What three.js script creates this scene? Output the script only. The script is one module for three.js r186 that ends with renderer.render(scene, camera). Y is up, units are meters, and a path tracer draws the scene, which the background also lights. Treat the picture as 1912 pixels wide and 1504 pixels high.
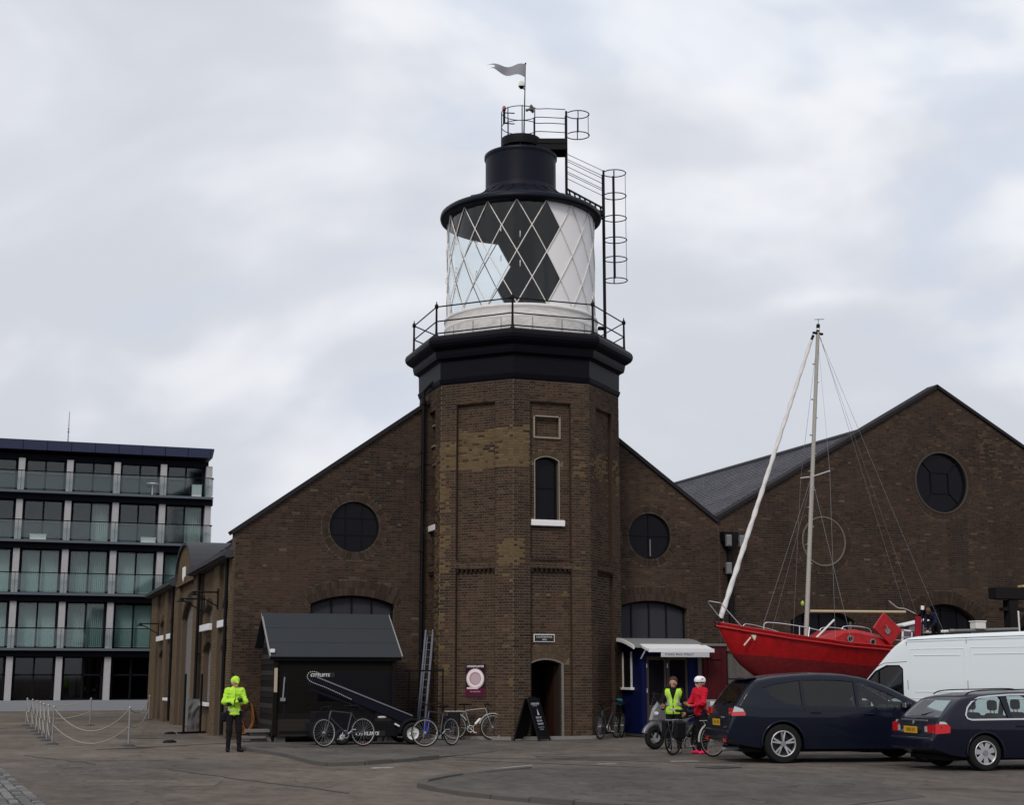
import * as THREE from 'three';
import { mergeGeometries, mergeVertices, toCreasedNormals } from 'three/addons/utils/BufferGeometryUtils.js';
import { ImprovedNoise } from 'three/addons/math/ImprovedNoise.js';
import { MarchingCubes } from 'three/addons/objects/MarchingCubes.js';
import { RoundedBoxGeometry } from 'three/addons/geometries/RoundedBoxGeometry.js';
import { Brush, Evaluator, SUBTRACTION } from 'three-bvh-csg';

// ---------------------------------------------------------------- camera
// world: x runs along the gable walls, -z runs away from the viewer (D = -z), y up
const scene = new THREE.Scene();
const camera = new THREE.PerspectiveCamera(31.13, 1024 / 806, 0.1, 6000);
camera.rotation.order = 'YXZ';
camera.position.set(0, 1.68, 0);
camera.rotation.set(0.18776, -0.33536, 0);
scene.add(camera);

// ---------------------------------------------------------------- sky: grey-white broken overcast
const noise = new ImprovedNoise();
const fbm = (x, y, z, o = 5) => { let s = 0, a = 0.5, f = 1; for (let i = 0; i < o; i++) { s += a * noise.noise(x * f, y * f, z * f + i * 7.3); a *= 0.5; f *= 2.07; } return s; };
const smooth = (a, b, x) => { const t = Math.min(1, Math.max(0, (x - a) / (b - a))); return t * t * (3 - 2 * t); };
{
  const W = 2048, Hh = 1024, data = new Float32Array(W * Hh * 4);
  for (let j = 0; j < Hh; j++) {
    const el = ((j + 0.5) / Hh - 0.5) * Math.PI, sy = Math.sin(el), cy = Math.cos(el);
    for (let i = 0; i < W; i++) {
      const az = ((i + 0.5) / W - 0.5) * 2 * Math.PI, dx = Math.cos(az) * cy, dz = Math.sin(az) * cy;
      let r = 0.5, g = 0.53, b = 0.6;
      if (sy > -0.08) {
        const ey = sy * 1.55, w = fbm(dx * 1.6 + 3.1, ey * 1.6 + 1.7, dz * 1.6, 3), w2 = fbm(dx * 1.6 + 8.2, ey * 1.6 + 5.1, dz * 1.6 + 2.2, 3);
        const c2 = fbm(dx * 1.3 + 5.7, ey * 1.5 + 9.3, dz * 1.3 + 1.9, 4);
        const c1 = fbm(dx * 3.1 + w * 1.1 + 11.2, ey * 3.6 + w2 * 1.1 + 4.1, dz * 3.1 + w * 0.7 + 2.6, 6);
        const c3 = fbm(dx * 7.6 + w * 1.6 + 1.2, ey * 9 + w2 * 1.6 + 2.2, dz * 7.6 + w, 6);
        let d = smooth(-0.32, 0.36, c1 * 0.8 + c2 * 0.55 + c3 * 0.5);                   // thin (bright) to thick (grey)
        const puff = smooth(0.04, 0.42, -c3 * 0.8 - c1 * 0.5 + c2 * 0.3);               // brighter lumps
        const hz = 1 - smooth(0, 0.3, sy);
        const gap = smooth(0.16, 0.4, c3 * 0.5 + c2 * 0.9 - c1 * 0.5) * (1 - hz) * 0.34;
        const bright = [0.735, 0.755, 0.805], grey = [0.565, 0.588, 0.645], blue = [0.50, 0.59, 0.745];
        const m = [0, 1, 2].map(q => { let v = bright[q] * (1 - d) + grey[q] * d; v += (blue[q] - v) * gap; v += ([0.83, 0.84, 0.86][q] - v) * puff * 0.42; return v * (1 - 0.04 * hz); });
        [r, g, b] = m;
      }
      const o = (j * W + i) * 4; data[o] = r; data[o + 1] = g; data[o + 2] = b; data[o + 3] = 1;
    }
  }
  const sky = new THREE.DataTexture(data, W, Hh, THREE.RGBAFormat, THREE.FloatType);
  sky.mapping = THREE.EquirectangularReflectionMapping; sky.magFilter = THREE.LinearFilter; sky.minFilter = THREE.LinearFilter; sky.needsUpdate = true;
  scene.background = sky; scene.environment = sky;
}
// ---------------------------------------------------------------- sun behind thin cloud, high, behind the viewer's left shoulder
const sun = new THREE.DirectionalLight(0xfff3e6, 1.5);
sun.position.set(-30, 62, 18); sun.target.position.set(12, 0, -36); scene.add(sun, sun.target);
sun.castShadow = true; sun.shadow.radius = 26; sun.shadow.mapSize.set(4096, 4096);
Object.assign(sun.shadow.camera, { left: -60, right: 60, top: 60, bottom: -60, near: 1, far: 220 });
const renderer = new THREE.WebGLRenderer({ antialias: true });
renderer.toneMapping = THREE.LinearToneMapping; renderer.toneMappingExposure = 1.15;
renderer.shadowMap.enabled = true; renderer.setSize(1024, 806);

// ---------------------------------------------------------------- helpers
let seed = 20140511;
const rnd = () => { seed |= 0; seed = seed + 0x6D2B79F5 | 0; let t = Math.imul(seed ^ seed >>> 15, 1 | seed); t = t + Math.imul(t ^ t >>> 7, 61 | t) ^ t; return ((t ^ t >>> 14) >>> 0) / 4294967296; };
const rr = (a, b) => a + (b - a) * rnd();
const V = (x, y, z) => new THREE.Vector3(x, y, z);
const W = (X, Y, D) => new THREE.Vector3(X, Y, -D);           // X along the walls, Y up, D away
const used = {};
const numbered = n => { const k = used[n] = (used[n] ?? -1) + 1; return k ? `${n}_${String(k).padStart(3, '0')}` : n; };
const mat = (c, rough = 0.7, metal = 0, o = {}) => new THREE.MeshPhysicalMaterial({ color: new THREE.Color().setRGB(...c), roughness: rough, metalness: metal, side: THREE.DoubleSide, ...(rough >= 0.55 && metal < 0.3 ? { specularIntensity: 0.2 } : {}), ...o });
function mesh(name, geo, m, parent) {
  const o = new THREE.Mesh(Array.isArray(geo) ? merge(geo) : geo, m);
  o.name = parent ? name : numbered(name); o.castShadow = o.receiveShadow = true; (parent || scene).add(o); return o;
}
function merge(list) {
  const n = list.map(g => { const q = g.index ? g.toNonIndexed() : g; for (const k of Object.keys(q.attributes)) if (!['position', 'normal', 'uv'].includes(k)) q.deleteAttribute(k); if (!q.attributes.uv) q.setAttribute('uv', new THREE.BufferAttribute(new Float32Array(q.attributes.position.count * 2), 2)); return q; });
  return n.length === 1 ? n[0] : mergeGeometries(n);
}
function tag(o, label, category, group) { o.userData = { label, category }; if (group) o.userData.group = group; return o; }
function thing(name, label, category, p = [0, 0, 0], yaw = 0, group) {
  const o = new THREE.Group(); o.name = numbered(name); o.position.set(p[0], p[1], -p[2]); o.rotation.order = 'YXZ'; o.rotation.y = yaw; scene.add(o); return tag(o, label, category, group);
}
function struct(name, geo, m) { const o = mesh(name, geo, m); o.userData.kind = 'structure'; return o; }
const stuff = o => { o.userData.kind = 'stuff'; return o; };
const box = (w, h, d, x = 0, y = 0, z = 0, ry = 0, rx = 0, rz = 0) => { const g = new THREE.BoxGeometry(w, h, d); if (rz) g.rotateZ(rz); if (rx) g.rotateX(rx); if (ry) g.rotateY(ry); return g.translate(x, y, z); };
const rbox = (w, h, d, r, x = 0, y = 0, z = 0, rz = 0, ry = 0) => { const g = new RoundedBoxGeometry(w, h, d, 2, Math.min(r, w / 2.01, h / 2.01, d / 2.01)); if (rz) g.rotateZ(rz); if (ry) g.rotateY(ry); return g.translate(x, y, z); };
const box2 = (x0, x1, y0, y1, z0, z1) => box(x1 - x0, y1 - y0, z1 - z0, (x0 + x1) / 2, (y0 + y1) / 2, (z0 + z1) / 2);
function bar(a, b, r = 0.01, seg = 8, r2 = r) {
  const d = b.clone().sub(a), L = d.length(), g = new THREE.CylinderGeometry(r2, r, L, seg);
  g.applyQuaternion(new THREE.Quaternion().setFromUnitVectors(V(0, 1, 0), d.normalize())); const m = a.clone().add(b).multiplyScalar(0.5); return g.translate(m.x, m.y, m.z);
}
function beam(a, b, w, h) {                                    // square bar
  const d = b.clone().sub(a), L = d.length(), g = new THREE.BoxGeometry(w, h, L), m = a.clone().add(b).multiplyScalar(0.5);
  const o = new THREE.Object3D(); o.position.copy(m); o.lookAt(b); o.updateMatrix(); return g.applyMatrix4(o.matrix);
}
const tube = (pts, r = 0.01, n = 24, seg = 6, closed = false) => new THREE.TubeGeometry(new THREE.CatmullRomCurve3(pts, closed), n, r, seg, closed);
const lathe = (pts, seg = 32, ps = 0, pl = Math.PI * 2) => new THREE.LatheGeometry(pts.map(p => new THREE.Vector2(p[0], p[1])), seg, ps, pl);
const torus = (R, r, seg = 48, rs = 8, arc = Math.PI * 2) => new THREE.TorusGeometry(R, r, rs, seg, arc);
const ball = (r, x = 0, y = 0, z = 0, sx = 1, sy = 1, sz = 1) => new THREE.SphereGeometry(r, 16, 12).scale(sx, sy, sz).translate(x, y, z);
const shape = pts => { const s = new THREE.Shape(); pts.forEach((p, i) => i ? s.lineTo(p[0], p[1]) : s.moveTo(p[0], p[1])); s.closePath(); return s; };
const extr = (sh, depth, bevel = 0, z = 0) => new THREE.ExtrudeGeometry(sh, { depth: depth - 2 * bevel, bevelEnabled: bevel > 0, bevelThickness: bevel, bevelSize: bevel, bevelOffset: -bevel, bevelSegments: 1, curveSegments: 24 }).translate(0, 0, z + bevel);
const hole = pts => { const p = new THREE.Path(); pts.forEach((q, i) => i ? p.lineTo(q[0], q[1]) : p.moveTo(q[0], q[1])); p.closePath(); return p; };
const circ = (x, y, r, n = 40) => Array.from({ length: n }, (_, i) => [x + r * Math.cos(i / n * 2 * Math.PI), y + r * Math.sin(i / n * 2 * Math.PI)]);
function archPts(x0, x1, y0, ys, yt, n = 14) {                 // opening with a segmental head: spring ys, crown yt
  const c = (x0 + x1) / 2, h = (x1 - x0) / 2, s = yt - ys, R = (h * h + s * s) / (2 * s), cy = yt - R, p = [[x0, y0], [x1, y0]];
  for (let i = 0; i <= n; i++) { const x = x1 + (x0 - x1) * i / n; p.push([x, cy + Math.sqrt(Math.max(0, R * R - (x - c) * (x - c)))]); } return p;
}
function metric(g, s = 1) {                                    // uv in metres from the dominant direction of each face
  const q = g.index ? g.toNonIndexed() : g, p = q.attributes.position, n = q.attributes.normal, uv = new Float32Array(p.count * 2);
  for (let i = 0; i < p.count; i++) { const ax = Math.abs(n.getX(i)), ay = Math.abs(n.getY(i)), az = Math.abs(n.getZ(i)); const [a, b] = ay >= ax && ay >= az ? [p.getX(i), p.getZ(i)] : ax > az ? [p.getZ(i), p.getY(i)] : [p.getX(i), p.getY(i)]; uv[2 * i] = a * s; uv[2 * i + 1] = b * s; }
  q.setAttribute('uv', new THREE.BufferAttribute(uv, 2)); return q;
}
function tex(w, h, fn, color = true) {                          // fn(u,v) -> [r,g,b] 0..255
  const d = new Uint8Array(w * h * 4); for (let j = 0; j < h; j++) for (let i = 0; i < w; i++) { const c = fn(i, j), o = (j * w + i) * 4; d[o] = c[0]; d[o + 1] = c[1]; d[o + 2] = c[2]; d[o + 3] = 255; }
  const t = new THREE.DataTexture(d, w, h); t.wrapS = t.wrapT = THREE.RepeatWrapping; t.magFilter = THREE.LinearFilter; t.minFilter = THREE.LinearMipmapLinearFilter; t.generateMipmaps = true; if (color) t.colorSpace = THREE.SRGBColorSpace; t.needsUpdate = true; return t;
}
const tile = (i, n, f) => { const a = i / n * 2 * Math.PI; return [Math.cos(a) * f, Math.sin(a) * f]; };
function tileNoise(w, h, f, o, z) { const cx = [], cy = []; for (let i = 0; i < w; i++) cx.push(tile(i, w, f)); for (let j = 0; j < h; j++) cy.push(tile(j, h, f)); return (i, j) => fbm(cx[i][0] + cy[j][0] * 0.71 + z, cx[i][1] + z * 1.3, cy[j][1] + cy[j][0] * 0.7, o); }
function canvasTex(w, h, draw) { const c = document.createElement('canvas'); c.width = w; c.height = h; draw(c.getContext('2d'), w, h); const t = new THREE.CanvasTexture(c); t.colorSpace = THREE.SRGBColorSpace; t.anisotropy = 8; return t; }
const grainT = (() => { const n1 = tileNoise(256, 256, 9, 4, 3); return tex(256, 256, (i, j) => { const v = Math.min(255, 236 + n1(i, j) * 52 + (rnd() - 0.5) * 22); return [v, v, v]; }); })();
const grainB = (() => { const n1 = tileNoise(256, 256, 14, 4, 8); return tex(256, 256, (i, j) => { const v = 128 + n1(i, j) * 120 + (rnd() - 0.5) * 80; return [v, v, v]; }, false); })();
const rep = (t, a, b = a) => { const c = t.clone(); c.repeat.set(a, b); c.needsUpdate = true; return c; };

// ---------------------------------------------------------------- materials
const M = {
  black: mat([0.006, 0.006, 0.008], 0.6, 0, { specularIntensity: 0.25 }), blackGloss: mat([0.0045, 0.0045, 0.008], 0.5, 0, { specularIntensity: 0.2 }), rubber: mat([0.014, 0.014, 0.015], 0.85), iron: mat([0.022, 0.023, 0.028], 0.55, 0.3),
  white: mat([0.74, 0.75, 0.77], 0.5), whiteOld: mat([0.76, 0.76, 0.755], 0.6, 0, { map: rep(grainT, 0.7) }), cream: mat([0.62, 0.58, 0.48], 0.6), steel: mat([0.55, 0.56, 0.58], 0.35, 0.9), alloy: mat([0.5, 0.51, 0.53], 0.38, 0.75), greyMetal: mat([0.22, 0.23, 0.25], 0.5, 0.4), darkGrey: mat([0.05, 0.052, 0.058], 0.7), midGrey: mat([0.16, 0.165, 0.17], 0.7), concrete: mat([0.24, 0.235, 0.225], 0.9, 0, { map: rep(grainT, 0.6), bumpMap: rep(grainB, 0.6), bumpScale: 0.004 }),
  render: mat([0.19, 0.185, 0.17], 0.92, 0, { map: rep(grainT, 0.5), bumpMap: rep(grainB, 0.5), bumpScale: 0.003 }), stone: mat([0.30, 0.27, 0.215], 0.9, 0, { map: rep(grainT, 0.8) }),
  glass: mat([0.92, 0.96, 0.97], 0.02, 0, { transmission: 1, thickness: 0, ior: 1.5 }), tint: mat([0.20, 0.24, 0.28], 0.03, 0, { transmission: 1, thickness: 0, ior: 1.5 }), greenGlass: mat([0.84, 0.90, 0.90], 0.04, 0, { transmission: 1, thickness: 0, ior: 1.5 }), darkPane: mat([0.006, 0.006, 0.009], 0.2, 0, { specularIntensity: 0.22 }),
  red: mat([0.42, 0.006, 0.010], 0.42, 0, { clearcoat: 0.4, clearcoatRoughness: 0.25 }), lampRed: mat([0.5, 0.01, 0.015], 0.15, 0, { clearcoat: 1 }), lampClear: mat([0.45, 0.45, 0.47], 0.15, 0.2, { clearcoat: 1 }), slate: mat([0.075, 0.074, 0.09], 0.62), lead: mat([0.09, 0.095, 0.105], 0.6), skin: mat([0.42, 0.24, 0.17], 0.55, 0, { vertexColors: true }), plateY: null,
};
// ---------------------------------------------------------------- ground: one sheet of worn asphalt
{
  const ax = [], ad = []; for (let v = -14; v <= 42; v += 0.5) ax.push(v); for (let v = 3; v <= 92; v += 0.5) ad.push(v);
  const gx = [-3000, -900, -300, -120, -60, -30, ...ax, 60, 100, 200, 500, 1200, 3000], gd = [-3000, -800, -200, -60, -20, -8, ...ad, 110, 150, 260, 600, 1400, 4000];
  const nx = gx.length, nd = gd.length, pos = [], col = [], uv = [], idx = [];
  const base = [0.165, 0.143, 0.127], dark = [0.124, 0.114, 0.107], pale = [0.205, 0.181, 0.161];
  for (let j = 0; j < nd; j++) for (let i = 0; i < nx; i++) {
    const x = gx[i], d = gd[j]; pos.push(x, 0, -d); uv.push((x + 8) / 42, (d - 8) / 42);
    const n1 = fbm(x * 0.16 + 4, 0.3, d * 0.1, 4), n2 = fbm(x * 0.9, 2.1, d * 0.5, 4);
    const q = smooth(-0.1, 0.35, n1 + n2 * 0.35), p = smooth(0.05, 0.4, -n1 + n2 * 0.6), darkSide = smooth(7.5, 10.5, x + n2 * 2) * 0.55;   // newer, darker tarmac on the right
    for (let k = 0; k < 3; k++) { let v = base[k] * (1 - q) + dark[k] * q; v += (pale[k] - v) * p * 0.6; v += (dark[k] - v) * darkSide; col.push(v); }
  }
  for (let j = 0; j < nd - 1; j++) for (let i = 0; i < nx - 1; i++) { const a = j * nx + i; idx.push(a, a + 1, a + nx, a + 1, a + nx + 1, a + nx); }
  const g = new THREE.BufferGeometry(); g.setAttribute('position', new THREE.Float32BufferAttribute(pos, 3)); g.setAttribute('color', new THREE.Float32BufferAttribute(col, 3)); g.setAttribute('uv', new THREE.Float32BufferAttribute(uv, 2)); g.setIndex(idx); g.computeVertexNormals();
  const hsh = new Float32Array(65536); for (let i = 0; i < 65536; i++) hsh[i] = rnd();
  const vn = (x, y) => { const xi = Math.floor(x), yi = Math.floor(y), fx = x - xi, fy = y - yi, u = fx * fx * (3 - 2 * fx), v = fy * fy * (3 - 2 * fy), h = (a, b) => hsh[((a * 73 + b * 19349) ^ (b * 131)) & 65535]; const a = h(xi, yi), b = h(xi + 1, yi), c = h(xi, yi + 1), d = h(xi + 1, yi + 1); return (a + (b - a) * u) * (1 - v) + (c + (d - c) * u) * v - 0.5; };
  const NT = 2048, SZ = 42;                                              // one unrepeated sheet of wear over the yard: aggregate, mottling, stains and crazing
  M.asphaltMap = tex(NT, NT, (i, j) => {
    const x = i / NT * SZ, y = j / NT * SZ; let v = 0.80 + 0.16 * vn(x * 0.45, y * 0.4) + 0.15 * vn(x * 1.5 + 9, y * 1.1) + 0.17 * vn(x * 4.2, y * 2.6 + 5) + 0.15 * vn(x * 11, y * 7) + 0.13 * (rnd() - 0.5);
    const st = vn(x * 0.62 + 40, y * 0.55 + 7) + 0.35 * vn(x * 2.6, y * 2.2 + 30); if (st > 0.36) v *= 1 - Math.min(0.26, (st - 0.36) * 2.6); if (st < -0.42) v *= 1.1;
    const ck = vn(x * 0.5 + 3, y * 0.5 + 60) + 0.4 * vn(x * 1.9 + 20, y * 1.9) + 0.12 * vn(x * 6, y * 6); if (Math.abs(ck) < 0.0075 && vn(x * 0.25 + 80, y * 0.25) > -0.05) v *= 0.62;
    const o = Math.max(40, Math.min(255, 255 * Math.pow(Math.max(0.05, v), 0.6))); return [o, o * 0.988, o * 0.972]; });
  const n1 = tileNoise(512, 512, 16, 4, 1);
  M.asphaltBump = tex(512, 512, (i, j) => { const v = 128 + n1(i, j) * 110 + (rnd() - 0.5) * 150; return [v, v, v]; }, false);
  struct('ground', g, mat([1, 1, 1], 0.93, 0, { vertexColors: true, map: M.asphaltMap, bumpMap: rep(M.asphaltBump, 16), bumpScale: 0.006 }));
}
M.tar = mat([0.118, 0.111, 0.107], 0.92, 0, { map: rep(M.asphaltMap, 1 / 37), bumpMap: rep(M.asphaltBump, 1 / 2.6), bumpScale: 0.005 });
M.tarBrown = mat([0.145, 0.128, 0.115], 0.92, 0, { map: rep(M.asphaltMap, 1 / 31), bumpMap: rep(M.asphaltBump, 1 / 2.2), bumpScale: 0.005 });
M.kerb = mat([0.11, 0.105, 0.098], 0.9, 0, { map: rep(grainT, 1.1), bumpMap: rep(grainB, 1.1), bumpScale: 0.006 });
M.paint = mat([0.36, 0.35, 0.33], 0.8, 0, { map: rep(grainT, 2) });
function sheet(pts, thick = 0.004) {                             // pts: [X, D, topY]; a slab whose skirts go into the ground
  const sh = shape(pts.map(p => [p[0], p[1]])), f = THREE.ShapeUtils.triangulateShape(sh.getPoints(), []), pos = [];
  const cw = THREE.ShapeUtils.isClockWise(sh.getPoints()), q = pts.map(p => [p[0], p[2] ?? thick, -p[1]]);
  for (const t of f) for (const k of cw ? t : [t[0], t[1], t[2]]) pos.push(...q[k]);
  for (let i = 0; i < q.length; i++) { const a = q[i], b = q[(i + 1) % q.length], a0 = [a[0], -0.05, a[2]], b0 = [b[0], -0.05, b[2]]; pos.push(...a, ...a0, ...b, ...b, ...a0, ...b0); }
  const g = new THREE.BufferGeometry(); g.setAttribute('position', new THREE.Float32BufferAttribute(pos, 3)); g.computeVertexNormals(); return metric(g);
}
struct('tarmac_apron', sheet([[5.5, 34.9, 0.03], [5.95, 31.5, 0.055], [6.0, 28.15, 0.06], [7.1, 28.7, 0.06], [8.7, 29.9, 0.04], [9.6, 30.9, 0.012], [11.6, 33.2, 0.006], [11.8, 40.6, 0.006], [6.1, 40.6, 0.02]]), M.tar);
struct('tarmac_patch', sheet([[6.3, 22.45, 0.05], [7.65, 24.3, 0.05], [9.6, 25.95, 0.03], [12.2, 25.4, 0.006], [14.2, 22.6, 0.005], [12.6, 18.2, 0.005], [9.0, 16.4, 0.02], [7.3, 18.6, 0.05], [6.6, 20.2, 0.05]]), M.tar);
const patchLay = (pts, m = M.tarBrown) => struct('road_patch', sheet(pts.map(p => [p[0], p[1], 0.005])), m);
patchLay([[1.2, 24.3], [3.3, 23.6], [3.6, 24.8], [1.5, 25.6]]); patchLay([[1.9, 31.5], [3.0, 31.2], [3.1, 31.9], [2.0, 32.2]]); patchLay([[10.6, 28.5], [13.1, 27.7], [13.5, 29.2], [11, 30.1]], M.tar); patchLay([[3.2, 42], [5.6, 41.4], [5.6, 44.6], [3.3, 45.2]], M.tar);
for (const [a, b] of [[[8.9, 29.2], [12.4, 24.6]], [[9.2, 30.2], [13.8, 26.3]], [[2.2, 36], [5.8, 38.6]], [[3.0, 28], [4.9, 21.5]], [[0.6, 34], [1.9, 30.2]]]) {   // tar-filled cracks
  const p = [], n = 12; for (let i = 0; i <= n; i++) { const t = i / n; p.push([a[0] + (b[0] - a[0]) * t + rr(-0.07, 0.07), a[1] + (b[1] - a[1]) * t + rr(-0.07, 0.07)]); }
  struct('crack_seal', sheet([...p.map(q => [q[0], q[1], 0.009]), ...p.reverse().map(q => [q[0] + rr(0.03, 0.05), q[1] + rr(0.02, 0.05), 0.009])]), M.darkGrey);
}
for (const [x, d, l, w, a] of [[9.0, 25.75, 1.5, 0.1, 0.7], [7.4, 24.2, 0.6, 0.12, 0.9], [13.2, 27.3, 0.7, 0.09, -0.1], [11.4, 27.0, 0.5, 0.07, 0.2], [6.9, 27.2, 0.5, 0.22, 0.2]]) {   // worn scraps of white road paint
  const c = Math.cos(a), s = Math.sin(a), p = []; for (let i = 0; i < 16; i++) { const t = i / 16 * 2 * Math.PI, e = rr(0.75, 1.05), u = Math.sign(Math.cos(t)) * Math.sqrt(Math.abs(Math.cos(t))) * l / 2 * e, v = Math.sin(t) * w / 2 * rr(0.5, 1.1); p.push([x + u * c - v * s, d + u * s + v * c, x > 6.3 && d < 26 ? 0.064 : 0.012]); }
  struct('road_marking', sheet(p), M.paint);
}
{ const g = thing('drain_cover', 'square iron drain cover set in the tarmac in front of the people carrier', 'drain cover', [12.9, 0.001, 25.2], 0.3); mesh('frame', [box(0.62, 0.012, 0.05, 0, 0.004, 0.285), box(0.62, 0.012, 0.05, 0, 0.004, -0.285), box(0.05, 0.012, 0.52, 0.285, 0.004, 0), box(0.05, 0.012, 0.52, -0.285, 0.004, 0)], M.iron, g); mesh('cover', box(0.52, 0.01, 0.52, 0, 0.003, 0), M.iron, g); }
function kerb(name, pts, h) {
  const root = struct(name, box(0.01, 0.01, 0.01, pts[0][0], -0.05, -pts[0][1]), M.kerb); const c = new THREE.CatmullRomCurve3(pts.map(p => V(p[0], 0, -p[1])), false, 'centripetal'), n = Math.round(c.getLength() / 0.8);
  for (let i = 0; i < n; i++) { const a = c.getPointAt(i / n), b = c.getPointAt((i + 0.985) / n); a.y = b.y = h / 2 - 0.05 + rr(-0.012, 0.012); const L = a.distanceTo(b), g = metric(new RoundedBoxGeometry(0.17 + rr(-0.015, 0.015), h + 0.1, L, 2, 0.02)); const o = mesh('kerb_stone', g, M.kerb, root); o.position.copy(a).add(b).multiplyScalar(0.5); o.lookAt(b.x, o.position.y, b.z); o.rotation.z += rr(-0.04, 0.04); }
}
kerb('kerb_of_apron', [[5.35, 35.2], [5.9, 32.2], [5.97, 29.6], [6.05, 28.1], [6.6, 28.2], [7.4, 28.7], [8.7, 29.75]], 0.085);
kerb('kerb_of_patch', [[9.3, 25.75], [7.6, 24.35], [6.35, 22.6], [6.35, 21.2], [6.65, 20.0], [7.4, 18.4], [8.3, 17.2]], 0.075);
{ // granite setts along the left edge
  const root = struct('sett_strip', sheet([[-3, 17, 0.004], [0.86, 17, 0.004], [0.02, 31, 0.004], [-3, 31, 0.004]]), M.darkGrey), g = [0, 1, 2].map(() => metric(new RoundedBoxGeometry(rr(0.12, 0.14), 0.08, rr(0.21, 0.24), 2, 0.02)));
  const ms = [0.13, 0.16, 0.2, 0.11].map(v => mat([v, v * 0.99, v * 0.99], 0.85, 0, { map: rep(grainT, 2) }));
  let n = 0; for (let d = 19.2; d < 30.4; d += 0.25) for (let k = 0; k < 6; k++) { if (n++ > 296) break; const x = 0.76 - (d - 18.5) * 0.062 - k * 0.15; const o = mesh('sett', g[n % 3], ms[Math.floor(rnd() * 4)], root); o.position.set(x, 0.0 + rr(-0.012, 0.008), -(d + (k % 2) * 0.12)); o.rotation.set(rr(-0.03, 0.03), rr(-0.05, 0.05) + 0.06, rr(-0.03, 0.03)); }
}

// ---------------------------------------------------------------- brickwork
const brickGeo = { s: new THREE.BoxGeometry(0.211, 0.056, 0.024), h: new THREE.BoxGeometry(0.0985, 0.056, 0.024) };
M.brick = mat([1, 1, 1], 0.9, 0, { vertexColors: true });
function bricks(wall, { y0, y1, ivals, z = 0, col, pick, count = 0, name = 'brick' }) {
  const list = [], ch = 0.075, G = 0.011;
  for (let j = 0, y = y0 + ch / 2; y < y1 - 0.02; j++, y += ch) for (const [a, b] of ivals(y)) {
    if (b - a < 0.03) continue; let s = Math.floor((a - 2) / 0.3375) * 0.3375 + (j % 2) * 0.16875, st = true;
    while (s < b) { const w = st ? 0.211 : 0.0985, l = Math.max(s, a), r = Math.min(s + w, b); if (r - l > 0.03) list.push({ s: (l + r) / 2, y, w: r - l, full: r - l > w - 0.002, st, c: col((l + r) / 2, y) }); s += w + 0.0135; st = !st; }
  }
  if (count) {
    const cand = list.filter(b => b.full).map(b => [pick(b.s, b.y), b]).sort((p, q) => q[0] - p[0]).slice(0, count), tones = {};
    for (const [, b] of cand) { b.done = true; const key = b.c.map(v => Math.round(Math.log2(v + 0.002) * 2.2)).join(); tones[key] ??= mat(b.c, 0.9); const o = mesh(name, b.st ? brickGeo.s : brickGeo.h, tones[key], wall); o.position.set(b.s, b.y, z - 0.004 + rr(-0.0025, 0.0025)); }
  }
  const rest = list.filter(b => !b.done), P = new Float32Array(rest.length * 60), N = new Float32Array(rest.length * 60), C = new Float32Array(rest.length * 60), I = new Uint32Array(rest.length * 30); let v = 0, ii = 0;
  for (const b of rest) {
    const x0 = b.s - b.w / 2, x1 = b.s + b.w / 2, a = b.y - 0.028, e = b.y + 0.028, f = z + 0.008 + rr(-0.003, 0.003), k = z - 0.006;
    const F = [[[x0, a, f], [x1, a, f], [x1, e, f], [x0, e, f], [0, 0, 1]], [[x0, e, f], [x1, e, f], [x1, e, k], [x0, e, k], [0, 1, 0]], [[x0, a, k], [x1, a, k], [x1, a, f], [x0, a, f], [0, -1, 0]], [[x1, a, f], [x1, a, k], [x1, e, k], [x1, e, f], [1, 0, 0]], [[x0, a, k], [x0, a, f], [x0, e, f], [x0, e, k], [-1, 0, 0]]];
    for (const q of F) { for (let t = 0; t < 4; t++) { P.set(q[t], (v + t) * 3); N.set(q[4], (v + t) * 3); C.set(b.c, (v + t) * 3); } I.set([v, v + 1, v + 2, v, v + 2, v + 3], ii); v += 4; ii += 6; }
  }
  const g = new THREE.BufferGeometry(); g.setAttribute('position', new THREE.BufferAttribute(P, 3)); g.setAttribute('normal', new THREE.BufferAttribute(N, 3)); g.setAttribute('color', new THREE.BufferAttribute(C, 3)); g.setIndex(new THREE.BufferAttribute(I, 1));
  return stuff(mesh('brickwork', g, M.brick, wall));
}
const cut = (iv, a, b) => iv.flatMap(([l, r]) => b <= l || a >= r ? [[l, r]] : [[l, a], [b, r]].filter(q => q[1] - q[0] > 0.02));
function voussoirs(wall, cx, cy, R, w, a0, a1, z, tone, rings = 1, name = 'arch_brick') {       // radial bricks of an arch or round window
  const list = []; const gh = new THREE.BoxGeometry(0.062, w, 0.03); const ms = [0, 1, 2, 3].map(() => mat(tone(), 0.9));
  for (let q = 0; q < rings; q++) { const r = R + w / 2 + q * (w + 0.01), n = Math.max(4, Math.round((a1 - a0) * r / 0.074)); for (let i = 0; i < n; i++) { const a = a0 + (i + 0.5) / n * (a1 - a0), o = mesh(name, gh, ms[Math.floor(rnd() * 4)], wall); o.position.set(cx + r * Math.sin(a), cy + r * Math.cos(a), z + 0.001 + rr(-0.002, 0.003)); o.rotation.z = -a; } }
}
function arcOf(x0, x1, ys, yt) { const h = (x1 - x0) / 2, s = yt - ys, R = (h * h + s * s) / (2 * s); return { cx: (x0 + x1) / 2, cy: yt - R, R, a: Math.asin(h / R) }; }
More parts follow.
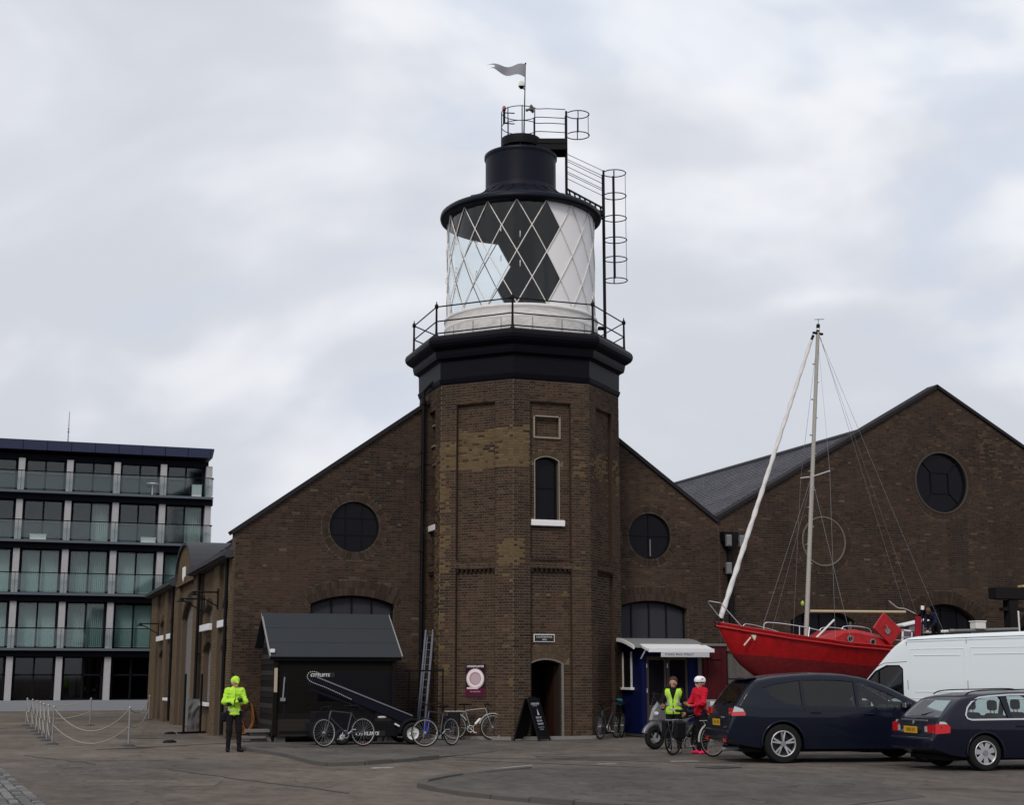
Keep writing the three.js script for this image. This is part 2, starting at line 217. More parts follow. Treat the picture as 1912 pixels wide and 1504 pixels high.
// brick tones: soot-dark London stocks with warmer and cleaner ones between
const mixc = (a, b, t) => a.map((v, i) => v + (b[i] - v) * t), varc = (c, k) => { const f = 1 + rr(-k, k); return c.map(v => v * f); };
const DK = [0.025, 0.0185, 0.0165], BR = [0.061, 0.041, 0.0295], RD = [0.076, 0.036, 0.029], YE = [0.128, 0.09, 0.044], TAN = [0.10, 0.070, 0.044], PALE = [0.2, 0.155, 0.105];
function gableTone(s, y) {
  const n = fbm(s * 0.35, 3, y * 0.5, 4), m = fbm(s * 1.4 + 9, 1, y * 2.6, 3), r = rnd(); let c = mixc(DK, BR, Math.min(1, Math.max(0, 0.52 + n * 1.2 + (r - 0.5) * 0.6)));
  if (rnd() < 0.2) c = mixc(c, RD, 0.5); const so = fbm(s * 0.45 + 20, 6, y * 0.3 + 2, 4); if (so > 0.1) c = mixc(c, DK, Math.min(0.6, (so - 0.1) * 3)); else if (so < -0.2 && rnd() < 0.5) c = mixc(c, TAN, 0.3); if (m > 0.2 && rnd() < 0.6) c = mixc(c, TAN, 0.4); if (rnd() < 0.012) c = mixc(c, PALE, 0.3); return varc(c, 0.14);
}
// ---------------------------------------------------------------- lighthouse
const TX = 14.40, TD = 40.71, AP = 2.79, HS = 1.156;             // axis, apothem, half side of the octagon
const lighthouse = thing('lighthouse', 'octagonal brown brick lighthouse tower with black cornice and white diamond-paned lantern', 'lighthouse', [TX, 0, TD]);
M.mortarT = mat([0.168, 0.132, 0.095], 0.95, 0, { map: rep(grainT, 1.5) }); M.mortarG = mat([0.104, 0.083, 0.066], 0.95, 0, { map: rep(grainT, 1.5) });
function towerTone(a, rec) {
  return (s, y) => {
    const u = s + a * 0.05, n = fbm(u * 0.6 + 5, a * 0.1, y * 0.55, 4), m = fbm(u * 2.2, a * 0.2 + 4, y * 4, 3); let c = mixc(DK, BR, Math.min(1, Math.max(0, 0.62 + n * 1.1 + rr(-0.4, 0.35))));
    if (rnd() < 0.2) c = mixc(c, TAN, 0.35); if (rnd() < 0.18) c = mixc(c, RD, 0.6); const so = fbm(u * 0.7 + 30, 5, y * 0.35, 4); if (so > 0.08) c = mixc(c, DK, Math.min(0.55, (so - 0.08) * 3));
    const e = fbm(u * 1.6, 7, y * 1.9 + a, 3) * 0.5; let yel = 0;                        // cleaned and renewed yellow stock patches
    const reg = (s0, s1, b0, b1, p) => { if (s > s0 + e * 0.4 && s < s1 + e * 0.4 && y > b0 + e * 0.35 && y < b1 + e * 0.6) yel = Math.max(yel, p); };
    if (a === -45) { reg(-1.3, -0.6, 7.5, 8.35, 0.72); reg(-0.62, 1.3, 7.5, 8.62, 0.86); reg(-1.3, -0.9, 4.2, 7.5, 0.5); reg(0.72, 1.3, 4.7, 5.42, 0.85); if (s > -0.1 && s < 0.75 && y > 7.75 && y < 8.25 && e > 0) yel *= 0.3; reg(-1.3, -0.9, 1.6, 4.2, 0.2); reg(0.85, 1.3, 1.2, 4.7, 0.1); }
    if (a === 0) { reg(-1.3, -0.68, 7.48, 8.66, 0.85); reg(-1.3, -0.9, 4.75, 5.4, 0.6); reg(0.68, 1.06, 7.2, 8.4, 0.4); reg(0.75, 1.1, 4.6, 5.5, 0.2); reg(-0.6, 0.6, 3.2, 4.1, 0.08); }
    if (a === 45) { reg(-0.7, 0.3, 7.35, 7.95, 0.65); reg(-1.3, 1.3, 7.3, 8.1, 0.25); reg(0.8, 1.3, 7, 7.9, 0.5); }
    if (a === -90) { reg(0.7, 1.3, 2, 8.3, 0.45); reg(-1, 1.3, 7.4, 8.3, 0.35); }
    if (rnd() < yel * 1.08) c = mixc(c, YE, rr(0.7, 1)); return varc(c, 0.16);
  };
}
const PL = -0.65, PR = 0.6;                                        // sunk panels of each face
const doorway = archPts(-0.61, 0.30, 0.025, 2.04, 2.15), towerWin = archPts(-0.46, 0.25, 6.02, 7.70, 7.82), blind = [[-0.49, 8.39], [0.29, 8.39], [0.29, 8.97], [-0.49, 8.97]];
const archHalf = (x0, x1, y0, ys, yt) => y => { if (y < y0 || y > yt) return null; if (y <= ys) return [x0, x1]; const A = arcOf(x0, x1, ys, yt), q = A.R * A.R - (y - A.cy) * (y - A.cy); const h = Math.sqrt(Math.max(0, q)); return [A.cx - h, A.cx + h]; };
for (const a of [-135, -90, -45, 0, 45, 90, 135, 180]) {
  const vis = a >= -90 && a <= 45, face = shape([[-HS, 0], [HS, 0], [HS, 10.12], [-HS, 10.12]]), lower = [[PL, 0.02], [PR, 0.02], [PR, 4.66], [PL, 4.66]], upper = [[PL, 4.92], [PR, 4.92], [PR, 9.4], [PL, 9.4]];
  face.holes.push(hole(lower), hole(upper));
  const back = shape([[-HS + 0.06, -0.05], [HS - 0.06, -0.05], [HS - 0.06, 10.1], [-HS + 0.06, 10.1]]); const hasWin = a === 0 || a === -90, off = a === -90 ? 0.28 : 0;
  if (a === 0) back.holes.push(hole(doorway)); if (hasWin) back.holes.push(hole(towerWin.map(p => [p[0] + off, p[1]])), hole(blind.map(p => [p[0] + off, p[1]])));
  const w = mesh('brick_wall', metric(merge([extr(face, 0.12, 0, AP - 0.12), extr(back, 0.4, 0, AP - 0.512)])), M.mortarT, lighthouse); w.rotation.y = THREE.MathUtils.degToRad(a);
  if (!vis) continue;
  const dk = archHalf(-0.61, 0.30, -1, 2.04, 2.15), wk = archHalf(-0.46, 0.25, 6.02, 7.70, 7.82), near = a === 0 ? 170 : a === -45 ? 130 : 0;
  bricks(w, { y0: 0, y1: 10.12, z: AP, col: towerTone(a), ivals: y => { let iv = [[-HS + 0.004, HS - 0.004]]; if (y < 4.66 || (y > 4.92 && y < 9.4)) iv = cut(iv, PL, PR); return iv; }, count: near, pick: (s, y) => -Math.abs(y - 3.2) });
  bricks(w, { y0: 0, y1: 9.4, z: AP - 0.112, col: towerTone(a), ivals: y => {
    let iv = [[PL + 0.002, PR - 0.002]]; if (a === 0) { const q = dk(y); if (q) iv = cut(iv, ...q); if (y > 2.0 && y < 2.56) { const h = Math.min(0.7, Math.sqrt(Math.max(0, 1.406 ** 2 - (y - 1.154) ** 2))); iv = cut(iv, -0.155 - h, -0.155 + h); } }
    if (hasWin) { const q = wk(y); if (q) iv = cut(iv, q[0] + off, q[1] + off); if (y > 7.6 && y < 8.02) { const h = Math.min(0.5, Math.sqrt(Math.max(0, 0.785 ** 2 - (y - 7.235) ** 2))); iv = cut(iv, -0.105 - h + off, -0.105 + h + off); } if (y > 8.37 && y < 8.99) iv = cut(iv, -0.51 + off, 0.31 + off); if (y > 5.82 && y < 6.04) iv = cut(iv, -0.62 + off, 0.42 + off); } return iv; } });
  for (let k = 0; k < 9; k++) mesh('corbel_brick', box(0.075, 0.07, 0.1, PL + 0.07 + k * 0.139, 4.62, AP - 0.06), mat(varc(DK, 0.25), 0.9), w);   // dentil course over the lower panel
  mesh('string_course', metric(box(PR - PL, 0.05, 0.15, (PL + PR) / 2, 4.86, AP - 0.075)), mat(TAN, 0.9), w);
  if (hasWin) {
    const tone = () => varc([0.06, 0.045, 0.03], 0.25), A = arcOf(-0.46 + off, 0.25 + off, 7.70, 7.82); voussoirs(w, A.cx, A.cy, A.R, 0.2, -A.a * 1.15, A.a * 1.15, AP - 0.116, tone);
    const wf = mesh('window', extr((() => { const s = shape(towerWin.map(p => [p[0] + off, p[1]])); s.holes.push(hole(towerWin.map(p => [(p[0] + 0.105) * 0.86 - 0.105 + off, (p[1] - 6.02) * 0.95 + 6.06]))); return s; })(), 0.05, 0, AP - 0.30), M.black, lighthouse); wf.rotation.y = w.rotation.y;
    mesh('pane', extr(shape(towerWin.map(p => [(p[0] + 0.105) * 0.9 - 0.105 + off, (p[1] - 6.02) * 0.97 + 6.05])), 0.01, 0, AP - 0.29), M.darkPane, wf); mesh('glazing_bar', box(0.66, 0.035, 0.03, -0.105 + off, 6.95, AP - 0.265), M.black, wf);
    const tr = mesh('window_surround', extr((() => { const s = shape(towerWin.map(p => [(p[0] + 0.105) * 1.08 - 0.105 + off, (p[1] - 6.02) * 1.018 + 6.01])); s.holes.push(hole(towerWin.map(p => [p[0] + off, p[1] + 0.002]))); return s; })(), 0.03, 0, AP - 0.122), M.stone, lighthouse); tr.rotation.y = w.rotation.y;
    const sl = mesh('window_sill', rbox(1.01, 0.17, 0.18, 0.015, -0.105 + off, 5.935, AP - 0.075), M.white, lighthouse); sl.rotation.y = w.rotation.y;
    const bf = mesh('blind_window', merge([box(0.045, 0.66, 0.05, -0.49 + off, 8.68, AP - 0.1), box(0.045, 0.66, 0.05, 0.29 + off, 8.68, AP - 0.1), box(0.8, 0.04, 0.05, -0.1 + off, 8.99, AP - 0.1), box(0.8, 0.045, 0.07, -0.1 + off, 8.37, AP - 0.09)]), M.stone, lighthouse); bf.rotation.y = w.rotation.y;
    const bb = mesh('infill', metric(box(0.8, 0.6, 0.05, -0.1 + off, 8.68, AP - 0.25)), M.mortarT, bf); bricks(bf, { y0: 8.4, y1: 8.97, z: AP - 0.225, col: towerTone(a), ivals: () => [[-0.48 + off, 0.28 + off]] });
  }
  if (a === 0) {
    const tone = () => varc([0.085, 0.06, 0.04], 0.22), A = arcOf(-0.61, 0.30, 2.04, 2.15); voussoirs(w, A.cx, A.cy, A.R, 0.2, -A.a * 1.18, A.a * 1.18, AP - 0.116, tone, 2);
    const jamb = shape(archPts(-0.675, 0.365, -0.05, 2.05, 2.19)); jamb.holes.push(hole(archPts(-0.61, 0.30, -0.049, 2.04, 2.15)));
    mesh('door_surround', extr(jamb, 0.04, 0, AP - 0.125), M.render, w); mesh('door_lining', merge([box(0.04, 2.05, 0.36, -0.59, 1.02, AP - 0.32), box(0.04, 2.05, 0.36, 0.28, 1.02, AP - 0.32)]), mat([0.03, 0.024, 0.02], 0.8), w); mesh('door_step', rbox(1.0, 0.08, 0.34, 0.01, -0.155, 0.04, AP - 0.1), M.concrete, w);
    mesh('open_door', rbox(0.045, 1.98, 0.82, 0.01, 0.24, 1.01, AP - 0.86), mat([0.03, 0.014, 0.010], 0.6), w);
  }
  for (const [x, y0, y1] of [[PL + 0.008, 0.1, 4.66], [PR - 0.008, 0.1, 4.66], [PL + 0.008, 4.92, 9.4], [PR - 0.008, 4.92, 9.4]]) mesh('panel_reveal', box(0.016, y1 - y0, 0.106, x, (y0 + y1) / 2, AP - 0.056), mat(mixc(DK, BR, 0.6), 0.9), w);
  mesh('plinth_kerb', metric(box(2 * HS, 0.09, 0.1, 0, 0.045, AP + 0.06)), M.concrete, w);
}
mesh('floor', lathe([[0, 0.02], [2.6, 0.02], [2.6, -0.05]], 8, Math.PI / 8), M.black, lighthouse); mesh('inner_wall', lathe([[1.2, 0], [1.2, 10]], 8, Math.PI / 8), M.black, lighthouse);
const flat = g => { const q = g.toNonIndexed(); q.computeVertexNormals(); return q; };
mesh('cornice', flat(lathe([[2.4, 9.98], [3.03, 10.0], [3.06, 10.06], [3.09, 10.16], [3.05, 10.2], [3.06, 10.68], [3.12, 10.73], [3.2, 10.76], [3.23, 10.86], [3.25, 10.98], [3.33, 11.02], [3.42, 11.08], [3.475, 11.16], [3.49, 11.25], [3.46, 11.34], [3.38, 11.41], [3.24, 11.44], [0.02, 11.45]], 8, Math.PI / 8)), M.blackGloss, lighthouse);
{ // gallery railing: posts with ball finials on every corner, three rails between
  const c = []; for (let k = 0; k < 8; k++) { const t = Math.PI / 8 + k * Math.PI / 4; c.push(V(3.22 * Math.sin(t), 11.4, 3.22 * Math.cos(t))); }
  for (const p of c) { const o = mesh('railing_post', lathe([[0.09, 0], [0.07, 0.05], [0.042, 0.1], [0.035, 0.2], [0.03, 0.86], [0.05, 0.88], [0.06, 0.93], [0.05, 0.98], [0.02, 1.01], [0.012, 1.08], [0, 1.09]], 12), M.black, lighthouse); o.position.copy(p); }
  for (let k = 0; k < 8; k++) for (const h of [0.12, 0.48, 0.92]) { const a = c[k].clone(), b = c[(k + 1) % 8].clone(); a.y += h; b.y += h; mesh('rail', bar(a, b, 0.02, 6), M.black, lighthouse); }
}
// lantern: white murette, diamond glazing (glass on the left half, white plates on the right half), black roof
const LR = 2.27, LOX = 0.07, LOZ = 0.02, LY0 = 12.42, LH = 0.795;
const lantern = new THREE.Vector3(LOX, 0, LOZ);
const mur = mesh('lantern_base', lathe([[2.26, 11.44], [2.33, 11.44], [2.345, 11.5], [2.345, 11.98], [2.36, 12.0], [2.36, 12.06], [2.335, 12.08], [2.33, 12.2], [2.335, 12.3], [2.36, 12.32], [2.36, 12.38], [2.3, 12.42], [2.2, 12.42], [2.2, 11.44]], 64), M.whiteOld, lighthouse); mur.position.copy(lantern);
for (let k = 0; k < 16; k++) { const t = (k + 0.5) * Math.PI / 8, o = mesh('base_seam', box(0.02, 0.5, 0.02, 0, 11.73, 2.347), M.greyMetal, mur); o.rotation.y = t; }
const lp = (t, lv, r = LR) => V(r * Math.sin(t), LY0 + LH * (4 - lv), r * Math.cos(t));   // lattice point: angle t (0 = front face), level 0 top .. 4 bottom
const S2 = Math.PI / 8;
M.astragal = mat([0.7, 0.69, 0.66], 0.5); M.roofNavy = mat([0.005, 0.0065, 0.014], 0.45, 0, { specularIntensity: 0.28 }); M.plateWhite = mat([0.86, 0.86, 0.88], 0.5, 0, { map: rep(grainT, 1.2) });
for (let k = 0; k < 16; k++) for (const dir of [-1, 1]) for (let lv = 0; lv < 4; lv += 2) {     // helical bars, one per diamond edge pair
  const pts = []; for (let q = 0; q <= 4; q++) pts.push(lp(k * S2 + dir * (q / 4) * S2, lv + q / 2, LR + 0.01)); const o = mesh('astragal', tube(pts, 0.017, 8, 5), M.astragal, lighthouse); o.position.copy(lantern);
}
const quad = (P4, n = 5) => { const pos = [], idx = []; for (let j = 0; j <= n; j++) for (let i = 0; i <= n; i++) { const u = i / n, v = j / n, q = [0, 1].map(k => (P4[0][k] * (1 - u) + P4[1][k] * u) * (1 - v) + (P4[3][k] * (1 - u) + P4[2][k] * u) * v), p = lp(q[0], q[1], LR - 0.012); pos.push(p.x, p.y, p.z); } for (let j = 0; j < n; j++) for (let i = 0; i < n; i++) { const a = j * (n + 1) + i; idx.push(a, a + n + 1, a + 1, a + 1, a + n + 1, a + n + 2); } const g = new THREE.BufferGeometry(); g.setAttribute('position', new THREE.Float32BufferAttribute(pos, 3)); g.setIndex(idx); g.computeVertexNormals(); return g; };
const isGlass = t => { const d = ((t * 180 / Math.PI) % 360 + 360) % 360; return d < 1 || d > 179; };
const cell = (t, l0, l1, l2) => { const gl = isGlass(t), h = S2 / 2, P4 = [[t, l0], [t + h, l1], [t, l2], [t - h, l1]]; const o = mesh(gl ? 'lantern_pane' : 'lantern_plate', quad(P4), gl ? M.glass : M.plateWhite, lighthouse); o.position.copy(lantern); if (!gl) mesh('plate_lining', quad(P4).scale(0.985, 1, 0.985), mat([0.02, 0.02, 0.025], 0.7), o); };
for (let k = 0; k < 16; k++) { const t = k * S2, h = t + S2 / 2; cell(t, 0, 1, 2); cell(t, 2, 3, 4); cell(h, 1, 2, 3);
  for (const [l0, l1] of [[0, 1], [4, 3]]) { const gl = isGlass(h), P4 = [[h - S2 / 2, l0], [h + S2 / 2, l0], [h, l1], [h, l1]]; const o = mesh(gl ? 'lantern_pane' : 'lantern_plate', quad(P4), gl ? M.glass : M.plateWhite, lighthouse); o.position.copy(lantern); if (!gl) mesh('plate_lining', quad(P4).scale(0.985, 1, 0.985), mat([0.02, 0.02, 0.025], 0.7), o); } }
for (const t of [-1.35, -1.75, -0.95, -0.6, 1.8, -2.1, -0.35]) for (const y of [13.6, 14.5]) { const o = mesh('grab_handle', torus(0.055, 0.012, 14, 5).scale(0.6, 1.6, 1).rotateY(Math.PI / 2).translate(0, y + Math.sin(t * 9) * 0.25, LR + 0.03), M.astragal, lighthouse); o.position.copy(lantern); o.rotation.y = t; }
const roof = mesh('lantern_roof', lathe([[2.2, 15.58], [2.42, 15.58], [2.49, 15.6], [2.51, 15.67], [2.49, 15.76], [2.42, 15.81], [2.3, 15.86], [1.95, 16.0], [1.6, 16.17], [1.36, 16.32], [1.2, 16.44], [1.15, 16.48], [1.15, 16.55], [1.115, 16.58], [1.1, 16.62], [1.1, 17.6], [1.14, 17.62], [1.14, 17.72], [1.08, 17.74], [0.6, 17.82], [0.05, 17.86]], 64), M.roofNavy, lighthouse); roof.position.copy(lantern);
mesh('ceiling', lathe([[0, 15.64], [2.24, 15.62]], 48), M.black, roof);
for (let k = 0; k < 24; k++) { const t = k * Math.PI / 12, o = mesh('roof_rib', tube([[2.3, 15.87], [1.95, 16.01], [1.6, 16.18], [1.36, 16.33], [1.2, 16.45]].map(p => V(0, p[1], p[0])), 0.016, 10, 4), M.blackGloss, roof); o.rotation.y = t; }
{ // roof-top platform, ladders and cages, built along the tower's right side (local x)
  const A = -0.33536;
  const T = (name, geo, m = M.black) => { const o = mesh(name, geo, m, lighthouse); o.position.set(LOX, 0, LOZ); o.rotation.y = A; return o; };
  T('platform', merge([lathe([[0.62, 18.02], [0.62, 18.3], [0.6, 18.3], [0.6, 18.06], [0, 18.04], [0, 18.02]], 32), box2(0.45, 1.42, 18.02, 18.07, -0.36, 0.36), box2(0.45, 1.42, 17.86, 18.22, 0.33, 0.36), box2(0.45, 1.42, 17.86, 18.22, -0.36, -0.33)]));
  for (let k = 0; k < 9; k++) { const t = k / 9 * 6.283 + 0.2; T('platform_leg', bar(V(0.56 * Math.cos(t), 17.78, 0.56 * Math.sin(t)), V(0.56 * Math.cos(t), 18.05, 0.56 * Math.sin(t)), 0.025)); }
  const loop = y => { const p = []; for (let i = 0; i <= 20; i++) { const t = 0.62 + i / 20 * (2 * Math.PI - 1.24); p.push(V(0.6 * Math.cos(t), y, 0.6 * Math.sin(t))); } return [V(1.4, y - 0.03, 0.36), V(0.85, y, 0.36), ...p, V(0.85, y, -0.36), V(1.4, y - 0.03, -0.36)]; };
  for (const y of [18.72, 19.2]) T('platform_rail', tube(loop(y), 0.014, 60, 5));
  for (const t of [0.75, 1.5, 2.3, 3.14, 4, 4.8, 5.5]) T('rail_post', bar(V(0.6 * Math.cos(t), 18.1, 0.6 * Math.sin(t)), V(0.6 * Math.cos(t), 19.22, 0.6 * Math.sin(t)), 0.016));
  for (const y of [18.95, 18.6]) T('stay', bar(V(-0.55, y + 0.18, 0.2), V(-0.2, y, 0.6), 0.018));
  const ladder = (x, y0, y1) => { T('ladder', merge([bar(V(x, y0, 0.2), V(x, y1, 0.2), 0.035), bar(V(x, y0, -0.2), V(x, y1, -0.2), 0.035), ...Array.from({ length: Math.floor((y1 - y0) / 0.28) }, (_, i) => bar(V(x, y0 + 0.15 + i * 0.28, -0.2), V(x, y0 + 0.15 + i * 0.28, 0.2), 0.014))])); };
  const hoop = (x, y) => T('cage_hoop', tube(Array.from({ length: 25 }, (_, i) => { const t = -2.65 + i / 24 * 5.3; return V(x + 0.33 + 0.36 * Math.cos(t), y, 0.34 * Math.sin(t)); }), 0.017, 40, 5));
  ladder(1.43, 16.45, 19.18); for (const y of [18.45, 19.15]) hoop(1.47, y); for (const z of [-0.2, 0.2]) T('cage_strap', bar(V(1.8, 18.45, z * 1.4), V(1.8, 19.15, z * 1.4), 0.015)); T('cage_strap', bar(V(2.13, 18.45, 0), V(2.13, 19.15, 0), 0.01));
  ladder(2.58, 11.42, 17.22); for (const y of [13.72, 14.4, 15.02, 15.72, 16.45, 17.2].slice(0)) hoop(2.6, y); for (const z of [-0.26, 0.26]) T('cage_strap', bar(V(2.9, 13.72, z), V(2.9, 17.2, z), 0.02)); T('cage_strap', bar(V(3.27, 13.72, 0), V(3.27, 17.2, 0), 0.008));
  for (const z of [-0.22, 0.22]) { T('sloping_stringer', merge([beam(V(1.42, 16.62, z), V(2.56, 15.98, z), 0.03, 0.06), beam(V(1.42, 16.42, z), V(2.56, 15.78, z), 0.03, 0.06), ...Array.from({ length: 7 }, (_, i) => beam(V(1.5 + i * 0.16, 16.57 - i * 0.09, z), V(1.55 + i * 0.16, 16.35 - i * 0.09, z), 0.03, 0.05))])); for (const h of [0.62, 0.85, 1.02]) T('sloping_handrail', bar(V(1.43, 16.5 + h, z), V(2.57, 15.92 + h, z), 0.01, 5)); T('sloping_handrail', bar(V(1.43, 17.76, z), V(2.57, 17.2, z), 0.01, 5)); }
  T('ladder_bracket', beam(V(2.0, 15.72, 0), V(2.58, 15.85, 0), 0.3, 0.05)); T('ladder_bracket', beam(V(2.36, 12.2, 0), V(2.58, 12.2, 0), 0.3, 0.05));
}
const locT = (r, y, g = 0) => { const A = 0.33536; return [TX + LOX + r * Math.cos(A) + g * Math.sin(A), y, TD - LOZ - r * Math.sin(A) + g * Math.cos(A)]; };   // r to the right of the axis as seen, g away
{ const p = locT(0.09, 17.86), pole = thing('flagpole', 'thin black flagpole rising from the lantern roof', 'flagpole', p); mesh('pole', bar(V(0, 0, 0), V(0.07, 3.0, 0), 0.026, 8, 0.014), M.black, pole); mesh('finial', ball(0.03, 0.07, 3.02, 0), M.black, pole);
  const f = thing('pennant_flag', 'grey swallow-tailed pennant flying left from the flagpole', 'flag', locT(0.15, 20.35), -0.33536), n = 26, m = 8, pos = [], idx = [];
  for (let i = 0; i <= n; i++) for (let j = 0; j <= m; j++) { const u = i / n, v = j / m, taper = 0.43 * (1 - 0.72 * u) ; let x = -1.28 * u, y = 0.24 + 0.17 * u + 0.045 * Math.sin(u * 9 + 0.3) + (v - 0.5) * taper; if (u > 0.72) { const k = (u - 0.72) / 0.28; const sgn = v > 0.5 ? 1 : -1; y += sgn * k * Math.max(0, 0.05 - Math.abs(v - 0.5) * 0.1) * 1.2; if (sgn < 0) x *= 1 - 0.1 * k; } pos.push(x, y, 0.07 * Math.sin(u * 10 + v)); }
  for (let i = 0; i < n; i++) for (let j = 0; j < m; j++) { if (i > n * 0.74 && (j === 3 || j === 4)) continue; const a = i * (m + 1) + j; idx.push(a, a + 1, a + m + 1, a + 1, a + m + 2, a + m + 1); }
  const g = new THREE.BufferGeometry(); g.setAttribute('position', new THREE.Float32BufferAttribute(pos, 3)); g.setIndex(idx); g.computeVertexNormals(); mesh('cloth', g, mat([0.3, 0.31, 0.34], 0.9, 0, { transmission: 0.25, thickness: 0 }), f);
  const cam = thing('dome_camera', 'white dome security camera on the flagpole below the pennant', 'camera', locT(0.03, 20.06)); mesh('housing', lathe([[0.04, 0.22], [0.07, 0.18], [0.1, 0.08], [0.1, 0.03]], 20), M.whiteOld, cam); mesh('dome', lathe([[0, -0.06], [0.06, -0.03], [0.09, 0.03]], 20), M.black, cam); mesh('bracket', bar(V(0.02, 0.02, 0), V(0.11, -0.06, 0), 0.02), M.greyMetal, cam);
  const hn = thing('horn_speaker', 'small grey horn loudspeaker beside the flagpole base', 'speaker', locT(0.2, 19.3)); mesh('horn', lathe([[0.03, 0], [0.04, 0.08], [0.1, 0.16], [0.14, 0.18], [0.12, 0.17], [0.03, 0.1]], 20).rotateZ(-1.2), M.midGrey, hn); mesh('driver', ball(0.05, 0, 0, 0), M.midGrey, hn);
  const rl = thing('obstruction_lamp', 'small red obstruction lamp on the left of the roof railing', 'lamp', locT(-0.52, 19.2)); mesh('base', bar(V(0, -0.35, 0), V(0, 0.08, 0), 0.04), M.black, rl); mesh('lens', lathe([[0.05, 0.08], [0.06, 0.1], [0.06, 0.18], [0.035, 0.23], [0, 0.24]], 16), mat([0.25, 0.03, 0.03], 0.3), rl);
}
// signs on the tower
function onTower(name, label, cat, a, s, y, w, h, t, m, d = 0.02) { const A = a * Math.PI / 180, o = thing(name, label, cat, [TX + Math.sin(A) * (AP - 0.112 + t) + Math.cos(A) * s, y, TD - Math.cos(A) * (AP - 0.112 + t) + Math.sin(A) * s], A); return o; }
{ const o = onTower('name_plaque', 'small black plaque lettered LIGHTHOUSE above the tower doorway', 'sign', 0, -0.21, 2.74, 0.6, 0.22, 0.02);
  mesh('frame', rbox(0.62, 0.22, 0.03, 0.01, 0, 0, 0), M.whiteOld, o);
  const t = canvasTex(512, 168, (c, w, h) => { c.fillStyle = '#0b0b0d'; c.fillRect(0, 0, w, h); c.fillStyle = '#c9c9c9'; c.textAlign = 'center'; c.font = 'bold 62px serif'; c.fillText('LIGHTHOUSE', w / 2, 74); c.font = 'bold 56px serif'; c.fillText('1864', w / 2, 142); });
  mesh('face', new THREE.PlaneGeometry(0.57, 0.175).translate(0, 0, 0.0185), mat([1, 1, 1], 0.5, 0, { map: t }), o);
  const p = onTower('poster', 'LONGPLAYER poster with a pale metal bowl on dark purple ground', 'poster', -45, -0.04, 1.6, 0.6, 0.86, 0.03);
  const pt = canvasTex(420, 620, (c, w, h) => { c.fillStyle = '#2c1620'; c.fillRect(0, 0, w, h); c.fillStyle = '#e8e2e4'; c.font = 'bold 58px sans-serif'; c.textAlign = 'center'; c.fillText('LONGPLAYER', w / 2, 64, w - 50); c.fillStyle = '#b9a9ae'; c.beginPath(); c.ellipse(w / 2, 285, 196, 198, 0, 0, 7); c.fill(); c.fillStyle = '#e6dde0'; c.beginPath(); c.ellipse(w / 2, 275, 178, 175, 0, 0, 7); c.fill(); c.fillStyle = '#a58f97'; c.beginPath(); c.ellipse(w / 2, 280, 128, 128, 0, 0, 7); c.fill(); c.fillStyle = '#b8a4ab'; c.beginPath(); c.ellipse(w / 2 + 6, 290, 100, 100, 0, 0, 7); c.fill(); c.fillStyle = '#531b33'; c.fillRect(0, 468, w, h); c.fillStyle = '#d8c9d0'; c.fillRect(30, 452, 240, 34); c.font = '34px sans-serif'; c.fillText('live and online', w / 2, 545); });
  mesh('board', box(0.62, 0.9, 0.015), M.darkGrey, p); mesh('print', new THREE.PlaneGeometry(0.6, 0.87).translate(0, 0, 0.0095), mat([1, 1, 1], 0.6, 0, { map: pt }), p);
}
// ---------------------------------------------------------------- brick warehouses with gables in one plane (D = 40.74)
const GD = 40.74;
M.copeDark = mat([0.022, 0.021, 0.024], 0.8); M.lead.color.setRGB(0.05, 0.052, 0.06); const vtone = () => varc([0.045, 0.031, 0.024], 0.3);
function slates(parent, corner, along, down, nA, nD, wA, wD, tone) {           // thin slates in overlapping courses, one part
  const P = [], C = [], n = new THREE.Vector3().crossVectors(along, down).normalize(); if (n.y < 0) n.negate();
  for (let j = 0; j < nD; j++) for (let i = 0; i < nA; i++) {
    const o = corner.clone().addScaledVector(along, (i + (j % 2) * 0.5) * wA).addScaledVector(down, j * wD), a = along.clone().multiplyScalar(wA - 0.006), d = down.clone().multiplyScalar(wD * 1.12), l0 = 0.004, l1 = 0.016 + rr(0, 0.006);
    const q = [o.clone().addScaledVector(n, l0), o.clone().add(a).addScaledVector(n, l0), o.clone().add(a).add(d).addScaledVector(n, l1), o.clone().add(d).addScaledVector(n, l1)], e = [q[3].clone().addScaledVector(n, -0.012), q[2].clone().addScaledVector(n, -0.012)], c = varc(tone(o), 0.16);
    for (const t of [q[0], q[1], q[2], q[0], q[2], q[3], q[3], q[2], e[1], q[3], e[1], e[0]]) { P.push(t.x, t.y, t.z); C.push(...c); }
  }
  const g = new THREE.BufferGeometry(); g.setAttribute('position', new THREE.Float32BufferAttribute(P, 3)); g.setAttribute('color', new THREE.Float32BufferAttribute(C, 3)); g.computeVertexNormals(); return stuff(mesh('slates', g, mat([1, 1, 1], 0.55, 0, { vertexColors: true }), parent));
}
const slateTone = p => mixc([0.042, 0.040, 0.054], [0.066, 0.063, 0.078], Math.min(1, Math.max(0, 0.5 + fbm(p.x * 0.6, p.y, p.z * 0.3, 3) * 1.6)));
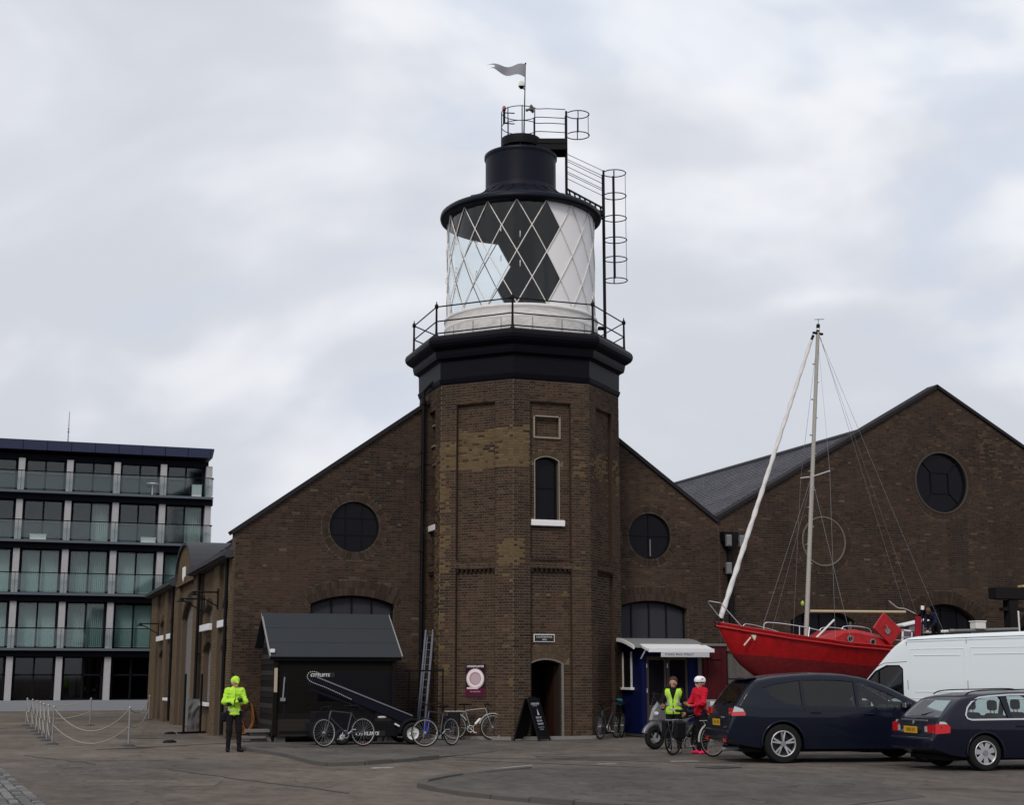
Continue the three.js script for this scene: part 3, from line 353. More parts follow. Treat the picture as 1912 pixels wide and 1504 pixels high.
function roundWindow(parent, x, y, r, pattern) {
  const f = mesh('round_window', (() => { const s = shape(circ(x, y, r)); s.holes.push(hole(circ(x, y, r * 0.93))); return extr(s, 0.07, 0, -0.14); })(), M.black, parent);
  mesh('pane', extr(shape(circ(x, y, r * 0.95)), 0.012, 0, -0.12), M.darkPane, f);
  const b = []; const hb = (yy, w = 0.03) => b.push(box(2 * Math.sqrt(r * r * 0.9 - (yy - y) ** 2), w, 0.03, x, yy, -0.095)), vb = (xx, w = 0.03) => b.push(box(w, 2 * Math.sqrt(r * r * 0.9 - (xx - x) ** 2), 0.034, xx, y, -0.095));
  if (pattern === 'grid') { vb(x - r * 0.33); vb(x + r * 0.33); hb(y - r * 0.3); hb(y + r * 0.36); }
  if (pattern === 'cross') { vb(x); hb(y + 0.02); mesh('open_light', box(0.03, 0.52, 0.04, x + 0.02, y - 0.35, -0.04), M.midGrey, f); }
  if (pattern === 'square') { const q = r * 0.34; b.push(box(2 * q, 0.045, 0.03, x, y + q, -0.09), box(2 * q, 0.045, 0.03, x, y - q, -0.09), box(0.045, 2 * q, 0.034, x - q, y, -0.09), box(0.045, 2 * q, 0.034, x + q, y, -0.09)); for (const [a, c] of [[1, 1], [1, -1], [-1, 1], [-1, -1]]) b.push(bar(V(x + a * q, y + c * q, -0.09), V(x + a * r * 0.67, y + c * r * 0.67, -0.09), 0.018)); }
  if (b.length) mesh('glazing_bars', b, M.black, f); mesh('stone_ring', (() => { const s = shape(circ(x, y, r + 0.035, 56)); s.holes.push(hole(circ(x, y, r - 0.01, 56))); return extr(s, 0.04, 0, -0.03); })(), mat([0.065, 0.057, 0.048], 0.9), f);
  return f;
}
function archedOpening(parent, x0, x1, y0, ys, yt, fill) {
  const g = fill === 'boards' ? mat([0.035, 0.035, 0.045], 0.7) : null; const p = archPts(x0 + 0.02, x1 - 0.02, y0, ys - 0.01, yt - 0.02);
  const f = mesh('arched_window', (() => { const s = shape(p), c = (x0 + x1) / 2; s.holes.push(hole(p.map(q => [(q[0] - c) * 0.955 + c, q[1] === y0 ? y0 + 0.06 : q[1] - 0.05]))); return extr(s, 0.08, 0, -0.26); })(), M.black, parent);
  if (fill === 'boards') { const n = 4, w = (x1 - x0 - 0.1) / n; for (let i = 0; i < n; i++) { const a = x0 + 0.05 + i * w + 0.02, b = a + w - 0.04, k = archHalf(x0, x1, y0, ys, yt); const ya = (x) => { const A = arcOf(x0, x1, ys, yt); return A.cy + Math.sqrt(A.R * A.R - (x - A.cx) ** 2) - 0.03; }; mesh('board', extr(shape([[a, y0], [b, y0], [b, ya(b)], [(a + b) / 2, ya((a + b) / 2)], [a, ya(a)]]), 0.03, 0, -0.23), g, f); } mesh('mullion', Array.from({ length: n - 1 }, (_, i) => box(0.045, yt - y0 - 0.1, 0.06, x0 + 0.05 + (i + 1) * w, (yt + y0) / 2 - 0.04, -0.2)), M.black, f); }
  else { mesh('pane', extr(shape(p), 0.012, 0, -0.24), M.darkPane, f); mesh('mullion', Array.from({ length: 3 }, (_, i) => box(0.03, yt - y0 - 0.16, 0.04, x0 + (i + 1) * (x1 - x0) / 4, (yt + y0) / 2 - 0.06, -0.2)), M.black, f); mesh('jamb_lining', box(0.05, ys - y0, 0.1, x1 - 0.1, (ys + y0) / 2, -0.14), M.render, f); }
  return f;
}
function gable(house, pts, rounds, arches, X0, X1, rake, count, pick, tone, rings = []) {
  const s = shape(pts); for (const [x, y, r] of rounds) s.holes.push(hole(circ(x, y, r))); for (const a of arches) s.holes.push(hole(archPts(...a)));
  const w = mesh('gable_wall', metric(extr(s, 0.5, 0, -0.5)), M.mortarG, house); w.position.set(0, 0, 0);
  const ah = arches.map(a => [archHalf(a[0], a[1], a[2], a[3], a[4]), a]);
  bricks(w, { y0: 0, y1: 11.6, z: 0, col: tone, count, pick, ivals: y => {
    let iv = [rake(y)]; for (const [x, yy, r] of [...rounds, ...rings]) { const R = r + 0.23, q = R * R - (y - yy) ** 2; if (q > 0) iv = cut(iv, x - Math.sqrt(q), x + Math.sqrt(q)); if (rings.length && r < 0.9) { const e = (r - 0.04) ** 2 - (y - yy) ** 2; if (rings.some(t => t[0] === x) && e > 0) iv.push([x - Math.sqrt(e), x + Math.sqrt(e)]); } }
    for (const [k, a] of ah) { const q = k(y); if (q) iv = cut(iv, ...q); if (y > a[3] - 0.02) { const A = arcOf(a[0], a[1], a[3], a[4]), R = A.R + 0.44, e = R * R - (y - A.cy) ** 2; const hw = (a[1] - a[0]) / 2 + 0.17; if (e > 0) { const h = Math.min(hw, Math.sqrt(e)); if (y < A.cy + R * Math.cos(A.a * 1.1) || true) iv = cut(iv, A.cx - h, A.cx + h); } } } return iv; } });
  for (const [x, y, r] of [...rounds, ...rings]) voussoirs(w, x, y, r, 0.215, 0, Math.PI * 2, -0.006, vtone, 1, 'ring_brick');
  for (const a of arches) { const A = arcOf(a[0], a[1], a[3], a[4]); voussoirs(w, A.cx, A.cy, A.R, 0.21, -A.a * 1.1, A.a * 1.1, -0.006, vtone, 2); }
  return w;
}
const wh1 = thing('brick_warehouse', 'brown brick gabled warehouse behind the lighthouse with two small round windows', 'warehouse', [0, 0, GD]);
{
  const PK = [14.05, 11.45], rk = y => { const t = (11.45 - y) / 0.714, l = 14.05 - t, r = 14.05 + t; return [Math.max(6.02, l + 0.02), Math.min(21.03, r - 0.02)]; };
  const L = 0.5, streak = (s, y) => { let c = gableTone(s, y); if (s < 6.5 && rnd() < 0.35) c = mixc(c, TAN, 0.4); return c; };
  const w1 = gable(wh1, [[6.0, -0.05], [21.05, -0.05], [21.05, 6.45], PK, [6.0, 5.70]], [[9.40, 5.93, 0.74], [18.70, 5.95, 0.72]], [[8.18, 10.62, 0.9, 3.72, 3.97], [17.48, 19.92, 0.9, 3.74, 3.98]], 6, 21.05, rk, 300, (s, y) => (s < 11.3 && s > 6.3 && y > 4.1 && y < 5.1 ? 10 : 0) - Math.abs(s - 7.4), streak);
  roundWindow(wh1, 9.40, 5.93, 0.74, 'grid'); roundWindow(wh1, 18.70, 5.95, 0.72, 'cross'); archedOpening(wh1, 8.18, 10.62, 0.9, 3.72, 3.97, 'boards'); archedOpening(wh1, 17.48, 19.92, 0.9, 3.74, 3.98, 'boards');
  for (const [a, b] of [[[5.9, 5.66], [14.07, 11.52]], [[14.03, 11.52], [21.06, 6.48]]]) mesh('coping', beam(V(a[0], a[1], -0.22), V(b[0], b[1], -0.22), 0.62, 0.11), M.copeDark, wh1);
  // roof, set behind and below the gable parapet
  const e0 = V(5.72, 5.2, -1.35), rl = 24.2; const roofG = new THREE.BufferGeometry();
  mesh('roof', merge([extr(shape([[6.02, 5.28], [14.05, 11.0], [21.05, 6.0], [21.05, 5.85], [14.05, 10.85], [6.02, 5.13]]), rl, 0, -rl - 0.5)]), M.slate, wh1);
  { const along = V(0, 0, -1), down = V(-(14.05 - 5.7), -(11.0 - 5.05), 0).normalize(); slates(wh1, V(14.05, 11.0, -0.5), along, down, 86, 40, 0.28, 0.243, slateTone); }
  mesh('interior_back', box(14.4, 4.6, 0.1, 13.5, 2.3, -6), M.darkGrey, wh1);
  mesh('right_wall', metric(box(0.4, 6, 24, 20.8, 3, -12.6)), M.mortarG, wh1);
  // long side wall facing left, with blind arcading; local s runs away from the corner
  const S = d => -(d - GD);                                            // side features by their distance D
  const lower = [[41.75, 43.35, 0, 2.5, 2.76], [45.2, 47.3, 0.9, 2.5, 2.76], [49.95, 53.4, 0, 3.75, 4.28], [55.6, 57.2, 0.9, 2.5, 2.74], [59.0, 61.0, 0, 2.5, 2.74]], up = [[41.95, 43.3, 3.28, 3.75, 3.9], [45.5, 47.3, 3.28, 3.75, 3.9], [55.5, 57.3, 3.28, 3.75, 3.9], [59.0, 61.1, 3.28, 3.75, 3.9]];
  const all = [...lower, ...up];
  const side = mesh('side_wall', metric((() => { const s = shape([[0, -0.05], [0, 5.0], [-23.3, 5.0], [-23.3, -0.05]]); for (const a of all) s.holes.push(hole(archPts(S(a[1]), S(a[0]), Math.max(0.01, a[2]), a[3], a[4]))); return extr(s, 0.4, 0, -0.52); })()), M.mortarG, wh1);
  side.rotation.y = -Math.PI / 2; side.position.set(6.0, 0, -0.02);   // local +z faces left, local x = toward the viewer: s = -(D - GD)
  const tn = (s, y) => { let c = gableTone(s, y); c = mixc(c, [0.15, 0.11, 0.066], 0.75); if (rnd() < 0.3) c = mixc(c, YE, 0.4); return varc(c, 0.15); };
  const piers = [[40.74, 41.55], [43.55, 44.75], [48.0, 49.6], [53.9, 55.25], [57.6, 58.7], [61.6, 64.0]];
  for (const [a, b] of piers) mesh('pier', metric(box2(S(b), S(a), 0, 5.0, -0.12, 0)), M.mortarG, side);
  bricks(side, { y0: 0, y1: 5.0, z: 0, col: tn, ivals: y => piers.map(([a, b]) => [S(b), S(a) - 0.01]) });
  const kk = all.map(a => archHalf(S(a[1]), S(a[0]), a[2] - (a[2] ? 0 : 1), a[3], a[4]));
  bricks(side, { y0: 0, y1: 5.0, z: -0.12, col: tn, ivals: y => { let iv = [[-23.2, -0.05]]; for (const [a, b] of piers) iv = cut(iv, S(b), S(a)); for (const k of kk) { const q = k(y); if (q) iv = cut(iv, ...q); } return iv; } });
  for (const a of all) { const pn = mesh('blind_arch', metric(extr(shape(archPts(S(a[1]), S(a[0]), a[2], a[3], a[4])), 0.03, 0, -0.3)), M.render, side); const A = arcOf(S(a[1]), S(a[0]), a[3], a[4]); const sh = shape(archPts(S(a[1]) - 0.2, S(a[0]) + 0.2, a[3] - 0.05, a[3] + 0.02, a[4] + 0.22)); sh.holes.push(hole(archPts(S(a[1]), S(a[0]), a[3] - 0.049, a[3], a[4]))); mesh('arch_head', extr(sh, 0.02, 0, -0.115), mat(vtone(), 0.9), side); }
  for (const a of up) mesh('window_sill', rbox(S(a[0]) - S(a[1]) + 0.35, 0.2, 0.18, 0.01, (S(a[0]) + S(a[1])) / 2, 3.2, -0.05), M.white, side);
  for (const a of [lower[1], lower[3]]) mesh('window_sill', rbox(S(a[0]) - S(a[1]) + 0.3, 0.1, 0.22, 0.01, (S(a[0]) + S(a[1])) / 2, 0.86, -0.03), M.white, side);
  // curved pediment over the tall arch
  const ped = shape([[S(54.6), 4.9], [S(49.3), 4.9], [S(49.3), 5.15], ...Array.from({ length: 15 }, (_, i) => { const t = i / 14 * Math.PI; return [S(51.95) + 2.2 * Math.cos(t), 5.15 + 1.1 * Math.sin(t)]; }), [S(54.6), 5.15]]);
  const pd = mesh('pediment', metric(extr(ped, 0.5, 0, -0.45)), M.mortarG, wh1); pd.rotation.y = -Math.PI / 2; pd.position.copy(side.position);
  bricks(pd, { y0: 4.9, y1: 6.2, z: 0.052, col: tn, ivals: y => { if (y < 5.15) return [[S(54.55), S(49.35)]]; const q = 1 - ((y - 5.15) / 1.1) ** 2; return q > 0 ? [[S(51.95) - 2.15 * Math.sqrt(q), S(51.95) + 2.15 * Math.sqrt(q)]] : []; } });
  mesh('pediment_cap', extr((() => { const o = [], i2 = []; for (let i = 0; i <= 16; i++) { const t = i / 16 * Math.PI; o.push([S(51.95) + 2.32 * Math.cos(t), 5.15 + 1.2 * Math.sin(t)]); i2.push([S(51.95) + 2.2 * Math.cos(t), 5.15 + 1.09 * Math.sin(t)]); } return shape([...o, ...i2.reverse()]); })(), 2.4, 0, -2.25), M.lead, pd);
  mesh('shield', extr(shape([[S(52.15), 5.35], [S(51.55), 5.35], [S(51.55), 5.0], [S(51.85), 4.82], [S(52.15), 5.0]].map(p => [p[0], p[1] + 0.12])), 0.06, 0.01, 0.06), M.white, pd);
  for (const [a, b] of [[40.9, 49.3], [54.65, 64.0]]) { mesh('eaves', box2(S(b), S(a), 4.98, 5.2, -0.1, 0.22), M.lead, side); mesh('gutter', box2(S(b), S(a), 5.02, 5.12, 0.225, 0.32), M.lead, side); }
  for (const d of [41.65, 47.8, 55.3]) mesh('downpipe', merge([bar(V(S(d), 0.1, 0.06), V(S(d), 5.0, 0.06), 0.05), ...[1, 2.4, 3.8].map(y => box(0.14, 0.06, 0.14, S(d), y, 0.03))]), M.black, side);
}
const wh2 = thing('brick_warehouse', 'dark brown brick gabled warehouse on the right with a large round window', 'warehouse', [0, 0, GD]);
{
  const rk = y => { const t = (11.32 - y) / 0.566; return [Math.max(21.07, 29.45 - t + 0.02), Math.min(37.85, 29.45 + t - 0.02)]; };
  const tn = (s, y) => { let c = gableTone(s, y); c = mixc(c, DK, 0.12); const k = fbm(s * 3, 2, y * 0.25, 3); if (Math.abs(s - 24.9) < 0.35 + k * 0.4 && y < 5.1 && y > 3.2) c = mixc(c, [0.018, 0.016, 0.016], 0.55); if (Math.abs(s - 29.9) < 0.4 + k * 0.5 && y < 6.9 && y > 4.6) c = mixc(c, [0.018, 0.016, 0.016], 0.5); if (s > 31 && y > 8.2 && rnd() < 0.22) c = mixc(c, TAN, 0.6); return c; };
  gable(wh2, [[21.06, -0.05], [37.9, -0.05], [37.9, 6.55], [29.45, 11.32], [21.06, 6.57]], [[29.45, 8.09, 1.02]], [[23.51, 25.87, 0.9, 3.43, 3.80], [28.06, 30.54, 0.9, 3.5, 4.05]], 21.06, 37.9, rk, 300, (s, y) => (s > 21.6 && s < 28 && y > 4.4 && y < 6.2 ? 10 : 0) - Math.abs(s - 23), tn, [[24.84, 5.98, 0.80]]);
  const ring = mesh('blind_roundel', extr((() => { const s = shape(circ(24.84, 5.98, 0.81)); s.holes.push(hole(circ(24.84, 5.98, 0.755))); return s; })(), 0.06, 0.01, -0.03), mat([0.13, 0.12, 0.1], 0.9), wh2);
  roundWindow(wh2, 29.45, 8.09, 1.02, 'square'); mesh('window_surround', extr((() => { const s = shape(circ(29.45, 8.09, 1.05, 60)); s.holes.push(hole(circ(29.45, 8.09, 1.0, 60))); return s; })(), 0.05, 0, -0.02), mat([0.06, 0.056, 0.052], 0.9), wh2);
  archedOpening(wh2, 23.51, 25.87, 0.9, 3.43, 3.80, 'dark'); archedOpening(wh2, 28.06, 30.54, 0.9, 3.5, 4.05, 'dark');
  for (const [a, b] of [[[21.0, 6.6], [29.48, 11.4]], [[29.42, 11.4], [37.95, 6.6]]]) mesh('coping', beam(V(a[0], a[1], -0.22), V(b[0], b[1], -0.22), 0.62, 0.1), M.copeDark, wh2);
  const rl = 24.2; mesh('roof', extr(shape([[20.9, 5.78], [29.45, 10.58], [38, 5.78], [38, 5.65], [29.45, 10.43], [20.9, 5.65]]), rl, 0, -rl - 0.5), M.slate, wh2);
  slates(wh2, V(29.45, 10.58, -0.5), V(0, 0, -1), V(-8.55, -4.8, 0).normalize(), 86, 40, 0.28, 0.243, slateTone); mesh('ridge_tile', bar(V(29.45, 10.6, -0.5), V(29.45, 10.6, -24.5), 0.1), M.lead, wh2);
  mesh('interior_back', box(16, 6, 0.1, 29.5, 3, -6), M.darkGrey, wh2);
  mesh('right_wall', metric(box(0.4, 6.5, 24, 37.6, 3.2, -12.6)), M.mortarG, wh2); mesh('rear_wall', metric(box(17, 6.5, 0.3, 29.4, 3.2, -24.5)), M.mortarG, wh2);
}
// downpipe in the angle of tower and gable; hopper and floodlights in the valley
{ const o = thing('drainpipe', 'tall black drainpipe in the angle left of the lighthouse', 'drainpipe', [11.38, 0, 40.6]); mesh('pipe', [bar(V(0, 0.05, 0), V(0, 10.0, 0), 0.055), bar(V(0, 10, 0), V(0.3, 10.35, 0.3), 0.05)], M.black, o); mesh('collar', Array.from({ length: 7 }, (_, i) => lathe([[0.055, 0], [0.075, 0], [0.075, 0.07], [0.055, 0.07]], 12).translate(0, 0.9 + i * 1.45, 0)), M.black, o); }
{ const o = thing('drainpipe', 'black rainwater hopper and drainpipe in the valley between the two gables', 'drainpipe', [21.3, 0, 40.58]); mesh('pipe', bar(V(0.05, 0.1, 0), V(0.05, 5.7, 0), 0.09), M.black, o); mesh('hopper', extr(shape([[-0.22, 6.15], [0.3, 6.15], [0.26, 5.85], [0.14, 5.6], [-0.06, 5.6], [-0.2, 5.85]]), 0.3, 0, -0.12), M.black, o); }
for (const [x, y, l] of [[21.2, 5.86, 'grey floodlight left of the valley hopper'], [21.66, 5.86, 'grey floodlight right of the valley hopper'], [21.18, 5.0, 'grey box lamp on the wall below the valley hopper']]) { const o = thing('floodlight', l, 'floodlight', [x, y, 40.34]); mesh('housing', rbox(0.17, 0.36, 0.14, 0.02), M.greyMetal, o); mesh('lens', rbox(0.13, 0.3, 0.02, 0.01, 0, 0, 0.08), M.midGrey, o); mesh('bracket', box(0.05, 0.08, 0.3, 0, 0, -0.2), M.black, o); }
for (const [d, y, l] of [[43.6, 4.15, 'black iron wall bracket near the corner of the side wall'], [46.6, 4.1, 'black iron wall bracket between the near upper windows'], [60.5, 3.8, 'black iron wall bracket at the far end of the side wall']]) { const o = thing('wall_bracket', l, 'bracket', [5.98, y, d]); mesh('arm', [bar(V(0, 0, 0), V(-0.75, 0, 0), 0.025), bar(V(0, -0.42, 0), V(-0.75, 0, 0), 0.018)], M.black, o); mesh('wall_plate', box(0.03, 0.6, 0.1, -0.01, -0.2, 0), M.black, o); mesh('shade', lathe([[0.03, 0.02], [0.05, -0.02], [0.14, -0.1]], 14).translate(-0.75, 0, 0), M.black, o); }

// ---------------------------------------------------------------- apartment block, five storeys of glass behind balconies
const ab = thing('apartment_block', 'five-storey glass apartment block with balconies and a navy roof edge', 'building', [0, 0, 78]);
{
  const cols = []; for (let k = -8; k <= 4; k++) cols.push(0.46 + k * 2.385); const X0 = cols[0] - 0.2, X1 = 9.98, fl = [0.52, 3.12, 5.9, 8.58, 11.1, 13.2];
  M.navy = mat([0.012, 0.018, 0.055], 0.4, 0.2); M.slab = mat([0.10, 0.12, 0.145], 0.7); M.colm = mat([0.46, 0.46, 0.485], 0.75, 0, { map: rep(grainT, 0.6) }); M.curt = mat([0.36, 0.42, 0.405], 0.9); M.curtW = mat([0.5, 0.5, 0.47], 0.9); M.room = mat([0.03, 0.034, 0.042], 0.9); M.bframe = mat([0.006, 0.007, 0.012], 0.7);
  mesh('plinth', metric(box2(X0, X1, -0.1, 0.52, -7, 0)), mat([0.24, 0.26, 0.29], 0.85), ab);
  for (let f = 0; f < 5; f++) {
    const y0 = fl[f], y1 = fl[f + 1] - 0.42;
    mesh('floor_slab', [box2(X0, X1 + (f < 4 ? 0.25 : 0), fl[f + 1] - 0.42, fl[f + 1] - 0.12, -7, f < 4 ? 0.1 : -0.3)], M.bframe, ab); if (f < 4) mesh('balcony_edge', box2(X0, X1 + 0.22, fl[f + 1] - 0.12, fl[f + 1], -0.6, 0.42), M.slab, ab);
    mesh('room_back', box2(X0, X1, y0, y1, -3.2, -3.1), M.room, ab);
    cols.forEach((c, k) => mesh('column', metric(box2(c - 0.16, c + 0.16, y0, y1 + 0.02, -0.42, 0)), M.colm, ab)); if (f > 0) mesh('end_wall', box2(X1 - 0.05, X1 + 0.06, y0, y1, -7, -0.3), M.colm, ab);
    if (f > 0) { mesh('handrail', box2(X0, X1 + 0.22, y0 + 0.98, y0 + 1.03, 0.35, 0.4), M.bframe, ab); mesh('handrail', box2(X1 + 0.17, X1 + 0.22, y0 + 0.98, y0 + 1.03, -0.6, 0.35), M.bframe, ab); }
    for (let k = 3; k < cols.length; k++) {
      const a = (k < cols.length ? cols[k] : 0) + 0.2, b = k + 1 < cols.length ? cols[k + 1] - 0.2 : X1 - 0.06; if (b - a < 0.6) continue;
      const n = 2, fr = [box2(a, b, y1 - 0.07, y1, -0.46, -0.38), box2(a, b, y0, y0 + 0.06, -0.46, -0.38), box2(a, a + 0.1, y0, y1, -0.46, -0.38), box2(b - 0.1, b, y0, y1, -0.46, -0.38), box2((a + b) / 2 - 0.045, (a + b) / 2 + 0.045, y0, y1, -0.46, -0.38)]; if (f === 0) fr.push(box2(a, b, 1.75, 1.83, -0.46, -0.38));
      const wf = mesh('window_frame', fr, M.bframe, ab);
      for (let p = 0; p < 2; p++) { const l = a + 0.08 + p * (b - a - 0.12) / 2, r = l + (b - a - 0.2) / 2; mesh('pane', box2(l, r, y0 + 0.05, y1 - 0.06, -0.432, -0.424), f === 0 ? M.tint : M.greenGlass, wf);
        const has = f === 1 || f === 2 ? (k !== 10 || p === 1 || f === 1 ? 1 : 0.9) : f === 3 ? (k === 11 && p === 1) || k === 12 || (k === 9 && p === 1) ? 1 : 0 : f === 0 ? (k === 11 && p === 0 ? 1 : 0) : 0;
        if (has) { const np = 9, pts = []; for (let q = 0; q <= np * 4; q++) { const u = q / (np * 4); pts.push([l + (r - l) * u, 0.035 * Math.sin(u * np * 6.283 + k) * (f === 3 || k === 9 ? 1 : 0.15)]); } const s = shape([...pts, ...pts.slice().reverse().map(q => [q[0], q[1] - 0.012])]); mesh('curtain', extr(s, y1 - y0 - 0.2, 0, 0).rotateX(-Math.PI / 2).translate(0, y0 + 0.08, -0.66), f === 3 ? M.curtW : M.curt, wf); } }
      if (f > 0) { mesh('balustrade_panel', box2(a - 0.15, b + 0.15, y0 + 0.1, y0 + 0.95, 0.365, 0.38), M.greenGlass, ab); mesh('baluster', bar(V(a - 0.2, y0 - 0.05, 0.36), V(a - 0.2, y0 + 1.0, 0.36), 0.022, 6), M.midGrey, ab); }
    }
    if (f > 0) mesh('balustrade_panel', box2(X1 + 0.19, X1 + 0.2, y0 + 0.1, y0 + 0.95, -0.55, 0.3), M.greenGlass, ab);
  }
  mesh('roof', extr(shape([[X0, 13.2], [X1 + 0.1, 13.2], [X1 + 0.18, 13.6], [X1 + 0.18, 13.7], [X0, 13.72]]), 7.6, 0, -7.2), M.navy, ab); mesh('roof_fascia_seams', Array.from({ length: 22 }, (_, i) => box(0.03, 0.5, 0.02, X1 - i * 1.19, 13.45, 0.405)), M.bframe, ab);
  const an = thing('roof_antenna', 'thin grey antenna mast on the apartment roof', 'antenna', [2.72, 13.7, 80]); mesh('mast', bar(V(0, 0, 0), V(0, 2.0, 0), 0.035, 8, 0.015), M.greyMetal, an); mesh('fitting', [box(0.1, 0.06, 0.1, 0, 0.9, 0), box(0.08, 0.05, 0.08, 0, 1.05, 0)], M.greyMetal, an);
  const items = [[9.35, 11.1, 'pale green storage box on the top balcony at its right end', 0.5, 0.62], [5.6, 8.58, 'low white box on the balcony right of the middle', 0.75, 0.26], [1.45, 8.58, 'long low white planter on the left balcony', 0.8, 0.26], [7.05, 11.1, 'small white garden table on the top balcony', 0.5, 0.5]];
  items[1][0] = 6.95; for (const [x, y, l, w, h] of items) { const kd = l.includes('table') ? 'garden_table' : l.includes('planter') ? 'planter' : 'storage_box', o = thing(kd, l, kd.replace('garden_', '').replace('storage_', ''), [x, y, 77.9]); if (l.includes('table')) { mesh('top', new THREE.CylinderGeometry(0.3, 0.3, 0.04, 20).translate(0, 0.62, 0), M.white, o); mesh('leg', bar(V(0, 0, 0), V(0, 0.62, 0), 0.03), M.white, o); } else { mesh('body', rbox(w, h, 0.3, 0.03, 0, h / 2, 0), M.whiteOld, o); mesh('lid', rbox(w + 0.04, 0.04, 0.33, 0.015, 0, h + 0.015, 0), M.whiteOld, o); } }
}
// ---------------------------------------------------------------- black timber shed
{
  const X0 = 6.78, X1 = 9.95, D0 = 38.1, D1 = 40.3, o = thing('timber_shed', 'black weatherboarded shed with a grey felt roof against the warehouse wall', 'shed', [X0, 0, D0]), w = X1 - X0, dp = D1 - D0; const bl = mat([0.006, 0.0055, 0.0055], 0.85), wthr = [mat([0.008, 0.0075, 0.007], 0.9), mat([0.014, 0.0125, 0.0115], 0.9), mat([0.03, 0.027, 0.025], 0.9)];
  const sweep = (sh, x0, x1) => new THREE.ExtrudeGeometry(sh, { depth: x1 - x0, bevelEnabled: false }).rotateY(-Math.PI / 2).translate(x1, 0, 0);
  mesh('wall', [box2(0.03, w - 0.03, 0.2, 2.2, -dp, -0.06), sweep(shape([[0, 2.2], [-dp, 2.2], [-1.42, 3.24]]), 0.03, 0.08), sweep(shape([[0, 2.2], [-dp, 2.2], [-1.42, 3.24]]), w - 0.08, w - 0.03)], bl, o);
  for (let k = 0; k < 14; k++) { const y = 0.24 + k * 0.142; const q = mesh('board', rbox(w - 0.02, 0.152, 0.026, 0.006, w / 2, 0, 0), k < 7 ? wthr[k < 3 ? 2 : Math.floor(rnd() * 2)] : wthr[0], o); q.position.set(0, y, -0.03); q.rotation.x = 0.09; q.rotation.z = rr(-0.002, 0.002); }
  for (let k = 0; k < 19; k++) { const y = 0.24 + k * 0.142, t = Math.max(0, y + 0.09 - 2.2) / 1.04, zf = -1.42 * t, zb = -dp + (dp - 1.42) * t; if (zf - zb < 0.15) break; const q = mesh('board', box(0.026, 0.152, zf - zb), wthr[(k * 7) % 3], o); q.position.set(0.0, y, (zf + zb) / 2); q.rotation.z = -0.09; }
  for (const x of [0, w]) mesh('corner_post', box(0.1, 2.0, 0.1, x, 1.2, 0.0), wthr[0], o); mesh('plinth_block', [0.2, 1.5, 2.9].flatMap(x => [box(0.25, 0.22, 0.22, x, 0.1, -0.25), box(0.25, 0.22, 0.22, x, 0.1, -dp + 0.2)]), M.concrete, o);
  M.felt = mat([0.043, 0.049, 0.056], 0.95, 0, { map: rep(grainT, 1.3), bumpMap: rep(grainB, 3), bumpScale: 0.003 });
  const dn = V(0, -1.16, 1.54).normalize();
  for (let k = 0; k < 3; k++) { const a = 0.64 * k, b = Math.min(1.93, a + 0.68); const p = V(0, 3.36 + 0.012 * (2 - k), -1.42).addScaledVector(dn, (a + b) / 2), g = metric(box(w + 0.36, 0.014, b - a)); const q = mesh('felt_strip', g, M.felt, o); q.position.set(w / 2, p.y, p.z); q.rotation.x = Math.atan2(1.16, 1.54) + 0.006; }
  { const q = mesh('roof_board', box(w + 0.34, 0.05, 1.9), bl, o); const p = V(0, 3.31, -1.42).addScaledVector(dn, 0.965); q.position.set(w / 2, p.y, p.z); q.rotation.x = Math.atan2(1.16, 1.54); const r = mesh('roof_board', metric(box(w + 0.34, 0.06, 1.35)), M.felt, o); r.position.set(w / 2, 2.92, -1.92); r.rotation.x = -0.72; }
  for (const x of [-0.17, w + 0.19]) mesh('bargeboard', beam(V(x, 3.35, -1.42), V(x, 2.2, 0.11), 0.03, 0.07), mat([0.24, 0.24, 0.245], 0.8), o); mesh('fascia', box(w + 0.34, 0.09, 0.03, w / 2, 2.15, 0.08), bl, o);
  mesh('pale_batten', rbox(0.085, 0.62, 0.02, 0.008, 0.0, 1.6, 0.065), mat([0.4, 0.34, 0.27], 0.7), o); mesh('step', [box(0.7, 0.07, 0.5, -0.25, 0.3, -0.75), box(0.6, 0.06, 0.4, -0.42, 0.14, -0.7), box(0.5, 0.28, 0.36, -0.2, 0.14, -0.8)], mat([0.16, 0.155, 0.145], 0.85), o);
  mesh('eaves_lamp', rbox(0.12, 0.1, 0.14, 0.02, -0.1, 2.35, 0.0), M.whiteOld, o);
}
{ const o = thing('orange_hose', 'coil of orange hose hanging on the wall beside the shed', 'hose', [6.5, 0, 40.66]), m = mat([0.24, 0.095, 0.03], 0.6); for (let k = 0; k < 6; k++) mesh('loop', tube(Array.from({ length: 12 }, (_, i) => { const t = i / 12 * 6.283, w = 0.17 + k * 0.012 + rr(-0.015, 0.015); return V(w * Math.sin(t) + 0.03 * Math.sin(2 * t + k) - 0.02 * k, 0.62 + (0.36 + k * 0.02) * Math.cos(t), 0.03 + k * 0.02); }), 0.013, 40, 6, true), m, o); mesh('hook', bar(V(0, 1.0, 0.0), V(0, 1.0, 0.2), 0.02), M.black, o); }
{ const o = thing('metal_stand', 'two black uprights with a creased silver sheet beside the side wall', 'frame', [5.62, 0, 45.6], 0.5); for (const x of [-0.3, 0.3]) mesh('upright', box(0.05, 1.75, 0.05, x, 0.9, 0), M.black, o); mesh('foot', box(0.9, 0.06, 0.2, 0, 0.03, 0), M.black, o); const g = new THREE.PlaneGeometry(0.42, 0.95, 10, 20), p = g.attributes.position; for (let i = 0; i < p.count; i++) p.setZ(i, 0.04 * noise.noise(p.getX(i) * 7, p.getY(i) * 5, 2)); g.computeVertexNormals(); mesh('metal_sheet', g.translate(0.02, 0.55, 0.03), mat([0.3, 0.31, 0.33], 0.4, 0.6), o); }
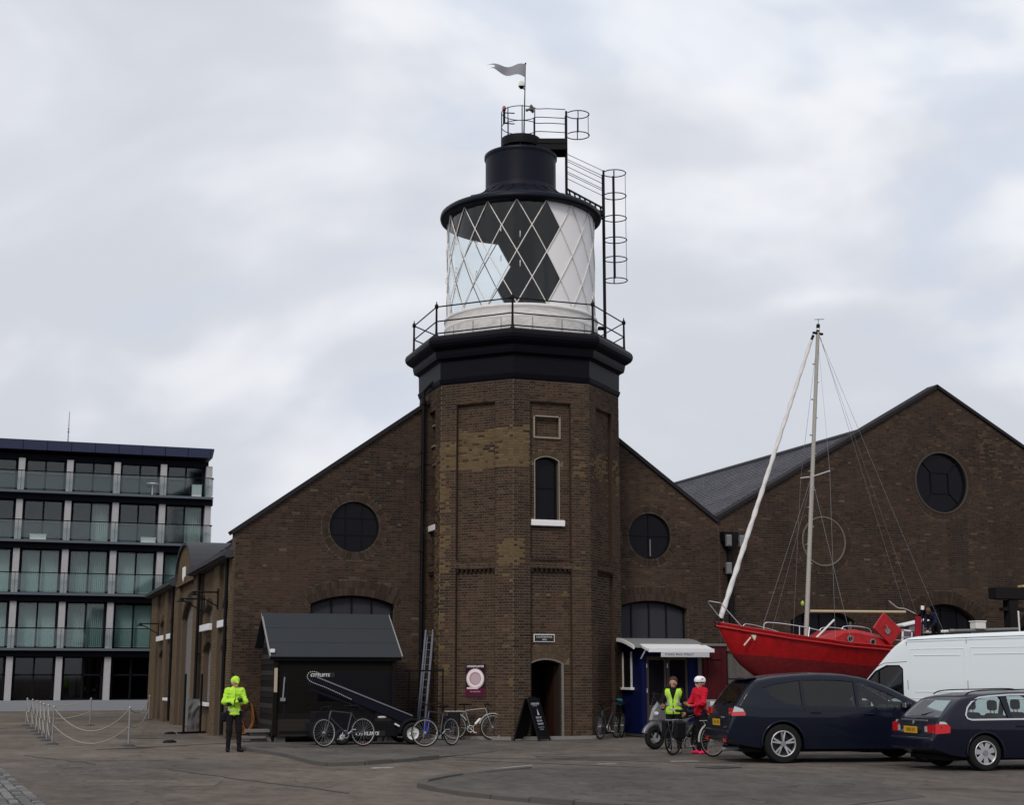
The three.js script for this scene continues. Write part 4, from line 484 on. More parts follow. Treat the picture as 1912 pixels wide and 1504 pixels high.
for (const [x, d, l] of [[4.95, 45.3, 'small dark weight on the ground left of the silver sheet'], [4.3, 39.4, 'small dark weight on the ground near the rope barrier']]) { const o = thing('ground_weight', l, 'weight', [x, 0, d], 0.4); mesh('body', lathe([[0.13, 0], [0.12, 0.04], [0.07, 0.07], [0, 0.075]], 12).scale(1.5, 1, 1), M.black, o); }

// ---------------------------------------------------------------- rope barriers
{
  const postG = { pole: lathe([[0.022, 0.02], [0.022, 0.9], [0.035, 0.91], [0.035, 0.94], [0.02, 0.96], [0, 0.97]], 12), base: lathe([[0.17, 0], [0.17, 0.015], [0.12, 0.035], [0.03, 0.05], [0, 0.05]], 20) };
  const mp = mat([0.3, 0.3, 0.3], 0.4, 0.6), mr = mat([0.26, 0.25, 0.23], 0.9);
  const P = [[3.13, 37.83, 'nearest right'], [1.38, 39.36, 'nearest left'], [1.31, 41.6, 'second'], [1.25, 43.5, 'third'], [1.22, 46.0, 'fourth'], [1.19, 48.8, 'fifth'], [1.12, 51.6, 'sixth'], [1.0, 54.6, 'farthest'], [3.12, 53.9, ''], [5.75, 60.5, '']];
  const lb = ['rope barrier post nearest the yellow-jacketed person', 'nearest post of the left row of rope barrier posts', 'second post of the left row of rope barrier posts', 'third post of the left row of rope barrier posts', 'fourth post of the left row of rope barrier posts', 'fifth post of the left row of rope barrier posts', 'sixth post of the left row of rope barrier posts', 'farthest post of the left row of rope barrier posts', 'lone far rope barrier post in front of the glass block', 'rope barrier post at the far end of the brick side wall'];
  P.forEach(([x, d], i) => { const o = thing('barrier_post', lb[i], 'post', [x, 0, d], 0, 'rope barrier posts'); mesh('pole', postG.pole, mp, o); mesh('base', postG.base, M.darkGrey, o); });
  const rope = (a, b, h, sag, l) => { const p = []; for (let i = 0; i <= 14; i++) { const t = i / 14; p.push(V(P[a][0] + (P[b][0] - P[a][0]) * t, h - sag * 4 * t * (1 - t), -(P[a][1] + (P[b][1] - P[a][1]) * t))); } tag(mesh('barrier_rope', tube(p, 0.014, 40, 6), mr), l, 'rope', 'barrier ropes'); };
  rope(0, 1, 0.9, 0.55, 'upper rope drooping between the two nearest barrier posts'); rope(0, 1, 0.48, 0.44, 'lower rope drooping between the two nearest barrier posts'); rope(0, 9, 0.9, 0.3, 'upper rope running from the nearest right post to the side wall'); rope(0, 9, 0.5, 0.3, 'lower rope running from the nearest right post to the side wall');
  const ord = ['first', 'second', 'third', 'fourth', 'fifth', 'sixth']; for (let k = 1; k < 7; k++) { rope(k, k + 1, 0.9, 0.4, `upper rope of the ${ord[k - 1]} span in the left barrier row`); rope(k, k + 1, 0.48, 0.3, `lower rope of the ${ord[k - 1]} span in the left barrier row`); }
  rope(7, 8, 0.9, 0.2, 'upper rope across the far end of the barrier'); rope(7, 8, 0.5, 0.25, 'lower rope across the far end of the barrier');
}

// ---------------------------------------------------------------- furniture lift on a trailer
const liftText = canvasTex(512, 96, (c, w, h) => { c.fillStyle = '#08080a'; c.fillRect(0, 0, w, h); c.fillStyle = '#dddde0'; c.setTransform(1, 0, -0.22, 1, 20, 0); c.font = 'bold 84px sans-serif'; c.fillText('CITYLIFTS', 10, 78, 470); });
{
  const o = thing('lift_trailer', 'black trailer-mounted inclined furniture lift in front of the shed', 'trailer', [6.7, 0.03, 36.15], 0), bk = mat([0.006, 0.006, 0.008], 0.75), nav = mat([0.006, 0.006, 0.013], 0.7);
  mesh('chassis', [rbox(2.7, 0.34, 0.9, 0.02, 2.0, 0.36, -0.3), box(1.2, 0.08, 0.1, 0.5, 0.3, -0.3), rbox(1.5, 0.3, 0.7, 0.02, 1.5, 0.66, -0.3)], bk, o);
  const a = V(0.62, 1.62, 0.08), b = V(3.2, 0.62, 0.08); for (const z of [0.1, -0.2]) mesh('lift_rail', [beam(V(a.x, a.y - 0.06, z), V(b.x, b.y - 0.06, z), 0.07, 0.22), beam(V(a.x, a.y - 0.28, z), V(1.9, 0.88, z), 0.05, 0.05)], nav, o);
  mesh('rail_edge', beam(V(a.x + 0.12, a.y + 0.02, 0.12), V(b.x, b.y + 0.06, 0.12), 0.03, 0.05), mat([0.17, 0.17, 0.21], 0.45, 0.3), o); mesh('rail_rungs', Array.from({ length: 9 }, (_, i) => bar(V(0.8 + i * 0.28, 1.5 - i * 0.109, -0.2), V(0.8 + i * 0.28, 1.5 - i * 0.109, 0.1), 0.015)), bk, o);
  // cable chain round the upper end: separate light links
  const loop = new THREE.CatmullRomCurve3([V(1.6, 1.11, 0.16), V(1.0, 1.38, 0.16), V(0.56, 1.56, 0.16), V(0.49, 1.66, 0.16), V(0.54, 1.76, 0.16), V(0.68, 1.78, 0.16), V(0.86, 1.7, 0.16)]), n = 34, lg = new THREE.BoxGeometry(0.026, 0.018, 0.03), lm = mat([0.42, 0.42, 0.42], 0.6); for (let i = 0; i < n; i++) { const q = mesh('chain_link', lg, lm, o), p = loop.getPointAt(i / (n - 1)), t = loop.getTangentAt(i / (n - 1)); q.position.copy(p); q.rotation.z = Math.atan2(t.y, t.x); }
  mesh('carriage', [rbox(2.0, 0.75, 0.06, 0.01, 1.9, 1.42, -0.62), box(0.08, 0.9, 0.08, 2.86, 1.35, -0.55), box(0.08, 1.1, 0.08, 0.1, 1.2, -0.55)], bk, o); mesh('lettering', new THREE.PlaneGeometry(0.64, 0.12).translate(1.02, 1.7, -0.585), mat([1, 1, 1], 0.5, 0, { map: liftText }), o); mesh('lettering', new THREE.PlaneGeometry(0.78, 0.13).translate(2.1, 0.27, 0.155), mat([1, 1, 1], 0.5, 0, { map: liftText }), o);
  for (const [x, r, z] of [[1.38, 0.2, 0.22], [3.16, 0.27, 0.3], [3.16, 0.27, -0.9]]) { const t = mesh('wheel', torus(r - 0.06, 0.062, 32, 10).scale(1, 1, 1.3), M.rubber, o); t.position.set(x, r, z); mesh('rim', lathe([[0.03, 0.03], [0.05, 0.03], [0.07, 0.0], [r * 0.52, 0.01], [r * 0.6, 0.045], [r * 0.68, 0.045], [r * 0.68, -0.05]], 28).rotateX(Math.PI / 2), M.whiteOld, t); mesh('bolts', Array.from({ length: 5 }, (_, i) => ball(0.014, 0.08 * Math.cos(i * 1.2566), 0.08 * Math.sin(i * 1.2566), 0.02)), M.darkGrey, t); }
  mesh('mudguard', new THREE.TorusGeometry(0.32, 0.05, 6, 16, Math.PI).scale(1, 1, 2.2).translate(3.16, 0.27, 0.26), bk, o); mesh('lamp', ball(0.12, 2.42, 0.66, 0.1, 1, 0.3, 0.4), M.lampClear, o); mesh('lever', [bar(V(2.72, 0.5, 0.2), V(2.95, 0.38, 0.22), 0.022)], M.whiteOld, o); mesh('jockey_leg', [bar(V(2.7, 0.04, -0.9), V(2.7, 0.5, -0.7), 0.04)], M.greyMetal, o); mesh('crank', [bar(V(0.02, 1.1, -0.48), V(0.05, 1.65, -0.48), 0.02), box(0.12, 0.08, 0.05, 0.02, 1.1, -0.48)], M.greyMetal, o);
}
{ const o = thing('extension_ladder', 'grey aluminium ladder leaning upright in the angle beside the lighthouse', 'ladder', [11.15, 0, 39.55]), m = mat([0.11, 0.12, 0.155], 0.55, 0.2); const a = V(-0.05, 0.03, 0), b = V(0.42, 3.0, -0.8), s = V(0.06, 0, 0.16); const off = (p, k) => p.clone().addScaledVector(s, k); for (const k of [-1, 1]) { mesh('stile', [beam(off(a, k), off(b, k), 0.05, 0.1), beam(off(a, k * 0.8).add(V(0, 0, 0.09)), off(b, k * 0.8).add(V(0, -0.2, 0.09)), 0.03, 0.08)], m, o); } for (let i = 0; i < 14; i++) { const p = a.clone().lerp(b, 0.04 + i * 0.07); mesh('rung', bar(off(p, -1), off(p, 1), 0.017), m, o); } }
{ const o = thing('cycle_rack', 'thin black steel rack frame in front of the ladder', 'rack', [10.55, 0, 38.75]); for (const x of [0, 0.95]) mesh('post', bar(V(x, 0.02, 0), V(x, 1.85, 0), 0.022), M.black, o); mesh('top_rail', bar(V(-0.15, 1.85, 0), V(0.98, 1.85, 0), 0.022), M.black, o); mesh('foot', [box(0.3, 0.02, 0.3, 0, 0.01, 0), box(0.3, 0.02, 0.3, 0.95, 0.01, 0)], M.black, o); }
{ const o = thing('sandwich_board', 'black LONGPLAYER sandwich board standing beside the tower doorway', 'sign', [13.62, 0, 37.45], 0.75);
  const t = canvasTex(360, 640, (c, w, h) => { c.fillStyle = '#0c0d10'; c.fillRect(0, 0, w, h); c.fillStyle = '#c4cad4'; c.textAlign = 'center'; c.font = 'bold 50px sans-serif'; c.fillText('LONGPLAYER', w / 2, 90, w - 60); c.fillRect(60, 108, 180, 5); c.beginPath(); c.moveTo(200, 150); c.lineTo(222, 240); c.lineTo(236, 270); c.lineTo(166, 270); c.lineTo(180, 240); c.closePath(); c.fill(); c.font = 'bold 44px sans-serif'; c.fillText('OPEN SAT', w / 2, 330, 250); c.fillText('AND SUN', w / 2, 385, 250); c.fillText('11AM-5PM', w / 2, 440, 270); c.fillRect(70, 480, 220, 5); c.font = '30px sans-serif'; c.fillText('free entry', w / 2, 530); });
  for (const k of [1, -1]) { const p = mesh('panel', box(0.66, 1.12, 0.025), M.black, o); p.position.set(0, 0.58, k * 0.2); p.rotation.x = -k * 0.3; if (k > 0) mesh('chalk_face', new THREE.PlaneGeometry(0.58, 1.0).translate(0, 0.02, 0.0145), mat([1, 1, 1], 0.7, 0, { map: t }), p); mesh('leg', [box(0.04, 1.2, 0.04, -0.32, -0.03, 0), box(0.04, 1.2, 0.04, 0.32, -0.03, 0)], M.black, p); } mesh('hinge', bar(V(-0.2, 1.13, 0), V(0.2, 1.13, 0), 0.02), M.black, o); }

// ---------------------------------------------------------------- blue kiosk
{
  const X0 = 17.22, X1 = 18.98, D0 = 38.2, D1 = 40.5, w = X1 - X0, dp = D1 - D0, o = thing('blue_kiosk', 'small blue kiosk with curved grey roof and white slatted awning', 'kiosk', [X0, 0, D0]), bl = mat([0.0035, 0.007, 0.046], 0.6), wd = mat([0.05, 0.038, 0.032], 0.4);
  mesh('side_wall', [box2(0, 0.08, 0.1, 2.55, -dp, 0), box2(w - 0.08, w, 0.1, 2.55, -dp, 0), box2(0, w, 0.1, 2.55, -dp, -dp + 0.08)], bl, o); mesh('front_wall', [box2(0.08, 0.14, 0.1, 2.55, -0.08, -0.01), box2(w - 0.3, w - 0.08, 0.1, 2.55, -0.08, -0.01), box2(0.14, w - 0.3, 2.28, 2.55, -0.08, -0.01)], bl, o);
  for (let k = 0; k < 7; k++) mesh('cladding_board', box2(-0.015, 0.0, 0.12, 2.5, -dp + 0.02 + k * 0.325, -dp + 0.335 + k * 0.325), bl, o);
  for (const [a, b] of [[0.15, 0.78], [0.8, 1.45]]) { const d = mesh('door', [box2(a, b, 0.14, 2.27, -0.09, -0.05)], wd, o); mesh('glass', box2(a + 0.08, b - 0.08, 0.9, 2.16, -0.05, -0.042), M.darkPane, d); mesh('hinge', [box(0.02, 0.12, 0.03, a + 0.01, 2.0, -0.04), box(0.02, 0.12, 0.03, a + 0.01, 1.3, -0.04)], M.whiteOld, d); }
  const ws = mesh('side_window', [box2(-0.03, 0.0, 1.36, 2.4, -1.35, -1.25), box2(-0.03, 0.0, 1.36, 2.4, -0.75, -0.65)], M.whiteOld, o); mesh('pane', box2(-0.022, -0.016, 1.4, 2.4, -1.25, -0.75), M.darkPane, ws); mesh('sill', rbox(0.14, 0.07, 0.95, 0.01, -0.06, 1.35, -1.0), M.white, ws);
  const arc = []; for (let i = 0; i <= 16; i++) { const t = i / 16; arc.push([0.18 - (dp + 0.36) * t, 2.56 + 0.24 * Math.sin(t * Math.PI)]); } const rsh = shape([...arc, ...arc.slice().reverse().map(p => [p[0], p[1] - 0.06])]);
  mesh('curved_roof', new THREE.ExtrudeGeometry(rsh, { depth: w + 0.5, bevelEnabled: false }).rotateY(-Math.PI / 2).translate(w + 0.2, 0, 0), mat([0.2, 0.21, 0.215], 0.5, 0.2), o); mesh('roof_trim', new THREE.ExtrudeGeometry(shape([...arc, ...arc.slice().reverse().map(p => [p[0], p[1] - 0.1])]), { depth: 0.03, bevelEnabled: false }).rotateY(-Math.PI / 2).translate(-0.305, 0, 0), M.white, o);
  const aw = mesh('awning', [beam(V(-0.05, 2.57, 0.02), V(-0.05, 2.42, 0.62), 0.04, 0.07), beam(V(1.95, 2.57, 0.02), V(1.95, 2.42, 0.62), 0.04, 0.07), box(2.04, 0.1, 0.03, 0.95, 2.42, 0.63)], M.white, o); for (let k = 0; k < 5; k++) mesh('slat', box(1.98, 0.02, 0.105, 0.95, 2.585 - k * 0.032, 0.06 + k * 0.125, 0, 0.25), M.white, aw);
  mesh('bracket', [bar(V(-0.03, 2.2, 0.02), V(-0.03, 2.44, 0.35), 0.022), bar(V(1.93, 2.2, 0.02), V(1.93, 2.44, 0.35), 0.022)], M.white, aw);
  const st = canvasTex(768, 96, (c, ww, h) => { c.fillStyle = '#b9bcc2'; c.fillRect(0, 0, ww, h); c.fillStyle = '#16204e'; c.font = 'italic bold 60px serif'; c.fillText('Trinity Buoy Wharf', 40, 68, 470); }); mesh('sign', box(1.5, 0.15, 0.02, 1.06, 2.31, 0.63), M.whiteOld, aw); mesh('sign_print', new THREE.PlaneGeometry(1.46, 0.14).translate(1.06, 2.31, 0.642), mat([1, 1, 1], 0.6, 0, { map: st }), aw);
  mesh('floor', box2(0, w, 0.02, 0.12, -dp, 0.02), M.darkGrey, o); mesh('step', box(1.4, 0.05, 0.3, 0.8, 0.12, 0.16), M.concrete, o); mesh('corner_post', box(0.1, 2.4, 0.1, w + 0.04, 1.25, 0.0), mat([0.1, 0.1, 0.1], 0.7), o);
}
{ const o = thing('maroon_container', 'dark maroon shipping container between the blue kiosk and the red boat', 'container', [19.08, 0, 38.15]), m = mat([0.075, 0.012, 0.016], 0.6, 0, { map: rep(grainT, 0.8) }); mesh('body', metric(box2(0, 0.8, 0.12, 2.55, -2.2, 0)), m, o); mesh('door_panel', metric(rbox(0.7, 2.2, 0.05, 0.02, 0.4, 1.3, 0.02)), m, o); mesh('locking_bar', [bar(V(0.18, 0.2, 0.07), V(0.18, 2.5, 0.07), 0.02), bar(V(0.62, 0.2, 0.07), V(0.62, 2.5, 0.07), 0.02), box(0.3, 0.04, 0.04, 0.42, 2.2, 0.06)], m, o); mesh('top_rail', box(0.86, 0.06, 0.1, 0.4, 2.6, 0), M.midGrey, o); mesh('corner_casting', [box(0.16, 0.12, 0.16, 0.06, 0.06, -0.05), box(0.16, 0.12, 0.16, 0.74, 0.06, -0.05), box(0.16, 0.12, 0.16, 0.06, 0.06, -2.1), box(0.16, 0.12, 0.16, 0.74, 0.06, -2.1)], m, o); }
{ const o = thing('grey_container', 'grey corrugated steel container behind the bow of the red boat', 'container', [19.95, 0, 38.2]), p = []; for (let i = 0; i < 40; i++) { const x = i * 0.15; p.push([x, i % 4 < 2 ? 0 : -0.04]); } const s = shape([...p, [p.at(-1)[0], -2.2], [0, -2.2]]); mesh('corrugated_wall', new THREE.ExtrudeGeometry(s, { depth: 2.3, bevelEnabled: false }).rotateX(-Math.PI / 2).scale(1, 1, -1).translate(0, 0.15, 0).scale(1, 1, 1), mat([0.13, 0.125, 0.12], 0.7, 0.1, { map: rep(grainT, 0.5) }), o); o.children[0].geometry.computeVertexNormals(); o.children[0].position.z = 0; mesh('rail', [box(6, 0.14, 0.1, 2.95, 0.1, 0.02), box(6, 0.12, 0.1, 2.95, 2.48, 0.02)], mat([0.11, 0.105, 0.1], 0.7), o); }
{ const o = thing('timber_portal', 'black timber post and lintel frame at the right edge by the big warehouse', 'frame', [29.0, 0, 37.2]), m = mat([0.012, 0.011, 0.011], 0.8); mesh('post', [box(0.32, 4.0, 0.32, 0.15, 2.0, 0)], m, o); mesh('post', box(0.3, 4.0, 0.3, 3.4, 2.0, 0), m, o); mesh('inner_post', box(0.14, 3.4, 0.14, 0.72, 1.7, -0.2), m, o); mesh('lintel', [rbox(4.4, 0.36, 0.4, 0.02, 1.7, 4.2, 0), box(4.0, 0.1, 0.2, 1.8, 3.72, 0)], m, o); mesh('plank', rbox(1.6, 0.07, 0.26, 0.01, 1.35, 4.43, 0), mat([0.45, 0.33, 0.19], 0.8), o); mesh('brace', beam(V(0.3, 3.1, 0), V(1.1, 3.9, 0), 0.12, 0.12), m, o); }
// ---------------------------------------------------------------- bicycles (local x = forward, wheels at +-0.51)
function wheelParts(parent, name, x, r, rimM, tyreM, tw = 0.018) {
  const t = mesh(name, torus(r - tw, tw, 44, 8), tyreM, parent); t.position.set(x, r, 0);
  mesh('rim', torus(r - tw * 2.2, 0.0135, 44, 6).scale(1, 1, 1.1), rimM, t); const sp = []; for (let k = 0; k < 24; k++) { const a = k / 24 * 6.283, b = a + (k % 2 ? 0.5 : -0.5); sp.push(bar(V(0.02 * Math.cos(b), 0.02 * Math.sin(b), k % 2 ? 0.03 : -0.03), V((r - 0.045) * Math.cos(a), (r - 0.045) * Math.sin(a), 0), 0.0022, 4)); } mesh('spokes', sp, M.greyMetal, t); mesh('hub', bar(V(0, 0, -0.05), V(0, 0, 0.05), 0.022), M.alloy, t); return t;
}
function bicycle(label, X, Y, D, yaw, lean, o = {}) {
  const g = thing('bicycle', label, 'bicycle', [X, Y, D], yaw, 'bicycles parked around the yard'); g.rotation.x = lean; const r = o.r ?? 0.34, fm = o.frame ?? M.black, rim = o.rim ?? M.alloy, ty = o.tyre ?? M.rubber, R = -0.51, F = 0.53;
  wheelParts(g, 'rear_wheel', R, r, rim, ty); const fw = wheelParts(g, 'front_wheel', F, r, rim, ty); if (o.steer) fw.rotation.y = o.steer;
  const bb = V(-0.07, 0.29, 0), st = V(-0.22, 0.78, 0), hd = V(0.33, 0.84, 0), hb = V(0.38, 0.70, 0), ra = V(R, r, 0), fa = V(F, r, 0);
  mesh('frame', [bar(bb, st, 0.018), bar(st, hd, 0.017), bar(bb, hb, 0.021), bar(hd, hb, 0.022), bar(bb, ra.clone().setZ(0.05), 0.011), bar(bb, ra.clone().setZ(-0.05), 0.011), bar(st, ra.clone().setZ(0.05), 0.009), bar(st, ra.clone().setZ(-0.05), 0.009)], fm, g);
  mesh('fork', [tube([hb, V(0.43, 0.56, 0.05), V(0.48, 0.42, 0.055), fa.clone().setZ(0.055)], 0.012, 10), tube([hb, V(0.43, 0.56, -0.05), V(0.48, 0.42, -0.055), fa.clone().setZ(-0.055)], 0.012, 10)], o.fork ?? fm, g);
  const hy = o.drop ? 0.95 : 1.0; mesh('handlebar', o.drop ? [bar(hd, V(0.32, hy, 0), 0.014), tube([V(0.46, hy - 0.12, -0.2), V(0.5, hy - 0.04, -0.2), V(0.42, hy, -0.2), V(0.36, hy, -0.1), V(0.36, hy, 0.1), V(0.42, hy, 0.2), V(0.5, hy - 0.04, 0.2), V(0.46, hy - 0.12, 0.2)], 0.013, 30)] : [bar(hd, V(0.3, hy, 0), 0.014), tube([V(0.2, hy + 0.02, -0.29), V(0.3, hy + 0.01, -0.15), V(0.32, hy, 0), V(0.3, hy + 0.01, 0.15), V(0.2, hy + 0.02, 0.29)], 0.013, 24)], M.black, g);
  mesh('saddle', [bar(st, V(-0.26, 0.93, 0), 0.014), rbox(0.27, 0.05, 0.13, 0.025, -0.27, 0.95, 0), rbox(0.16, 0.04, 0.06, 0.02, -0.12, 0.95, 0)], o.saddle ?? M.black, g);
  mesh('crankset', [torus(0.085, 0.012, 24, 5).translate(-0.07, 0.29, 0.05), bar(V(-0.07, 0.29, 0.06), V(0.06, 0.19, 0.08), 0.012), bar(V(-0.07, 0.29, -0.06), V(-0.2, 0.39, -0.08), 0.012), box(0.09, 0.02, 0.08, 0.06, 0.19, 0.12), box(0.09, 0.02, 0.08, -0.2, 0.39, -0.12)], M.alloy, g); mesh('chain', [bar(V(R, r + 0.04, 0.05), V(-0.07, 0.375, 0.05), 0.005, 4), bar(V(R, r - 0.04, 0.05), V(-0.07, 0.205, 0.05), 0.005, 4)], M.iron, g);
  if (o.guards) { const ga = (x, a0, a1) => { const q = new THREE.TorusGeometry(r + 0.022, 0.022, 6, 22, a1 - a0); q.scale(1, 1, 1.3); q.rotateZ(a0); return q.translate(x, r, 0); }; mesh('mudguard', ga(R, 0.5, 3.2), o.guards, g); mesh('mudguard', ga(F, 0.9, 2.9), o.guards, g); }
  if (o.rack) mesh('luggage_rack', [...[-0.06, 0.06].flatMap(z => [bar(V(-0.25, 0.76, z), V(-0.78, 0.76, z), 0.008), bar(V(R, r, z), V(-0.45, 0.76, z), 0.007), bar(V(R, r, z), V(-0.68, 0.76, z), 0.007)]), bar(V(-0.78, 0.76, -0.06), V(-0.78, 0.76, 0.06), 0.008), bar(V(-0.5, 0.76, -0.06), V(-0.5, 0.76, 0.06), 0.008)], o.rack, g);
  if (o.bag) for (const z of o.bag2 ? [0.15, -0.15] : [0.15]) mesh('pannier', rbox(0.34, 0.38, 0.14, 0.04, -0.52, 0.55, z), o.bag, g);
  if (o.bottle) mesh('bottle', lathe([[0, 0], [0.036, 0], [0.036, 0.16], [0.02, 0.19], [0.02, 0.21], [0, 0.21]], 12).rotateZ(-0.72).translate(0.06, 0.42, 0), o.bottle, g);
  if (o.basket) mesh('bag', rbox(0.26, 0.2, 0.3, 0.04, 0.48, 0.98, 0), o.basket, g);
  if (o.reflector) mesh('reflector', ball(0.025, R + 0.0, 0.09, 0.02), M.lampRed, g); if (o.clamp) mesh('seat_cover', rbox(0.32, 0.06, 0.18, 0.03, -0.25, 0.97, 0), o.clamp, g);
  return g;
}
M.guard = mat([0.3, 0.3, 0.295], 0.5); const blueM = mat([0.01, 0.03, 0.5], 0.35), silv = mat([0.2, 0.205, 0.22], 0.4, 0.4), paleRim = mat([0.28, 0.28, 0.275], 0.5, 0.2), darkF = mat([0.02, 0.022, 0.035], 0.4);
bicycle('dark road bicycle with pale rims leaning on the lift trailer', 7.88, 0.045, 34.75, 0.26 + Math.PI, 0.10, { frame: darkF, rim: paleRim, drop: true, steer: 0.15, reflector: true });
bicycle('bicycle with a bright blue fork beside the trailer wheel', 10.28, 0.015, 34.9, 0.62 + Math.PI, 0.08, { frame: darkF, fork: blueM, rim: paleRim, steer: -0.8, bottle: silv, bag: M.black });
bicycle('silver touring bicycle with pale mudguards leaning on the tower below the poster', 12.28, 0.0, 38.45, -0.36, -0.08, { frame: silv, rim: paleRim, guards: M.guard, rack: M.alloy, bag: M.black, bottle: M.white, drop: true });
bicycle('black bicycle in the shade right of the tower doorway', 16.05, 0.0, 37.9, 0.72, -0.1, { frame: mat([0.03, 0.03, 0.033], 0.4), rim: M.iron });
bicycle('dark bicycle with a turquoise bag parked at the kiosk corner', 16.75, 0.0, 38.9, 1.35, 0.08, { rim: M.iron, basket: mat([0.02, 0.13, 0.2], 0.6) });
bicycle('black bicycle with panniers and rack in front of the hi-vis vest person', 14.42, 0.0, 29.72, 0.55, 0.06, { rim: M.iron, r: 0.345, rack: M.greyMetal, bag: M.black, bag2: true });
bicycle('silver bicycle with pale mudguard and rack behind the dark people carrier', 15.05, 0.0, 28.75, 0.2, -0.05, { frame: silv, rim: paleRim, guards: M.guard, rack: M.alloy, saddle: M.whiteOld });
{ // motor scooter
  const o = thing('motor_scooter', 'silver and black motor scooter with a top box behind the two people', 'scooter', [14.72, 0, 32.0], 0.18), sm = mat([0.12, 0.123, 0.135], 0.4, 0.3, { clearcoat: 0.2 });
  for (const [x, n] of [[0, 'front_wheel'], [1.35, 'rear_wheel']]) { const t = mesh(n, torus(0.2, 0.07, 32, 10), M.rubber, o); t.position.set(x, 0.27, 0); mesh('rim', [torus(0.15, 0.015, 24, 6), ...Array.from({ length: 5 }, (_, i) => bar(V(0, 0, 0), V(0.15 * Math.cos(i * 1.2566), 0.15 * Math.sin(i * 1.2566), 0), 0.018))], M.greyMetal, t); mesh('brake_disc', new THREE.CylinderGeometry(0.1, 0.1, 0.01, 24).rotateX(Math.PI / 2).translate(0, 0, 0.08), M.steel, t); }
  mesh('front_mudguard', new THREE.TorusGeometry(0.31, 0.07, 8, 20, 2.1).rotateZ(0.7).translate(0, 0.27, 0), sm, o); mesh('fork', [bar(V(0, 0.27, 0.1), V(0.2, 0.85, 0.06), 0.022), bar(V(0, 0.27, -0.1), V(0.2, 0.85, -0.06), 0.022)], M.black, o);
  const sh = shape([[0.1, 0.45], [0.02, 0.68], [0.1, 0.9], [0.22, 1.04], [0.3, 0.98], [0.3, 0.5], [0.42, 0.3], [0.9, 0.3], [0.95, 0.5], [1.5, 0.62], [1.72, 0.78], [1.6, 0.84], [0.95, 0.78], [0.75, 0.66], [0.62, 0.4], [0.45, 0.4], [0.38, 0.6], [0.38, 0.5]].slice(0, 15)); mesh('fairing', extr(sh, 0.34, 0.05, -0.17), sm, o);
  mesh('leg_shield', rbox(0.06, 0.6, 0.42, 0.03, 0.28, 0.72, 0, 0.25), M.black, o); mesh('seat', [rbox(0.75, 0.12, 0.28, 0.06, 1.15, 0.84, 0)], M.black, o); mesh('handlebar', tube([V(0.3, 1.05, -0.33), V(0.24, 1.1, -0.1), V(0.24, 1.1, 0.1), V(0.3, 1.05, 0.33)], 0.02, 16), M.black, o); for (const z of [-0.36, 0.36]) mesh('mirror', [bar(V(0.28, 1.08, z * 0.7), V(0.24, 1.26, z), 0.008), ball(0.06, 0.24, 1.28, z, 0.4, 0.8, 1.2)], M.black, o);
  mesh('windscreen', rbox(0.02, 0.3, 0.4, 0.01, 0.1, 1.15, 0, -0.35), M.glass, o); mesh('headlamp', ball(0.08, 0.05, 0.82, 0.0, 0.6, 0.8, 1.4), M.lampClear, o); mesh('top_box', rbox(0.36, 0.28, 0.4, 0.06, 1.72, 1.0, 0), M.midGrey, o); mesh('tail_lamp', rbox(0.06, 0.1, 0.22, 0.02, 1.93, 0.98, 0.12), M.lampRed, o); mesh('number_plate', box(0.24, 0.17, 0.01, 1.62, 1.02, 0.215), M.whiteOld, o); mesh('stand', bar(V(0.8, 0.02, 0.12), V(0.8, 0.32, 0.08), 0.02), M.iron, o);
}
// ---------------------------------------------------------------- vehicles (local x = forward, +z = right-hand side)
const csg = new Evaluator(); csg.attributes = ['position', 'normal']; csg.useGroups = false;
const lin = pts => x => { if (x <= pts[0][0]) return pts[0][1]; for (let i = 1; i < pts.length; i++) if (x <= pts[i][0]) { const t = (x - pts[i - 1][0]) / (pts[i][0] - pts[i - 1][0]); return pts[i - 1][1] + (pts[i][1] - pts[i - 1][1]) * t; } return pts.at(-1)[1]; };
function loftBody(xs, top, bot, w, inset = 0) {
  const rings = []; for (const x of xs) {
    const T = top(x) - inset, B = bot(x) + inset * 1.5, h = T - B, r = Math.min(0.13, h * 0.3), ys = T - r, ring = [[0, B], [w(x, B) * 0.8 - inset, B]]; for (let k = 0; k <= 9; k++) { const y = B + 0.03 + (ys - B - 0.03) * k / 9; ring.push([w(x, y) - inset, y]); } const wz = w(x, ys) - inset; for (let k = 1; k <= 5; k++) { const a = k / 5 * Math.PI / 2; ring.push([wz - r * (1 - Math.cos(a)) * 1.0, ys + r * 0.82 * Math.sin(a)]); } ring.push([wz * 0.5, T - r * 0.06], [0, T]);
    const full = ring.map(p => [x, p[1], p[0]]); for (let k = ring.length - 2; k > 0; k--) full.push([x, ring[k][1], -ring[k][0]]); rings.push(full);
  }
  const n = rings[0].length, P = []; const tri = (a, b, c) => P.push(...a, ...b, ...c);
  for (let i = 0; i < rings.length - 1; i++) for (let k = 0; k < n; k++) { const a = rings[i][k], b = rings[i][(k + 1) % n], c = rings[i + 1][(k + 1) % n], d = rings[i + 1][k]; tri(a, d, b); tri(b, d, c); }
  for (const [ri, f] of [[rings[0], 1], [rings.at(-1), 0]]) { const c = [0, 1, 2].map(q => ri.reduce((s, p) => s + p[q], 0) / n); c[2] = 0; for (let k = 0; k < n; k++) f ? tri(ri[k], ri[(k + 1) % n], c) : tri(ri[(k + 1) % n], ri[k], c); }
  const g = new THREE.BufferGeometry(); g.setAttribute('position', new THREE.Float32BufferAttribute(P, 3)); g.computeVertexNormals(); return g;
}
